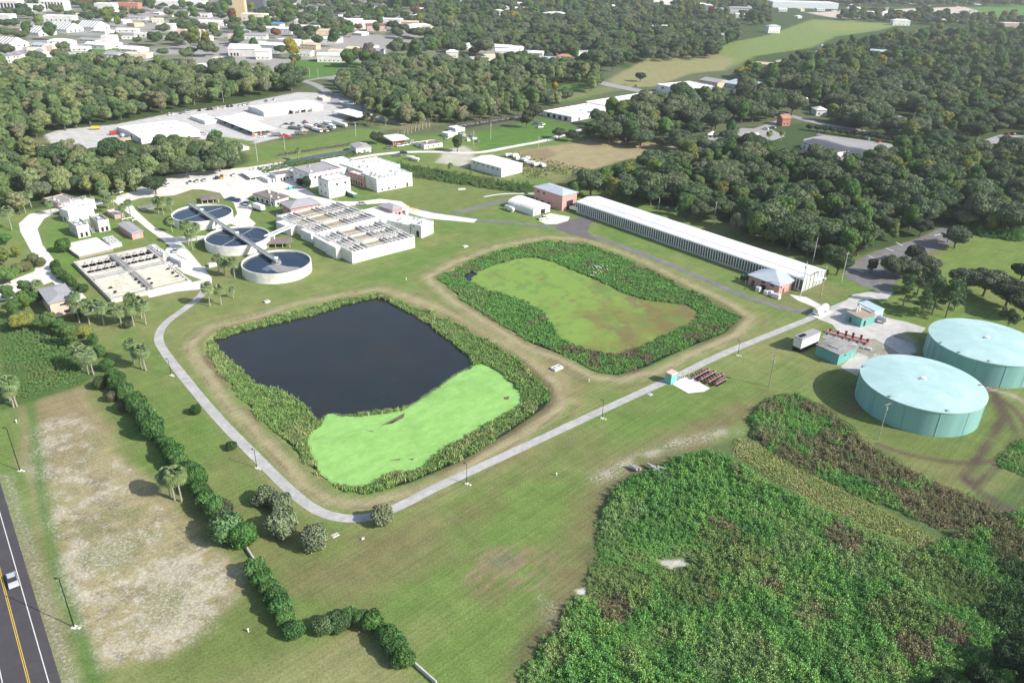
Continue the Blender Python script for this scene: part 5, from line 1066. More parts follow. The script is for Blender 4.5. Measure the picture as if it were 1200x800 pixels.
# red pipe yard
x,y=G(973,391); PX0=G(972,389); PX1=G(1018,401.5); dv_=Vector((PX1[0]-PX0[0],PX1[1]-PX0[1])); an=math.atan2(dv_.y,dv_.x)
t=thing('pipe_yard','brick red base with dark red pumps behind the larger teal building','pipework',(PX0[0],PX0[1],0),an); RED=mat('red_primer',(.25,.135,.125),.8,.2,1.2); DRED=mat('maroon_paint',(.12,.025,.04),.6,.15,1); PKB=mat('pinkish_slab',(.45,.27,.23),.9,.25,.8,col2=(.36,.23,.2))
MB().box(-1,-2.2,-.05,dv_.length+1,1.6,.12).obj('base_slab',PKB,t); MB().box(-1,-6.5,-.05,dv_.length+3,-2.25,.08).obj('base_slab',CONCD,t)
for i,u in enumerate([.02,.22,.42,.60,.80,.97]):
    p_=u*dv_.length; q=MB().cyl(p_,-.6,.12,1.9 if 1<i<5 else 1.2,.36,9).obj('pump',DRED if i else RED,t,True); MB().cyl(p_,-.6,1.9 if 1<i<5 else 1.2,2.3 if 1<i<5 else 1.5,.5,9).obj('motor',DRED,q,True)
    MB().bar((p_,-.6,.5),(p_,-3.2,.5),.2,7).obj('pipe',RED,t)
MB().bar((-.5,-2.0,.5),(dv_.length,-2.0,.5),.24,8).obj('pipe',RED,t); MB().bar((-.5,.9,.45),(dv_.length,.9,.45),.2,8).obj('pipe',PKB,t)
for i in range(6): MB().box(2+i*2.4,-6.2,.09,3.4+i*2.4,-5.0,.5+.2*(i%2)).obj('valve_box',CONC if i%2 else CONCD,t)
# pump station by the path
t,L,W,h=bld('pump_hut','small teal pump hut with brown lid beside the path',(787.3,439),(786.4,450.8),(797,438.5),(780.3,437),mat('bright_teal',(.16,.44,.40),.6,.08,.5),BEIGE,'slabroof',[('R',1,.6,.9,1.4,.5,.6,'lightdoor'),('L',1,.3,.8,2.5,.9,.5,'lightdoor')],eave=.08,L=2.9,W=2.3,ang=AX,clear=False,cat='hut')
PINKP=mat('pink_primer',(.34,.20,.235),.8,.25,1.5,col2=(.20,.09,.115)); MAG=mat('magenta_valve',(.15,.04,.075),.6,.2,1.5)
base=[Vector(G(a,b_)) for a,b_ in [(812.5,444.5),(820,447),(829,450),(838,452.5)]]
up=Vector(G(828,436))-Vector(G(812.5,444.5)); an=math.atan2(up.y,up.x)
for i,p_ in enumerate(base):
    ln=up.length*(1.15 if i<3 else .75); t=thing('valve_manifold',['first','second','third','fourth'][i]+' row of pink and maroon valves counted from the teal hut side','pipework',(p_.x,p_.y,.1),an)
    for s in (-.35,.35): MB().bar((0,s*.9,.75),(ln,s*.9,.75),.2,7).obj('pipe',PINKP,t)
    for k in range(6):
        u=ln*(k+.5)/6; v=MB().cyl(u,0,.35,1.25,.27,8).obj('valve',MAG if k%2 else PINKP,t,True); MB().cyl(u,0,1.25,1.33,.36,10).obj('handwheel',RED,v)
        MB().box(u-.15,-.6,0,u+.15,.6,.35).obj('support',BLACK,t)
    MB().cyl(-.3,0,.5,1.0,.42,10).obj('flange',RED if i==0 else MAG,t,True)
for i,(a,b_) in enumerate([(801.5,441),(807,438.5),(812.3,436.5)]):
    x,y=G(a,b_+2); t=MB().cyl(0,0,0,1.5,.15,8).obj('bollard',mat('pale_yellow_paint',(.62,.53,.28),.7,.1,1),loc=(x,y,0)); tag(t,['nearest the teal hut','middle','nearest the valve rows'][i]+', pale yellow bollard between hut and valves','bollard','pale yellow bollards by the teal hut')
for i,(a,b_) in enumerate([(865.5,330),(873.5,333.5)]):
    x,y=G(a,b_); t=MB().cyl(0,0,0,1.9,.16,8).obj('bollard',YEL,loc=(x,y,0)); tag(t,['farther','nearer'][i]+' yellow bollard by the green generator at near pink house','bollard')
# fence of the diagonal hedge and canal bits
for i,(a,b_,c_,d__) in enumerate([(287,640,300,660),(470,765,512,802)]):
    p0=Vector(G(a,b_));p1=Vector(G(c_,d__)); t=thing('wall_section',['short green edged wall piece below the big pale shrub','pale low wall running off the bottom below the curved hedge'][i],'wall',(p0.x,p0.y,0),math.atan2((p1-p0).y,(p1-p0).x))
    n=int((p1-p0).length/2)
    for k in range(n): MB().box(k*2.0,-.15,-.05,k*2+1.96,.15,.9).obj('panel',CONC,t)
# ================= VEHICLES =================
PAINT={}
def paintm(n,c): 
    if n not in PAINT: PAINT[n]=mat('car_paint_'+n,c,.3,.03,1,spec=.5)
    return PAINT[n]
CARC={'white':(.72,.72,.72),'silver':(.42,.44,.46),'black':(.02,.02,.022),'blue':(.05,.11,.20),'red':(.40,.03,.025),'grey':(.16,.165,.17),'teal':(.08,.30,.27),'yellow':(.60,.42,.06),'beige':(.45,.38,.28)}
TYRE=mat('tyre_rubber',(.02,.02,.02),.9,.1,2); LAMP=mat('lamp_lens',(.6,.6,.55),.2,.05,1); TAIL=mat('tail_lens',(.35,.02,.02),.3,.05,1)
PROF={'car':([(-2.25,.3),(-2.28,.75),(-2.1,.95),(-1.2,1.0),(1.15,.95),(2.1,.8),(2.25,.55),(2.22,.3)],[(-1.75,.97),(-1.25,1.42),(.25,1.45),(1.1,.96)]),
 'suv':([(-2.3,.35),(-2.34,.95),(-2.25,1.1),(1.2,1.1),(2.2,.98),(2.35,.6),(2.3,.35)],[(-2.2,1.1),(-1.95,1.72),(.35,1.74),(1.2,1.1)]),
 'pickup':([(-2.7,.45),(-2.72,1.05),(-.6,1.08),(-.55,1.12),(1.5,1.12),(2.6,1.0),(2.7,.6),(2.65,.45)],[(-.6,1.1),(-.45,1.75),(.7,1.78),(1.5,1.12)])}
def vehicle_protos():
    out={}
    for k,(b0,g0) in PROF.items():
        W_=.92 if k=='car' else .98; n=len(b0); mb=MB(); vs=[]
        for (s,inset) in ((-1,0),(1,0)):
            for (x,z) in b0: vs.append((x,s*(W_-(.05 if z>.9 else 0)),z))
        mb.add(vs,[tuple(range(n)),tuple(range(2*n-1,n-1,-1))]+[(i+1,i,n+i,n+i+1) for i in range(n-1)]+[(0,n-1,2*n-1,n)]); body=mb
        gb=MB(); m=len(g0); vs=[]
        for s in (-1,1):
            for (x,z) in g0: vs.append((x,s*(W_-.08 if z<1.2 else W_-.24),z+.003))
        gb.add(vs,[tuple(range(m)),tuple(range(2*m-1,m-1,-1))]+[(i+1,i,m+i,m+i+1) for i in range(m-1)])
        x0,z0=g0[1];x1,z1=g0[2]; rf=MB().box(x0+.05,-W_+.22,z1+.004,x1-.03,W_-.22,z1+.05)
        wh=MB(); 
        out[k]=(body,gb,rf,W_)
    return out
VP=vehicle_protos(); VM={}
wm=MB().bar((0,-.11,0),(0,.11,0),.34,12).mesh('wheel',TYRE); rm=MB().bar((0,-.12,0),(0,.12,0),.2,8).mesh('rim',STEEL)
def vehicle(kind,color,px,py,rz,label,group=None,world=None):
    x,y=world or G(px,py); t=thing({'car':'car','suv':'suv','pickup':'pickup_truck'}[kind],label,{'car':'car','suv':'car','pickup':'pickup truck'}[kind],(x,y,ZR+.03),rz,group)
    body,gb,rf,W_=VP[kind]; key=(kind,color)
    if key not in VM: VM[key]=(body.mesh('body',paintm(color,CARC[color])),gb.mesh('cabin_glass',GLASS),rf.mesh('cabin_roof',paintm(color,CARC[color])))
    a,b_,c=VM[key]; link('body',a,t); link('cabin_glass',b_,t); link('cabin_roof',c,t)
    wb=1.35 if kind!='pickup' else 1.65
    for sx in (-1,1):
        for sy in (-1,1): w_=link('wheel',wm,t,(sx*wb,sy*(W_-.09),.34)); link('rim',rm,w_)
    xf={'car':2.24,'suv':2.33,'pickup':2.68}[kind]
    for sy in (-1,1):
        MB().box(xf-.03,sy*.68-.16,.62,xf+.03,sy*.68+.16,.76).obj('headlight',LAMP,t); MB().box(-xf-.04,sy*.72-.12,.7,-xf+.02,sy*.72+.12,.88).obj('tail_light',TAIL,t)
    if kind=='pickup': MB().box(-2.55,-.8,1.0801,-.7,.8,1.09).obj('bed',BLACK,t)
    return t
v=hd; HR=math.atan2(v.y,v.x)
vehicle('car','silver',15.5,682,HR,'silver car driving on the dark road at lower left')
# truck and trucks of the plant
def boxtruck(px,py,rz,label,ln=6,color='white',h=2.6,group=None,cab=True,cat='truck'):
    x,y=G(px,py); t=thing('box_truck' if cab else 'cargo_trailer',label,cat,(x,y,ZR),rz,group)
    MB().box(-ln/2,-1.2,.85,ln/2,1.2,.85+h).obj('cargo_box',paintm(color,CARC[color]),t); MB().box(-ln/2,-1.0,.55,ln/2,1.0,.849).obj('chassis',BLACK,t)
    if cab:
        mb=MB(); x0=ln/2+.15; mb.add([(x0,-1.1,.5),(x0+2,-1.1,.5),(x0+2,-1.1,1.4),(x0+1.5,-1.05,2.5),(x0,-1.05,2.6),(x0,1.1,.5),(x0+2,1.1,.5),(x0+2,1.1,1.4),(x0+1.5,1.05,2.5),(x0,1.05,2.6)],[(0,1,2,3,4),(9,8,7,6,5),(1,6,7,2),(2,7,8,3),(3,8,9,4),(0,4,9,5)]); c=mb.obj('cab',paintm(color,CARC[color]),t)
        MB().add([(x0+2.0,-1,1.5),(x0+1.56,-.95,2.4),(x0+1.56,.95,2.4),(x0+2.0,1,1.5)],[(0,3,2,1)]).obj('windscreen',GLASS,c)
    for sx in ((-.35,.0) if not cab else (-.35,.62)):
        for sy in (-1,1): w_=link('wheel',wm,t,(ln*sx,sy*1.05,.48)); w_.scale=(1.4,1.4,1.4); link('rim',rm,w_)
    return t
boxtruck(672,247,R(-45),'white tipper truck with open box parked before the tall pink house',3.8,h=1.3)
boxtruck(304,246.5,R(-40),'white trailer on the lawn in front of the arched low building',7,h=2.3,cab=False,cat='trailer')
vehicle('pickup','white',637,257,R(25),'white utility cart on the service road by the arched shed')
CR=[('suv','blue',270.5,234.8,R(170),'dark blue car nearest the upper round basin'),('suv','blue',277,236.5,R(165),'second dark blue car on the plant yard'),('suv','silver',286,243.5,R(170),'silver car in front of the arched low building'),('suv','blue',287.5,240,R(170),'blue grey car half hidden behind the silver car'),
 ('suv','white',197,218,R(80),'white van parked alone on the pale drive'),('suv','white',139,227,R(70),'white car in the shade under the broad oak'),
 ('pickup','white',223,215,R(110),'white pickup first in the staff row, from the left'),('car','silver',231,213,R(110),'silver car second in the staff row'),('car','silver',239.5,212,R(110),'silver car third in the staff row'),('car','black',254,209.5,R(110),'black car right of the gap in the staff row'),('pickup','yellow',260,208.5,R(110),'yellow loader like pickup at staff row'),('car','white',274,206,R(110),'white car alone at the right end of staff row'),
 ('car','silver',424.5,240,R(10),'silver blue car behind the rear aeration basin'),('car','silver',206,295,R(100),'small utility cart on the plant drive')]
for c in CR: vehicle(*c)
# teal machines near the office
x,y=G(340,222); t=thing('dumpster','small bright teal bin on the road by office building','bin',(x,y,0),AX); MB().box(-.9,-.7,0,.9,.7,1.6).obj('bin_body',mat('bright_teal2',(.05,.42,.36),.5,.05,1),t); MB().box(-.95,-.75,1.602,.95,.75,1.7).obj('lid',WSTEEL,t)
x,y=G(413,230.5); t=thing('generator','green and white generator unit right of the tall white block','generator',(x,y,0),R(-48)); MB().box(-3,-1,.3,3,1,2.0).obj('body',mat('green_unit',(.05,.16,.11),.5,.1,1),t); MB().box(-3.05,-1.05,2.002,3.05,1.05,2.2).obj('lid',WSTEEL,t); MB().box(-3.1,-1.1,0,3.1,1.1,.299).obj('skid',BLACK,t)
# depot yard
YA=R(38)
t,L,W,h=bld('depot_shed','long white arched depot shed on the left of the yard',(165,162),(165,169),(231,152),(142.5,148),WHITE,WROOF,'gable',[('L',1,.3,.5,.2,2.0,3.2,'open'),('L',1,.02,.12,.2,1.0,2.5,'open')],rise=1.4,eave=.3,gable='x')
for i in range(5):
    for j in (0,1): MB().box(L*(.15+.17*i),W*(.3+.35*j),h+1.0,L*(.15+.17*i)+.8,W*(.3+.35*j)+.8,h+1.75).obj('roof_vent',STEEL,t)
bld('depot_office','low white block between the depot shed and vehicle canopy',(240,142),(240,146),(259,139),(225,135.5),WHITE,WROOF,'flat',units=3)
t,L,W,h=shelter('vehicle_canopy','big white canopy with parked vehicles and orange legs in the yard',(296,154.5),(296,160),(322,150),(256,137),WROOF,STEEL,nx=2)
for i in range(6): MB().box(-.15,W*i/5.2,0,.15,W*i/5.2+.3,h-.26).obj('post',STEEL,t)
for x_ in (0.3,L*.3): MB().box(x_,-.3,0,x_+.9,.1,h-.3).obj('portal_leg',mat('orange_paint',(.60,.14,.05),.6,.1,1),t)
wx=t.location; 
for i in range(9):
    p_=Vector((wx.x,wx.y))+Matrix.Rotation(t.rotation_euler.z,2)@Vector((3.2,3+i*(W-6)/8)); vehicle(['car','suv','pickup'][i%3],['white','grey','silver','blue','white','red'][i%6],0,0,t.rotation_euler.z+PI,['white','grey','silver','blue','white','red'][i%6]+' vehicle under the big yard canopy, number '+ORDW[i]+' from the open front' ,'vehicles under the yard canopy',world=(p_.x,p_.y))
t,L,W,h=bld('depot_warehouse','long white warehouse with pale roof at the back of the yard',(309,131),(309,137),(375,122),(296,124),WHITE,WROOF,'gable',[('R',2,.35,.75,.1,3.5,2.8,'open')],rise=1.0,eave=.3,gable='x')
for i in range(4):
    u=L*(.42+.11*i); MB().box(u,-5.2,2.6,u+L*.09,-.05,2.8).obj('awning',WROOF,t); MB().box(u+.1,-5.1,0,u+.3,-4.9,2.598).obj('awning_post',STEEL,t)
bld('depot_store','low white store left of the long warehouse',(293,139),(293,142),(303,136),(281,133),WHITE,WROOF,'flat')
shelter('fuel_canopy','white flat canopy on dark posts at the right end of the yard',(418,137.5),(418,144),(436,134.5),(391,129.5),WROOF,BLACK,nx=3)
bld('yard_cabin','small white cabin at the near edge of the yard',(281,173.5),(281,177),(287.5,171),(272,167),WHITE,WROOF,'flat',[('L',2,.1,.9,1,1.2,.8,'window')])
bld('gate_hut','small pale hut on the yard entrance road',(378,115),(378,117.5),(384,113.5),(376,112.5),BEIGE,WROOF,'flat',h=2.4)
boxtruck(435,130,R(10),'white box trailer before the middle wood',8,cab=False,cat='trailer')
t=propane(398,148,17,1.4,'long white tanker cylinder parked in yard',R(-42))
YV=[('pickup','white',218,160,20),('pickup','white',231,159,20),('car','silver',238,157.5,20),('pickup','red',337,162,30),('pickup','red',333,160,30),('suv','black',335,147,80),('suv','grey',343,146,80),('pickup','blue',350,149.5,90),('suv','red',359,145.5,120),('suv','black',357,144,120),('pickup','yellow',378,152,120),('pickup','white',371,147,120),('pickup','white',383,154,120),('pickup','grey',389,153,120),('car','white',307,161,10),('car','grey',309,158,10),('pickup','yellow',357,157,100),('suv','grey',341,151,60),('pickup','white',333,149,40),('pickup','white',387,150,120)]
for i,(k,c,a,b_,rz) in enumerate(YV): vehicle(k,c,a,b_,R(rz),c+' '+{'car':'car','suv':'high car','pickup':'pickup'}[k]+' on the depot yard, the '+ORDW[i]+' of them from the left','vehicles loose on the depot yard') if True else None
ROW=[(199,135,'white'),(203,134.5,'white'),(212,133.3,'grey'),(218,132,'silver'),(221,131.5,'silver'),(234,130,'black'),(244,129,'black'),(247.5,128.5,'black'),(251,128.5,'silver'),(255,127.5,'white'),(258,126.5,'beige'),(263,126.5,'white'),(267,125.5,'black'),(271.5,125,'black'),(281,124.5,'white'),(286,123.5,'white'),(291,122.5,'silver'),(312,119,'grey'),(322,117,'white')]
for i,(a,b_,c) in enumerate(ROW): vehicle('car' if i%3 else 'suv',c,a,b_,R(115),c+' car in the row along the back of the depot, '+ORDW[i]+' from the left','cars in the row behind the depot')
for i,(a,b_,c,ln,rz) in enumerate([(361,150,'white',7,-40),(366,152,'beige',6,-42),(371,154,'white',7,-40),(376,150,'grey',6,-42),(345,152,'grey',7,-20),(383,146,'white',6,-42),(388,150,'white',5,-45),(348,158,'grey',3,10),(322,160,'grey',4,20),(228,162,'white',5,20)]):
    boxtruck(a,b_,R(rz),c+' truck parked at the right of the depot yard, '+ORDW[i]+' listed',ln,c,1.5,'trucks parked on the depot yard',cab=True)
# heaps and containers at the left of the yard
for i,(a,b_,c,ln) in enumerate([(112,152,'yellow',5),(138,168,'beige',9),(146,166,'beige',8),(133,158,'red',4),(139,155,'white',5),(147,161,'white',5),(133,170,'yellow',12),(200,159,'white',4)]):
    boxtruck(a,b_,R(20+i*7),c+' container body at the left end of the depot yard, '+ORDW[i],ln,c,1.6,'container bodies at the left of yard',cab=False,cat='container')
x,y=G(251,154.5); t=thing('dumpster','green skip on the depot yard','skip',(x,y,0),YA); MB().box(-1.6,-1,0,1.6,1,1.5).obj('bin_body',mat('skip_green',(.03,.28,.16),.5,.1,1),t); MB().box(-1.5,-.9,1.502,1.5,.9,1.52).obj('load',BROOF,t)
# farm cluster right of the ditch
bld('cottage','small white shed with grey gable roof beside the round oak',(417,173.5),(417,180),(433,171),(415,169),WHITE,GROOF,'gable',[('R',1,.3,.7,.1,1.4,2,'lightdoor')],rise=1.2,eave=.4,gable='y')
shelter('barn_canopy','white roofed open barn full of orange tools',(460,165.5),(460,171),(476.5,162),(448.5,159),WROOF,mat('barn_green',(.06,.14,.11),.6,.1,1),'gable',1.1)
for i in range(6):
    x,y=G(461+i*2.4,170.5-i*.6); t=thing('tool_rack','orange tool rack in the open barn, '+ORDW[i]+' from the left','rack',(x,y,0),AX,'orange racks in the open barn'); MB().box(-.5,-.5,0,.5,.5,1.4).obj('frame',mat('orange_tool',(.55,.13,.05),.7,.2,2),t); MB().box(-.4,-.4,1.402,.4,.4,1.8).obj('load',STEEL,t)
t=thing('pergola','cream pipe rack with many posts beyond the barn','rack',(*G(470,158.5),0),math.atan2(G(500,148.5)[1]-G(470,158.5)[1],G(500,148.5)[0]-G(470,158.5)[0])); LL=math.dist(G(500,148.5),G(470,158.5)); CRM=mat('cream_steel',(.55,.45,.33),.7,.1,1)
for i in range(8):
    for yv in (-2.5,2.5): MB().box(LL*i/7-.15,yv-.15,0,LL*i/7+.15,yv+.15,4.2).obj('post',CRM,t)
    MB().box(LL*i/7-.15,-3,4.202,LL*i/7+.15,3,4.5).obj('beam',CRM,t)
bld('workshop','small white workshop with flat roof beyond the barn',(497,170),(497,175),(517,166.5),(490,166),WHITE,BROOF,'flat',[('R',3,.1,.9,.9,1,1,'window'),('L',1,.3,.7,.1,1,2,'door')],units=4)
for k in (('suv','grey',456,174.5,15),('suv','white',469,172,20),('pickup','white',474,171,20),('car','silver',478,170,20),('suv','white',485,168,10),('pickup','grey',466,183,10),('suv','black',473,180,15),('pickup','white',524,163,80),('car','blue',537,163,60),('suv','silver',541,160,60)):
    vehicle(k[0],k[1],k[2],k[3],R(k[4]),k[1]+' vehicle by the barn and workshop, '+('left of the barn' if k[2]<460 else 'near the barn front' if k[2]<480 else 'at the scrap corner' if k[2]>500 else 'before the workshop')+(' on the track' if k[3]>178 else ''),'vehicles by the barn and workshop')
propane(481,187,6,.9,'white cylinder lying on grass beside the cane belt, left one',R(-20)); propane(487,189,5,.9,'white cylinder lying on grass beside the cane belt, right one',R(-20))
bld('caravan','white caravan roof in the scrap corner, rear one',(534,151),(534,154),(543,149),(528,148),WHITE,WROOF,'flat',cat='caravan',h=2.6); bld('caravan','pale green caravan roof in the scrap corner, front one',(525,157),(525,160),(534,154.5),(520,154.5),mat('pale_green',(.50,.58,.48),.6,.1,1),mat('pale_green_roof',(.55,.60,.5),.6,.1,1),'flat',cat='caravan',h=2.6)
SCR_C=['white','silver','grey','red','beige','white','blue','white','grey']
for i in range(9):
    x,y=G(533+ (i*37%27),158+(i*23%11)); t=thing('scrap_heap',SCR_C[i]+' scrap item in the cluttered corner, '+ORDW[i],'scrap',(x,y,0),i*.7,'scrap in the cluttered corner'); MB().box(-1.6,-1,0,1.6,1,.8+.15*(i%4)).obj('box',paintm(SCR_C[i],CARC[SCR_C[i]]),t); MB().bar((-1.8,0,.4),(1.8,.6,1.9),.15,5).obj('pole',STEEL,t)
t,L,W,h=bld('white_warehouse','white ribbed warehouse on the gravel beside the dry field',(587.7,197),(588,208),(609,190.5),(555,186.3),WHITE,WROOF,'gable',[('L',6,.05,.97,3.6,1.0,.9,'vent')],rise=1.0,eave=.25,gable='y')
for i in range(22): MB().box(-.06,W*i/22+.2,0,-.003,W*i/22+.32,3.5).obj('rib',WSTEEL,t)
for i,(a,b_) in enumerate([(596,184),(603,184.5),(607,188),(614,190),(622,193),(630,195),(618,188),(636,196)]):
    t=boxtruck(a,b_,R(10+i*40),'white tank body lying beside the white warehouse, '+ORDW[i]+' from the left',4+i%3,'white',1.3,'white bodies beside the warehouse',cab=False,cat='container')
# long white building beyond the field
t,L,W,h=bld('long_warehouse','very long white roofed warehouse with loading bays',(670,137),(670,143),(720,126),(640,129.5),WHITE,WROOF,'flat',[('L',4,.1,.9,.2,3,2.6,'open'),('R',4,.05,.9,.2,1.5,2,'open')],units=8)
bld('long_warehouse','second half of the long white warehouse behind the dark oaks',(721,126),(721,132),(782,114),(690,118.5),WHITE,WROOF,'flat',[('R',6,.3,.95,.3,1.6,1.6,'window')],units=14)
vehicle('suv','red',749,130,R(20),'red car beside the long white warehouse'); 
for i,(a,b_,c) in enumerate([(628,146,'blue'),(633,150,'white'),(636,147,'white'),(745,101.5,'grey'),(762,117,'black'),(755,112,'grey')]): vehicle('suv',c,a,b_,R(30*i),c+' car near the long white warehouse, '+ORDW[i]+' from the left','cars near the long white warehouse')
bld('two_storey_office','two storey white block with blue grey left end by the wide road',(795,104),(795,109),(822,98),(783,98),WHITE,WROOF,'flat',[('R',6,.05,.98,4,1.6,1.3,'window'),('R',6,.05,.98,1,1.6,1.3,'window'),('L',2,.1,.9,3.4,3,1.6,'window')],units=5,h=6.5)
bld('side_hall','low pale hall with grey hip roof right of the white office',(829,110),(829,114),(845,103),(812,104),mat('tan_wall',(.50,.40,.27),.8,.1,1),GROOF,'hip',rise=2,h=4.2)
bld('tan_hall','tan gabled hall behind the grey hip roof',(841,97),(841,103),(847,94),(826,93),MATS['tan_wall'],GROOF,'gable',rise=2,gable='y',h=5)
bld('blue_house','pale blue house with light gabled roof beyond the oaks',(880,102),(880,105),(893,97),(858,96),mat('blue_wall',(.25,.36,.46),.7,.1,1),MROOF,'gable',[('L',3,.1,.9,1.2,1.4,1.2,'window')],rise=2,gable='y',h=4)
# apartments in the wood
for i,(p0,pb,pR,pL,l) in enumerate([((978,178),(978,185),(1000,174),(944,166),'long white apartment block with dark roof in the clearing'),((1018,187),(1018,192),(1023,180),(1002,176),'dark roofed end block of the apartments'),((985,193),(985,197),(1009,187),(972,190),'brown roofed low block in front of the apartments')]):
    bld('apartment_block',l,p0,pb,pR,pL,WHITE,mat('dark_shingle',(.085,.09,.11),.9,.2,.5) if i<2 else BROOF,'gable',[('L',7 if i==0 else 2,.05,.95,2.8,1.2,1.2,'window'),('L',7 if i==0 else 2,.05,.95,.6,1.2,1.3,'window')],rise=1.6,gable='y' if i<2 else 'x')
bld('white_villa','white villa with grey hip roof among oaks behind street trees',(1057,144.5),(1057,151),(1066,139),(1040,143),WHITE,mat('slate_roof',(.17,.18,.20),.85,.1,1),'hip',[('L',3,.1,.9,3.2,1.1,1.1,'window'),('L',2,.1,.9,.6,1.1,1.3,'window'),('R',1,.3,.7,3.2,1.1,1.1,'window')],rise=2.2,h=5.6)
for i,(a,b_,c) in enumerate([(960,159,'silver'),(1000,159,'black'),(1008,162,'grey'),(1019,164,'silver'),(1030,167,'red'),(953,175,'white'),(976,170,'blue'),(990,183,'blue'),(1180,158,'red'),(1186,158,'black'),(906,150,'silver'),(897,152,'white'),(905,138,'grey')]):
    vehicle('suv' if i%2 else 'car',c,a,b_,R(-10+i*13),c+' car among the oaks at the right, '+ORDW[i]+' of the scattered ones','scattered cars among oaks at the right')
# ---- town ----
# (left, right, top of roof front, base row, depth, height, wall, roof, type)
WSH=WHITE; SHN=mat('shingle_grey',(.25,.25,.27),.9,.15,.6)
TN=[('striped_hall','white hall with striped roof, leftmost of the three on top left lawn',(45,39),(45,46),(70,40),(38,32),WHITE,WROOF,'gable'),
 ('striped_hall','white hall with striped roof, middle of the three',(78,35),(78,42),(104,37),(70,28.5),WHITE,WROOF,'gable'),
 ('striped_hall','white hall with striped roof, rightmost of the three',(110,32.5),(110,40),(134,34),(102,26),WHITE,WROOF,'gable'),
 ('striped_hall','large striped roof hall at the left edge',(9,53),(9,63),(34,57),(0,41),WHITE,WROOF,'gable')]
for i,(n_,l,p0,pb,pR,pL,wl,rf,rt) in enumerate(TN):
    L0,W0=28,30; t,L,W,h=bld(n_,l,p0,pb,pR,pL,wl,rf,'gable',rise=7,gable='y',h=4.0,L=L0,W=W0,ang=R(72),group='white halls with striped roofs')
    sl=lambda x: 4.0+7*(1-abs(x-L0/2)/(L0/2+.35))
    for k in range(6):
        y0=1.5+k*4.8; MB().add([(-.3,y0,sl(-.3)+.05),(L0/2-.2,y0,sl(L0/2-.2)+.05),(L0/2-.2,y0+2.1,sl(L0/2-.2)+.05),(-.3,y0+2.1,sl(-.3)+.05)],[(0,1,2,3)]).obj('roof_stripe',SHN,t)
    openings(t,L,W,[('R',3,.1,.9,.3,2.5,2.4,'window')])
for i,(a,b_,l) in enumerate([(2,79,'row house with grey roof at the left edge'),(13,78,'grey roofed row house, second from left'),(26,76,'grey roofed row house, third from left'),(39,74,'grey roofed row house, rightmost of the row')]):
    t,L,W,h=bld('row_house',l,(a,b_-13),(a,b_),(a+9,b_-16),(a-5,b_-17),WHITE,SHN,'gable',[('R',2,.1,.9,4.2,1.2,1.3,'window'),('R',2,.1,.9,1,1.2,1.5,'window')],rise=2.4,gable='y',h=6.5,L=8,W=12,ang=R(20),group='row of grey roofed houses at the upper left')
def block(n_,l,x0,x1,yt,yb,d,wl,rf=None,ops=(),units=3,rt='flat',ang=0.0,rise=2,gable='x'):
    """building seen nearly face on: x0..x1 = front width, yt = front roof line, yb = front base line"""
    g=Vector(G(x0,yb)); g2=Vector(G(x1,yb+(x1-x0)*math.tan(RO))); h=max(2.6,solve_h((x0,yb),yt)); Lw=(g2-g).length*math.cos(ang)
    a2=math.atan2((g2-g).y,(g2-g).x)+ang
    t=thing(n_,l,'building',(g.x,g.y,0),a2)
    W=d
    if rt=='flat':
        MB().box(0,0,-.2,Lw,W,h-.4).obj('wall',wl,t); MB().box(.3,.3,h-.399,Lw-.3,W-.3,h-.3).obj('roof',rf or WROOF,t)
        MB().box(0,0,h-.398,Lw,.3,h).box(0,W-.3,h-.398,Lw,W,h).box(0,.302,h-.398,.298,W-.302,h).box(Lw-.298,.302,h-.398,Lw,W-.302,h).obj('parapet',wl,t)
    else:
        MB().box(0,0,-.2,Lw,W,h-.05).obj('wall',wl,t); hiproof(Lw,W,h,rise,.5,rf or WROOF,t,gable=gable if rt=='gable' else None)
        if rt=='gable' and gable=='x': MB().add([(0,0,h-.06),(0,W,h-.06),(0,W/2,h+rise-.15),(Lw,0,h-.06),(Lw,W,h-.06),(Lw,W/2,h+rise-.15)],[(0,2,1),(3,4,5)]).obj('gable_wall',wl,t)
    openings(t,Lw,W,ops); rooftop(t,Lw,W,h-.3,units if rt=='flat' else 0,int(x0*7+yt),2.6)
    c=g+Matrix.Rotation(a2,2)@Vector((Lw/2,W/2)); n2=max(1,int(Lw/max(W,6)))
    for i in range(n2):
        c=g+Matrix.Rotation(a2,2)@Vector((Lw*(i+.5)/n2,W/2)); houses_clear.append((c.x,c.y,min(Lw,W)*.6+6))
        vw=c.length
        for k_ in (14,30): houses_clear.append((c.x*(1-k_/vw),c.y*(1-k_/vw),min(Lw/n2,W)*.5+4))
    return t,Lw,W,h
ORG=mat('brick_orange',(.46,.20,.14),.85,.15,.5); TANW=mat('tower_tan',(.56,.44,.27),.8,.08,.3); LTAN=mat('light_tan_roof',(.50,.40,.30),.85,.12,.3)
WIN=lambda n,z,w_,hh,a=.03,b_=.97:('R',n,a,b_,z,w_,hh,'window')
t,L,W,h=block('civic_building','long white civic building with dark vertical window strips, left part',-6,22,1,14,22,WHITE,ops=[('R',7,.0,1,1.5,3.2,12,'open')])
t,L,W,h=block('civic_building','long white civic building with dark vertical strips, right part',47,76,1,12,22,WHITE,ops=[('R',7,.1,.98,1.5,2.6,11,'open')])
block('civic_link','low white link between the two civic building parts',22,47,5,13,18,WHITE,ops=[('R',1,.05,.4,2,9,4,'open')])
block('church_hall','plain white high hall near the brick building',112,133,4,15,22,WHITE)
block('brick_building','orange brick building with dark windows at the top',135,163,3,13,16,ORG,ORG,[WIN(7,6,2,2.4),WIN(7,1.6,2,2.4)])
block('big_store','wide white store roof at the top edge',180,236,1,7,40,WHITE,ops=[('R',6,.05,.95,.5,5,2.5,'open')],units=8)
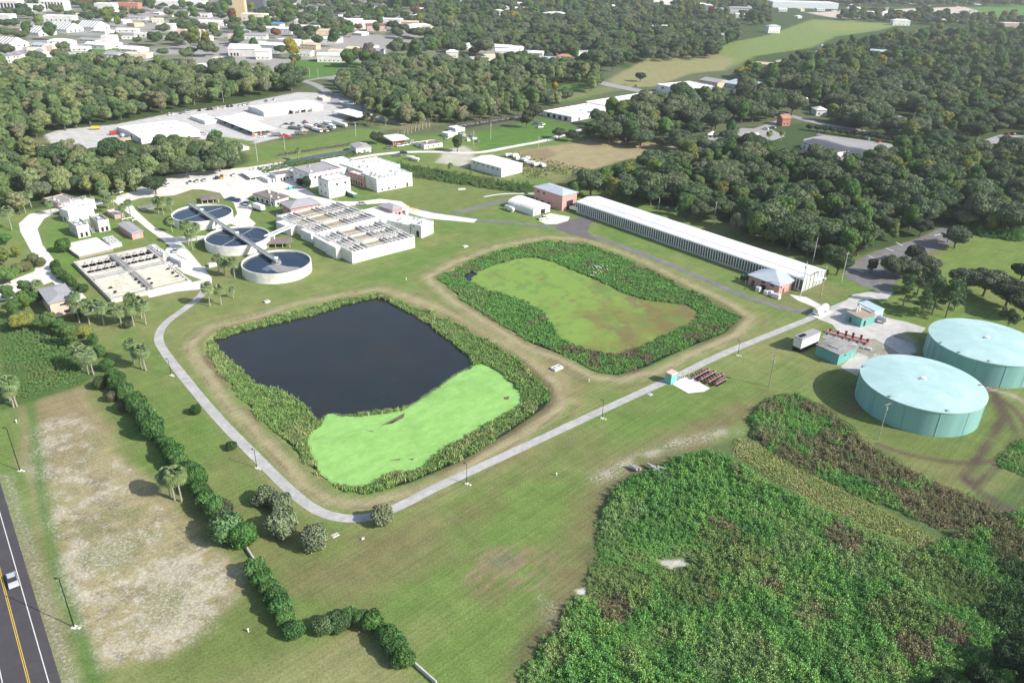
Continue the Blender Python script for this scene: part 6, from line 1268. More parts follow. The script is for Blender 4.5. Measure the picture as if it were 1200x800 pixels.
block('strip_building','low strip building with brown roof',212,245,15,20,18,WHITE,BROOF,[WIN(8,1,3,1.8)])
block('white_box','white box building beside the tan roof',184,203,28,36,14,WHITE,ops=[WIN(3,1.5,1.4,1.5)])
block('tan_block','tan flat roofed block left of the pale store',204,233,36,43,26,BEIGE,LTAN,[WIN(5,1,1.8,1.6)],units=6)
block('pale_store','pale white flat store in the middle of the town',226,262,25,30,30,WHITE)
block('low_store','low white store among oaks',157,180,39,43,14,WHITE,ops=[('R',3,.1,.9,.3,2,2,'open')])
block('slab_roof_store','long white slab roof above the olive wood',216,272,78,81,28,WHITE,units=14,ang=-.35)
block('gable_hall','white gabled hall right of the slab roof',268,300,57,66,22,WHITE,WROOF,[('R',3,.05,.4,.5,2,3,'open')],rt='gable',rise=4)
t,L,W,h=block('tan_tower','tall tan tower with a dark grey glazed side at the top',274,288,-14,20,12,TANW,units=0)
block('glass_block','dark glazed block joined to the tan tower',289,310,-8,14,18,mat('glass_wall',(.13,.14,.17),.3,.15,.3),GROOF,[WIN(6,4,2.2,1.6),WIN(6,9,2.2,1.6),WIN(6,14,2.2,1.6)],units=0)
block('white_annex','white annex in front of the tan tower',283,312,16,24,18,mat('cream_wall',(.62,.56,.45),.8,.1,1),ops=[WIN(5,2,2,2)])
block('edge_hall','white hall at the left edge',-5,13,17,30,18,WHITE)
block('cream_house','small cream block among cars left',52,62,54,59,9,BEIGE)
block('row_store','white long low store behind the halls',52,86,18,26,16,WHITE,ops=[WIN(6,2,2,2)])
block('white_cube','white cube building at the lawn edge',120,134,42,54,14,WHITE)
LST=[(300,318,20,25,14,'y'),(318,330,28,33,14,'b'),(306,345,33,38,16,'w'),(340,372,30,37,18,'w'),(345,352,24,28,8,'w'),(372,405,65,73,16,'w'),(412,442,25,34,18,'w'),(430,454,30,37,14,'p'),(480,508,30,36,16,'w'),(494,506,32,42,12,'t'),(484,498,18,24,10,'w'),
 (429,448,59,64,14,'g'),(445,470,22,28,20,'w'),(470,490,26,31,12,'t'),(523,537,61,68,9,'w'),(550,574,69,75,18,'m'),(545,565,53,58,12,'w'),(400,428,24,30,16,'w'),(325,350,46,53,16,'w'),(300,330,52,60,20,'w'),(352,372,52,58,14,'t'),(345,365,60,66,12,'g'),(382,400,44,50,12,'g'),(300,316,60,70,14,'w'),
 (575,592,13,18,14,'w'),(603,625,10,15,16,'w'),(640,668,16,24,18,'w'),(596,612,56,64,10,'w'),(601,617,66,72,12,'w'),(622,636,62,68,10,'w'),(652,668,66,74,11,'r'),(663,672,31,36,8,'w'),(667,680,55,60,8,'w'),(709,721,7,12,10,'w'),(766,800,2,6,20,'w'),(755,792,32,38,16,'w'),(822,834,6,13,9,'w'),(830,848,10,15,12,'g'),(852,880,9,16,16,'g'),(862,872,17,21,8,'w'),(838,858,41,47,14,'g'),(858,868,39,44,8,'w'),
 (900,915,31,39,12,'m'),(964,980,55,60,12,'m'),(960,972,61,66,9,'w'),(1019,1037,60,66,12,'m'),(1149,1157,54,59,8,'r'),(1185,1205,84,90,12,'r'),(1176,1190,78,82,9,'w'),(933,946,118,123,8,'w'),(956,969,129,136,10,'w'),(916,926,139,148,9,'r'),(898,909,82,88,8,'w'),(897,908,112,119,8,'w'),(905,913,96,102,7,'w'),(885,905,75,80,8,'t'),(829,840,158,163,6,'w'),(875,888,160,165,7,'w'),(1046,1066,24,30,14,'w'),(820,826,5,12,6,'w')]
WM={'w':(WHITE,WROOF),'y':(MATS['cream_wall'],mat('cream_roof',(.60,.53,.38),.8,.1,.5)),'b':(WHITE,mat('blue_roof',(.10,.26,.42),.6,.1,1)),'p':(MATS['pale_pink'],mat('maroon_roof',(.24,.09,.09),.8,.15,1)),'t':(MATS['tan_wall'],LTAN),'g':(WHITE,GROOF),'m':(WHITE,MROOF),'r':(ORG,mat('terracotta_roof',(.42,.20,.13),.85,.15,1))}
CN={'w':'white','y':'cream','b':'blue roofed','p':'maroon roofed','t':'tan','g':'grey roofed','m':'metal roofed','r':'red roofed'}
for i,(a,b_,yt,yb,d,c) in enumerate(LST):
    wl,rf=WM[c]; rt='flat' if (i%3==0 and b_-a>18) else ('gable' if i%2 else 'hip')
    where='in the left town' if b_<470 else 'in the oaks at top centre' if b_<720 else 'at top right of centre' if b_<900 else 'in the right canopy'
    block('house',CN[c]+' '+{'flat':'flat roofed','gable':'gabled','hip':'hip roofed'}[rt]+' house '+where+', '+ORDW[i],a,b_,yt,yb,d,wl,rf,[WIN(max(2,int((b_-a)/5)),1.2,1.3,1.2)],2,rt,(i*37%9-4)*.09,2.2)
# far industry at the top edge
t,L,W,h=block('industrial_hall','huge white industrial hall at top right edge',905,982,2,9,60,mat('cool_white',(.62,.66,.68),.6,.1,.2),units=4)
block('industrial_hall','second long industrial hall behind the earthworks',1010,1050,14,20,30,WHITE); block('industrial_hall','low white hall on the earthworks, right one',1056,1080,14,20,24,WHITE); block('industrial_hall','grey roofed hall at the top right edge of the earthworks',1094,1110,15,20,20,WHITE,GROOF); block('industrial_hall','white hall roof far right at the top',1175,1215,27,34,20,mat('pale_brown',(.4,.33,.28),.8,.1,1))
for i in range(42):
    a=random.uniform(975,1160); b_=random.uniform(4,21)-(.02*(a-980)*0); x,y=G(a,b_); t=thing('stockpile',random.choice(['pale','brown','reddish'])+' stockpile or machine on the far earthworks','stockpile',(x,y,0),random.random()*3,'stockpiles on the far earthworks')
    s=random.uniform(5,13); MB().cyl(0,0,-.2,s*.3,s,9,s*.25).obj('heap',random.choice([LTAN,WHITE,BROOF,PKB,CONC]),t,True); MB().box(s*.8,-2,-.1,s*1.3,2,3).obj('machine',random.choice([WHITE,STEEL,RED]),t)
for i in range(60):
    a,b_=random.choice([(random.uniform(40,72),random.uniform(50,68)),(random.uniform(150,260),random.uniform(20,34)),(random.uniform(300,470),random.uniform(22,60)),(random.uniform(545,600),random.uniform(58,70)),(random.uniform(90,160),random.uniform(16,26))])
    x,y=G(a,b_)
    if clear_ok(x,y,1): vehicle(random.choice(['car','suv','pickup']),random.choice(['white','silver','grey','black','white','red','blue']),0,0,random.random()*3,'small parked car in the far town streets','cars parked in the far town',world=(x,y))
# ---- poles ----
WOODP=mat('weathered_wood',(.24,.215,.19),.95,.2,2); PCONC=mat('pole_concrete',(.50,.49,.47),.85,.1,1)
def pole(a,b_,ht,label,kind='utility',m=None,arm=0.0,r=.16):
    x,y=G(a,b_); m=m or PCONC; t=thing('utility_pole' if kind=='utility' else 'lamp_post',label,'pole' if kind=='utility' else 'lamp post',(x,y,0),arm)
    MB().cyl(0,0,-.2,ht,r,8,r*.6).obj('shaft',m,t,True); houses_clear.append((x,y,2)); 
    for k_ in (7,14): houses_clear.append((x*(1-k_/math.hypot(x,y)),y*(1-k_/math.hypot(x,y)),2))
    if kind=='utility':
        MB().box(-1.2,-.07,ht-1.0,1.2,.07,ht-.82).obj('crossarm',WOODP,t)
        for u in (-1.0,0,1.0): MB().cyl(u,0,ht-.819,ht-.5,.07,6).obj('insulator',STEEL,t)
        if int(a)%2: MB().cyl(.35,.25,ht-3,ht-2,.28,8).obj('transformer',STEEL,t)
    elif kind=='lamp':
        MB().bar((0,0,ht-.1),(.5,0,ht),.05,5).obj('arm',m,t); MB().box(.45,-.14,ht-.06,1.0,.14,ht+.05).obj('lamp_head',m,t)
        MB().box(-.45,-.45,-.1,.45,.45,.14).obj('footing',PALE,t); MB().box(-1.3,-.25,-.1,-.8,.25,.1).obj('junction_box',PALE,t)
    return t
pole(23.5,551.3,12.6,'tall thin black road lamp post at the left edge of bare field','lamp',BLACK,R(170),.12); pole(87,734.5,12.4,'tall thin black road lamp post at the lower left','lamp',BLACK,R(170),.12)
for a,b_,hh,l in [(547,566.5,6,'black path lamp post in front of the dark pond'),(705.5,490,6,'black path lamp post right of the pond corner'),(864.5,416.5,5.5,'black path lamp post right of the valve rows'),(301,548,5.5,'black path lamp post at the left of pond'),(200.5,439.5,5.5,'black path lamp post near upper left of the dark pond')]: pole(a,b_,hh,l,'lamp',BLACK,R(150),.09)
pole(1029,515.2,12.4,'thin pole standing in front of the front round tank','utility',mat('galvanised',(.30,.32,.29),.7,.1,1),R(30),.13); pole(901,453,11,'leaning grey wooden pole left of the white container','utility',WOODP,R(20),.15)
for a,b_,hh,l in [(937.5,349,15,'heavy steel pole in front of near pink house'),(961,349,10,'wooden pole beside the greenhouse path'),(952,309,12,'pole behind the long shed near its right end'),(986,330,13,'pole at the car park entrance'),(962,345,12,'pole between shed end and car park'),(772,242,11,'pale pole behind the long shed near its middle'),(836,264,12,'pole at the wood edge behind the long shed'),(726,229,9,'short pole behind the long shed at left'),
 (983,140,12,'pole on the street, leftmost of the three by the apartments'),(1008,143,12,'pole on street, middle of the three'),(1068,150,12,'pole beside the white villa'),(1145,168,13,'tall pole at the street end on the right'),(1176,172,6,'short pole near the red car'),(318,242,11,'tall white pole by the arched low building'),(575,164,12,'tall pale pole beside the ivy oak meadow'),(555,171,10,'tall pale pole by the scrap corner'),(506,145,9,'dark pole left of the ditch, with crossarm'),(512,146,7,'second dark pole left of the ditch'),
 (417,160,10,'pale pole on the depot lawn'),(302,190,14,'tall white pole by the ditch weeds'),(334,176,9,'pale pole left of the ditch'),(363,92,10,'pole at the far green, left one'),(373,93,10,'pole at the far green, right one'),(464,76,13,'pole before the far wood, with wires'),(565,64,14,'tall pole in town above the middle wood'),(586,64,12,'wooden pole with crossarm in town above wood'),(197,115,11,'pole in the olive wood'),(62,123,8,'short pale pole in the olive wood'),(262,120,9,'pole behind the depot row'),(243,52,10,'town pole by the red sign'),(631,172,7,'grey pole by warehouse yard'),(641,177,8,'dark pole at the dry field corner'),(679,90,12,'pole near the lone tree'),(772,104,10,'lamp like pole by the white office'),(866,112,11,'pole between oaks right of the hip roof'),(898,118,11,'second pole between the oaks'),(951,24,22,'tall far pylon pole at top right, left'),(1040,27,24,'tall far pylon pole at top right, middle'),(1116,29,26,'tall far pylon pole at top right, right')]: pole(a,b_,hh,l,arm=R(random.uniform(0,90)),m=WOODP if 'wooden' in l or 'dark' in l else PCONC)
# hydrants, markers
for i,(a,b_,l) in enumerate([(291,740,'small white marker post on the lower lawn'),(652,557,'small white marker post on the right lawn'),(19.5,495,'white marker post at the field edge'),(690,447,'small white marker post by the path beyond the pond gap'),(476,328,'small white marker between the ponds')]):
    x,y=G(a,b_); t=thing('marker_post',l,'marker post',(x,y,0)); MB().cyl(0,0,0,.8,.14,8).obj('post',WHITE,t); MB().cyl(0,0,.8,.95,.2,8,.08).obj('cap',WHITE,t)
# logs and pipe pieces at the weeds edge
for i,(a,b_) in enumerate([(742,551),(746,551),(763,549),(767,552),(770,556),(775,552)]):
    x,y=G(a,b_); t=thing('concrete_pipe','grey '+('left' if i<2 else 'right')+' group concrete pipe piece lying at the weed edge','pipe',(x,y,.1),R(-50+5*i),'grey pipe pieces at the weed edge'); MB().bar((-1.2,0,.9),(1.2,0,.9),.34,10).obj('pipe_wall',mat('grey_pipe',(.36,.35,.34),.9,.1,1),t); MB().bar((-1.22,0,.9),(-1.205,0,.9),.24,10).obj('bore',DARK,t)
for i in range(38):
    x,y=G(random.uniform(1172,1200),random.uniform(600,622)); t=MB().add((IV*np.array([.45,.35,.3])*random.uniform(.6,1.3)).tolist(),[tuple(int(q) for q in f) for f in IF]).obj('rubble_block',CONCD,loc=(x,y,.3)); t.rotation_euler=(random.random()*3,random.random()*3,0); tag(t,'grey rubble lump in the heap at right edge among the weeds','rubble','grey rubble heap at the right edge')
# scattered lawn debris, clods
# riprap along the ditch
rr=MB()
for i in range(900):
    f=random.random(); 
    if random.random()<.55: a=525+f*118; b_=149-f*17+random.uniform(-2.2,.2)
    else: a=325+f*85; b_=184-f*13+random.uniform(-2.5,-.5)
    x,y=G(a,b_); s=random.uniform(.35,.9); rr.add((IV[:12]*0+np.array([x,y,.1])+IV[:12]*s).tolist(),[(0,11,5),(0,5,1),(0,1,7),(0,7,10),(0,10,11),(1,5,9),(5,11,4),(11,10,2),(10,7,6),(7,1,8)])
tag(rr.obj('riprap',mat('riprap_stone',(.40,.38,.35),.9,.25,1)),label='pale riprap stones along the ditch banks',kind='stuff')
# ---- the rest of the far town: many small pale roofs between the trees
rt_=random.Random(77); placed=0; tries=0
TZ=[((0,150),(26,70)),((140,300),(22,72)),((300,500),(8,78)),((300,480),(20,66)),((500,700),(3,22)),((540,690),(56,76)),((700,860),(2,14)),((40,300),(12,30)),((860,960),(8,22)),((905,1200),(40,100))]
spots=[]
while placed<95 and tries<900:
    tries+=1; zx,zy=rt_.choice(TZ if rt_.random()<.93 else TZ[-1:]); a=rt_.uniform(*zx); b_=rt_.uniform(*zy)
    if zy==(40,100) and rt_.random()<.6: continue
    x,y=G(a,b_)
    if not clear_ok(x,y,-4) or any(abs(a-q[0])<13 and abs(b_-q[1])<5 for q in spots): continue
    if 330<a<440 and 66<b_<95 or 230<a<300 and b_<30: continue
    spots.append((a,b_)); placed+=1; m_px=math.hypot(x,y)/F; wd=rt_.uniform(12,34); c=rt_.choice('wwwwwwmgtyyw'); wl,rf=WM[c]; k=rt_.choice(['flat','gable','hip','gable'])
    hh=rt_.uniform(3.5,7)
    block('house',('small ' if placed<60 else 'tiny ')+CN[c]+' '+{'flat':'flat roofed','gable':'gabled','hip':'hip roofed'}[k]+' building, '+('rear' if b_<30 else 'front')+' town rows '+('far left' if a<100 else 'left' if a<300 else 'left of centre' if a<500 else 'centre' if a<700 else 'right')+', '+ORDW[placed%60]+' of them',a,a+wd/m_px,b_-hh/m_px*.9,b_,rt_.uniform(9,20),wl,rf,[WIN(3,1.2,1.4,1.3)],2,k,rt_.uniform(-.5,.5),rt_.uniform(1.5,2.8))
for i in range(16):
    a,b_=rt_.uniform(0,480),rt_.uniform(24,66); x,y=G(a,b_); u=rt_.uniform(-.4,.4); L0=rt_.uniform(40,110); dx_,dy_=math.cos(u)*L0/2,math.sin(u)*L0/2
    strip('town_street',[(x-dx_,y-dy_),(x,y+rt_.uniform(-3,3)),(x+dx_,y+dy_)],rt_.uniform(7,16),MATS['grey_road'],ZR+.03+i*.004,world=True)
    houses_clear.append((x,y,9)); houses_clear.append((x-dx_*.6,y-dy_*.6,6)); houses_clear.append((x+dx_*.6,y+dy_*.6,6))
HOLE_STRIP=GP([(862,508),(900,522),(960,556),(1045,600),(1100,633),(1085,645),(1020,622),(945,585),(885,552),(855,530)])
HOLE_PATH=GP([(690,575),(760,528),(840,512),(870,515),(845,522),(770,540),(705,590)])
HS=[HOLE_STRIP,GP([(765,655),(805,652),(818,664),(785,670)]),GP([(668,688),(690,685),(690,700),(674,700)]),GP([(640,690),(665,690),(655,745),(632,745)])]
W1=[(693,640),(700,590),(735,560),(775,540),(830,527),(862,540),(905,568),(1000,612),(1075,645),(1120,620),(1150,600),(1250,600),(1400,680),(1400,860),(560,860),(605,790),(625,760),(650,738),(668,700),(682,672)]
mass('weed_field','tall green weeds with reddish patches filling the lower right ground',W1,.50,.30,1.9,WGRN,WRED,.80,seed=3,holes=HS,ragged=3,blobs=[(740,690,7,'olive'),(800,680,8,'olive'),(700,700,5,'low'),(780,655,6,'low'),(850,650,8,'olive'),(720,715,4,'red'),(700,655,8,'low'),(740,650,9,'low'),(690,680,6,'olive'),(990,640,5,'red'),(770,540,3,'red'),(1110,620,7,'red'),(1150,610,8,'red'),(1190,640,9,'red'),(905,690,3,'red'),(1070,760,4,'red'),(1120,740,4,'red'),(735,600,6,'bright'),(710,620,5,'bright'),(850,780,8,'bright'),(1000,660,7,'bright'),(930,640,6,'bright'),(1100,680,9,'olive'),(1060,720,8,'olive'),(1180,720,9,'dark'),(1120,700,5,'low'),(760,755,4,'low'),(1190,660,8,'dark')])
W2=[(872,488),(905,462),(935,462),(975,480),(1000,500),(1015,520),(1050,540),(1100,565),(1140,580),(1175,600),(1170,625),(1110,625),(1060,605),(1000,580),(950,556),(905,535),(880,515)]
mass('weed_bank','band of red brown and green weeds below the front round tank',W2,.52,.30,1.7,WGRN,WRED,.56,seed=8,ragged=2.5,blobs=[(900,480,5,'red'),(960,480,6,'red'),(985,500,4,'red'),(1060,555,6,'red'),(1120,590,9,'red'),(1150,600,8,'red'),(900,505,5,'bright'),(1010,520,5,'olive'),(1030,535,4,'olive')])
W3=[(862,508),(900,522),(960,556),(1045,600),(1100,633),(1085,645),(1020,622),(945,585),(885,552),(855,530)]
mass('tall_grass','pale yellow green strip of tall grass between weed beds',W3,.6,.3,.6,[(.38,.42,.17),(.34,.40,.15),(.42,.42,.20)],seed=12,src=RC)
mass('weed_bank','dark green weeds beside muddy track at right edge',[(1160,545),(1182,520),(1215,510),(1260,560),(1215,565)],.7,.8,1.5,WGRN,seed=13)
mass('weed_patch','pale green weeds on the rim of the left weed bed',[(697,640),(705,600),(740,585),(755,600),(740,650),(715,655)],.8,.7,1.2,[(.20,.31,.10),(.17,.27,.09)],seed=14)
# pond margins
def band(name,label,out,inn,sp,h0,h1,tints,seed,red=None,thr=.7,src=None,z=-.7):
    pts=poisson(out,sp,mx=26000,seed=seed); A=np.array(pts); k=np.ones(len(pts),bool)
    for q in inn: k&=sdf(A[:,0],A[:,1],q)>-.2
    k&=(sdf(A[:,0],A[:,1],out)<-.4-3.2*np.clip(fbm(A[:,0],A[:,1],5,seed+30,3)-.42,0,1)*2); A=A[k]; nn=fbm(A[:,0],A[:,1],9,seed+3,3); nr=fbm(A[:,0],A[:,1],7,seed+6,3); de=-sdf(A[:,0],A[:,1],out); o=[]
    src=src or RC+WC[:2]
    for i in range(len(A)):
        t=tints[int(min(.999,max(0,(nn[i]-.25)*1.9+random.uniform(-.25,.25)))*len(tints))]
        if red and nr[i]>thr: t=random.choice(red)
        o.append((A[i,0],A[i,1],z+.6*max(0,1-de[i]/3),h0+(h1-h0)*random.random(),random.uniform(0,6.28),random.randrange(len(src)),jitc(t,.2)))
    return scatter(name,label,o,src)
OPEN1=GP([(248,400),(262,396),(285,388),(330,378),(370,369),(405,357),(441,349),(452,352),(475,364),(500,378),(530,402),(552,420),(556,428),(535,470),(380,492),(372,496),(362,482),(352,472),(340,465),(332,459),(310,454),(300,452),(290,442),(272,425),(258,412)],WZ)
TG=[(.18,.30,.09),(.21,.33,.09),(.16,.26,.08),(.22,.31,.11),(.26,.32,.12)]
band('pond_reeds','band of green reeds around the dark pond',POND1,[OPEN1,GP(DW1,WZ)],.55,.55,.9,TG,21)
OPEN2=GP([(541,324),(552,318),(562,322),(556,333),(547,331)],WZ)
band('pond_reeds','green reeds and rushes around the weed covered pond',POND2,[OPEN2,GP(DW2,WZ)],.58,.5,.85,[(.13,.29,.07),(.16,.33,.08),(.12,.26,.07),(.18,.29,.085)],22,red=[(.20,.17,.11),(.18,.21,.09)],thr=.68)
mass('wet_ground_weeds','low green weeds in the wet corner at the left edge',[(0,372),(60,372),(85,385),(105,430),(95,450),(55,462),(0,478)],.8,.5,.9,[(.11,.22,.065),(.13,.25,.07),(.16,.22,.09)],WRED,.72,seed=31,ragged=3,blobs=[(50,440,6,'olive'),(20,440,5,'low'),(70,400,6,'bright')])
mass('cane_belt','belt of tall green canes between the plant and the field',[(446,196),(470,193),(520,201),(570,210),(620,217),(632,222),(618,228),(570,222),(520,214),(480,208),(452,205)],1.5,1.6,2.6,[(.085,.16,.045),(.10,.17,.05),(.13,.17,.07)],seed=32)
mass('ditch_weeds','green weeds on the banks of the dark water ditch',[(290,200),(330,192),(350,188),(380,186),(405,180),(430,172),(440,178),(400,188),(360,196),(330,200),(300,206)],1.6,1.0,1.9,[(.08,.16,.045),(.10,.18,.05)],seed=33)
mass('field_edge_weeds','rough weeds along the near edge of the pale dry field',[(600,178),(640,186),(700,200),(700,210),(650,205),(632,212),(600,205),(610,195)],1.5,.6,1.2,[(.10,.12,.05),(.13,.13,.06)],seed=34,keep=.6)
mass('vine_tangle','bright green vines over the edge of the wood by the lawn',[(1125,240),(1150,235),(1175,262),(1200,270),(1200,285),(1150,278),(1128,270)],1.2,1.8,3.2,[(.07,.20,.04),(.09,.22,.05)],seed=35)
mass('ivy_bank','blue green shrubs along the back of the long shed',[(702,222),(740,232),(800,250),(850,270),(845,274),(800,257),(740,238),(700,229)],2.4,1.7,3.0,[(.10,.19,.10),(.085,.16,.085)],seed=36,keep=.35)
lil=MB()
for _ in range(26):
    x,y=G(random.uniform(690,712),random.uniform(312,324)); lil.cyl(x,y,.2,.45,random.uniform(.12,.25),6)
tag(lil.obj('white_flowers',WHITE),kind='stuff',label='small white flowers among the reeds of the second pond')
# ---- hedge and single plants
HEDT=[(.052,.135,.03),(.065,.15,.034),(.05,.12,.03),(.075,.16,.045)]
hp=[(112,398),(120,412),(126,428),(133,442),(140,452),(147,462),(154,470),(160,480),(168,489),(175,498),(183,508),(190,518),(198,527),(205,536),(213,546),(221,556),(230,566),(238,577),(246,588),(254,600),(268,620),(283,632)]
for i,(a,b_) in enumerate(hp):
    x,y=G(a+random.uniform(-3,3),b_+6); s=random.uniform(1.15,2.15)*(1.15 if i>17 else 1); plant('bush',x,y,s,jitc(random.choice(HEDT),.1),'dark green shrub in the long diagonal hedge, '+ORDW[i]+' counted from its top end','shrubs of the long diagonal hedge','shrub',sz=s*random.uniform(.95,1.4))
for i,(a,b_) in enumerate([(302,672),(310,683),(317,694),(325,704),(331,716),(336,728),(345,741)]):
    x,y=G(a,b_+4); plant('bush',x,y,random.uniform(1.35,1.85),jitc(random.choice(HEDT),.1),'dark green shrub in the short bottom left hedge, '+ORDW[i]+' from its top','shrubs of the short hedge at the bottom left','shrub')
for i,(a,b_) in enumerate([(410,724),(424,727),(438,732),(450,742),(458,753),(465,764),(474,774)]):
    x,y=G(a,b_+4); plant('bush',x,y,random.uniform(1.2,1.7),jitc(random.choice(HEDT),.1),'dark green shrub in the curved bottom hedge, '+ORDW[i]+' from its left end','shrubs of the curved hedge at the bottom centre','shrub')
SINGLE=[('bush',268,632,3.0,(.085,.16,.06),'large rounded pale green shrub at the bend of the diagonal hedge'),
 ('bush',262,606,1.9,(.075,.10,.05),'grey green shrub just above the large pale shrub at hedge bend'),
 ('bush',380,740,1.6,(.09,.14,.055),'light green shrub between the two bottom hedges'),('bush',398,737,1.5,(.06,.11,.04),'mid green shrub beside the curved bottom hedge'),
 ('bush',230,485,1.15,(.035,.075,.02),'dark round bush on the lawn left of the path'),('bush',272,526,1.0,(.035,.075,.02),'small dark round bush nearer the path bend'),
 ('bush',449,613,1.9,(.16,.19,.10),'grey green rounded tree at the path corner in front of the dark pond'),
 ('bush',313,590,2.1,(.14,.18,.09),'olive shrub tree farthest up in the row beside the hedge'),('bush',333,625,2.5,(.15,.19,.10),'olive shrub tree in the middle of the three by the hedge'),('bush',369,643,2.2,(.15,.18,.10),'olive shrub tree lowest of the three on the lawn'),('bush',330,598,1.9,(.13,.17,.09),'olive shrub tree tucked behind the three by the hedge'),
 ('bush',118,455,1.5,(.06,.09,.035),'dull green bush at the top corner of the bare field'),('bush',132,470,1.2,(.10,.11,.06),'grey scrubby bush below the dull green one by the hedge'),('bush',146,482,1.2,(.09,.10,.05),'brownish scrubby bush beside the hedge'),
 ('bush',75,295,2.2,(.06,.125,.03),'bright round tree left of the white slab tank'),
 ('bush',150,384,1.1,(.06,.09,.035),'small round bush among the palms below filter basin'),('bush',94,372,1.2,(.06,.12,.03),'green bush right of the beige shed'),
 ('tall',360,222,0.62,(.035,.07,.03),'dark round tree in front of the tall white building'),('bush',352,217,1.5,(.035,.065,.03),'dark bush left of the tall white building'),
 ('oak',183,228,.95,(.045,.075,.03),'broad dark oak shading the drive above the round basins'),
 ('oak',625,142,1.0,(.050,.068,.036),'tall ivy grown oak on the meadow near the long white building'),('tall',617,150,1.1,(.07,.09,.035),'shrubby tree under the ivy grown oak'),
 ('oak',655,163,.7,(.085,.115,.06),'round tree left in the row before the white building'),('oak',670,166,.65,(.055,.07,.04),'round tree second in the row before the white building'),('airy',686,160,.6,(.09,.10,.05),'thin grey tree at the right of the row before the white building'),
 ('oak',735,148,.9,(.042,.058,.03),'dark oak at front of long white building'),('tall',750,154,1.0,(.06,.10,.035),'upright tree beside the dark oak by the white building'),('oak',765,150,.9,(.05,.07,.035),'oak right of the long white building'),
 ('tall',650,108,.75,(.33,.25,.03),'yellow flowering tree on the meadow before the wood'),
 ('oak',537,86,.7,(.30,.28,.05),'yellow blossoming crown in the middle wood'),
 ('tall',536,178,.85,(.07,.10,.04),'leaning tree with a fallen trunk by the gravel heap'),
 ('oak',442,169,.72,(.07,.09,.045),'round oak beside small grey roofed shed on the track'),
 ('airy',434,148,.9,(.08,.10,.05),'thin tree at the end of the depot lawn'),
 ('oak',750,96,.85,(.065,.08,.055),'lone bare limbed tree at the edge of the dry field'),('airy',718,84,.9,(.07,.09,.045),'smaller tree left of the lone tree on dry field'),
 ('tall',345,78,.7,(.26,.22,.05),'yellowish tree on the small green behind the depot'),
 ('oak',205,48,1.0,(.045,.06,.035),'dark oak cluster near the white gabled houses'),
 ('airy',1110,284,.55,(.06,.075,.04),'thin small tree at far end of the shaded car park'),
 ('oak',1118,291,.95,(.09,.12,.065),'grey green oak on the right side of the shaded car park'),
 ('oak',1045,326,.8,(.09,.12,.065),'left oak of the car park island'),('oak',1060,326,.85,(.095,.12,.07),'middle oak of the car park island'),('oak',1082,322,.85,(.085,.115,.06),'right oak of the car park island'),('oak',1070,308,.7,(.06,.073,.045),'small oak behind the car park island'),
 ('oak',1130,342,1.0,(.11,.135,.08),'grey oak on the slope above the rear round tank'),('oak',1152,347,1.1,(.10,.125,.07),'second grey oak on the slope above the rear round tank'),('oak',1178,360,1.05,(.055,.075,.035),'dark oak behind the rear round tank near the right edge'),('oak',1200,374,1.1,(.05,.075,.03),'dark oak cut by the right edge behind the rear tank'),('oak',1196,328,.7,(.045,.065,.03),'lone oak at the right edge of the mown lawn'),
 ('airy',1075,344,1.1,(.075,.105,.05),'airy tree beside the car park road'),
 ('airy',1180,385,.7,(.07,.11,.04),'airy tree close behind the rear tank'),
 ('oak',1002,298,.75,(.085,.115,.06),'oak overhanging the near end of the car park'),('oak',1078,277,.8,(.06,.075,.05),'grey oak overhanging the far side of the car park'),
 ('tall',1020,320,.5,(.07,.09,.05),'thin dead looking shrub tree beside the poles'),
 ('oak',305,40,.9,(.05,.065,.035),'far oak by the tan tower'),]
for k,a,b_,s,t,l in SINGLE:
    x,y=G(a,b_); plant(k,x,y,s,t,l,cat='shrub' if k=='bush' and s<2.3 else 'tree')
for i,(a,b_,s,l) in enumerate([(1058,358,.72,'left of the pair beside the drive'),(1092,368,.85,'nearest the rear round tank'),(1078,372,.7,'between the two larger pines'),(1108,372,.82,'right of the group behind rear round tank'),(1118,362,.7,'rearmost of the group')]):
    x,y=G(a,b_); plant('pine',x,y,s*1.35,(.085,.15,.055),'bright green feathery pine '+l,'pines behind the tanks')
# trees cut by the lower right corner
for i,(a,b_,s) in enumerate([(1105,800,.8),(1140,785,.85),(1175,765,.9),(1200,790,1.0),(1165,812,.9),(1210,745,.9),(1080,825,.7)]):
    x,y=G(a,b_+20); plant('tall' if i%2 else 'oak',x,y,s*.55,(.022,.055,.016),'very dark tree in the bottom right corner, '+ORDW[i]+' of the clump','dark trees in the bottom right corner')
# left margin trees
LM=sorted([(8,285),(6,310),(20,300),(12,330),(45,355),(30,362),(18,372),(60,388),(72,392),(85,396),(100,394),(35,348),(12,352),(28,385),(86,405)],key=lambda q:q[1])
for i,(a,b_) in enumerate(LM):
    x,y=G(a,b_+2); k='tall' if i%3 else 'oak'
    plant(k,x,y,random.uniform(.38,.62),jitc(random.choice(BRT),.15),['bright','leafy','dense','thin','rounded'][i%5]+' green tree in left edge thicket near beige shed, '+ORDW[i]+' placed from the top','trees of the thicket at the left edge')
for i,(a,b_) in enumerate([(68,318),(73,323),(79,327),(85,332),(92,336),(99,338),(66,312)]):
    x,y=G(a,b_+4); plant('bush',x,y,random.uniform(1.2,1.6),jitc((.05,.10,.025),.1),'green hedge shrub between the white drive and the filter basin','hedge shrubs by the filter basin','shrub')
for i,(a,b_) in enumerate([(40,305),(48,310),(22,318),(32,315)]):
    x,y=G(a,b_+2); plant('bush',x,y,1.5,jitc((.12,.14,.06),.1),'olive shrub in bed at the left bend of the white drive','shrubs at the bend of the drive','shrub')
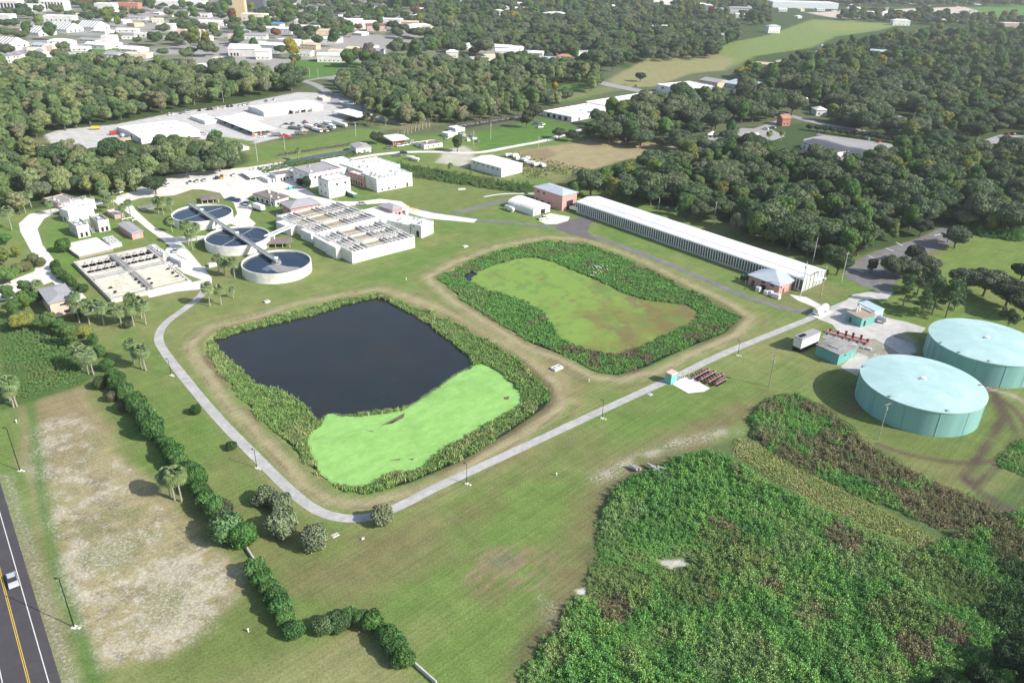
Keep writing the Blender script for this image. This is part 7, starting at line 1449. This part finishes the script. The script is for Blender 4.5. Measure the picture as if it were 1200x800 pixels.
# palms: (base px, height factor, label)
PALMS=[(122,381,1.0),(135,377,.85),(143,384,.95),(157,372,1.0),(157,382,1.0),(166,373,.9),(171,380,1.0),(116,374,.8),(105,380,.8),(92,368,.9),(104,373,.8),(93,378,.9),
 (153,252,.85),(146,256,.8),(128,250,.9),(134,246,.9),(226,293,1.1),(231,285,1.0),(221,287,1.2),(202,272,.8),(192,252,1.0),(186,250,.9),(201,248,.8),(264,323,.9),(257,321,.9),(259,357,.9),(275,326,1.0),(246,359,1.0),(273,349,.55),
 (20,476,1.05),(12,470,.9),(16,477,.8),(104,438,1.1),(96,432,1.0),(110,439,.9),(213,588,1.1),(200,582,1.0),(205,586,.9),(166,432,1.0),(171,434,1.0),(157,425,.9),(14,270,1.3),(61,252,.8),(37,243,.9),(30,249,.9),
 (528,205,.8),(48,350,.9),(50,200,.9),(124,240,1.0),(240,204,.9),(175,214,1.0),(160,218,.9),(900,168,1.0),(915,166,.9),(853,196,1.0),(848,199,.9),(862,164,.9),(838,168,1.0),(452,148,.7),(350,188,.8)]
near_lab={0:'among the group below the filter basin',}
def near_of(a,b_):
    L=[((150,378),'in the palm group below the filter basin'),((95,373),'beside the beige shed'),((143,250),'along the drive above the white slab tank'),((226,288),'left of the middle round basin'),((193,252),'left of the upper round basin'),((262,330),'left of the nearest round basin'),((252,357),'by the path bend below the filter basin'),((16,474),'at the left edge beside the field'),((103,436),'at the top of the diagonal hedge'),((206,585),'in the clump halfway down the bare field'),((165,430),'on the lawn left of path'),((14,270),'at the left margin above the drive'),((40,247),'at the edge of the strip wood'),((200,210),'in the strip wood above the parking'),((870,175),'among the oaks at the right centre'),((350,188),'by the ditch'),((452,148),'beside the depot canopy'),((528,205),'in the cane belt')]
    return min(L,key=lambda q:(q[0][0]-a)**2+(q[0][1]-b_)**2)[1]
cntp={}
ORD=['first','second','third','fourth','fifth','sixth','seventh','eighth','ninth','tenth','eleventh','twelfth','thirteenth','fourteenth','fifteenth','sixteenth']
grp={}
for p_ in PALMS: grp.setdefault(near_of(p_[0],p_[1]),[]).append(p_)
for nr_,lst in grp.items():
    lst.sort()
    for i,(a,b_,s) in enumerate(lst):
        x,y=G(a,b_); plant('palm',x,y,s*1.28,jitc((.135,.185,.075),.14),'cabbage palm '+nr_+('' if len(lst)==1 else ', '+ORD[i]+' from the left'),'cabbage palms on the plant grounds')
# street trees along the far road
for i in range(13):
    a=948+i*9; b_=153+i*1.3; x,y=G(a,b_); plant('oak',x,y,.42,jitc((.05,.06,.04),.1),'small street tree in row along road by apartments, '+ORDW[i]+' from the left','row of street trees by the road')
grow_woods()
SRC=[CROWN['oak'][i] for i in range(4)]+[CROWN['tall'][i] for i in range(4)]
scatter('distant_woods','far tree canopy spreading over the town to the top of the view',[(x,y,0,s,random.uniform(0,6.28),random.randrange(4)+(0 if k=='oak' else 4),t) for x,y,k,s,t in far_pts],SRC,tilt=.05)
print('far trees',len(far_pts))
# ---------------- haze ----------------
hz=MB().box(-9000,-200,-6,9000,14000,125).obj('haze',None); hm=bpy.data.materials.new('haze_air'); hm.use_nodes=True; n=hm.node_tree; n.nodes.remove(n.nodes['Principled BSDF'])
pv=n.nodes.new('ShaderNodeVolumePrincipled'); pv.inputs['Color'].default_value=(.92,.95,1,1); pv.inputs['Density'].default_value=.00008; pv.inputs['Anisotropy'].default_value=.2
n.links.new(pv.outputs[0],n.nodes['Material Output'].inputs['Volume']); hz.data.materials.append(hm); hz['kind']='stuff'; hz['label']='thin pale haze over the site'
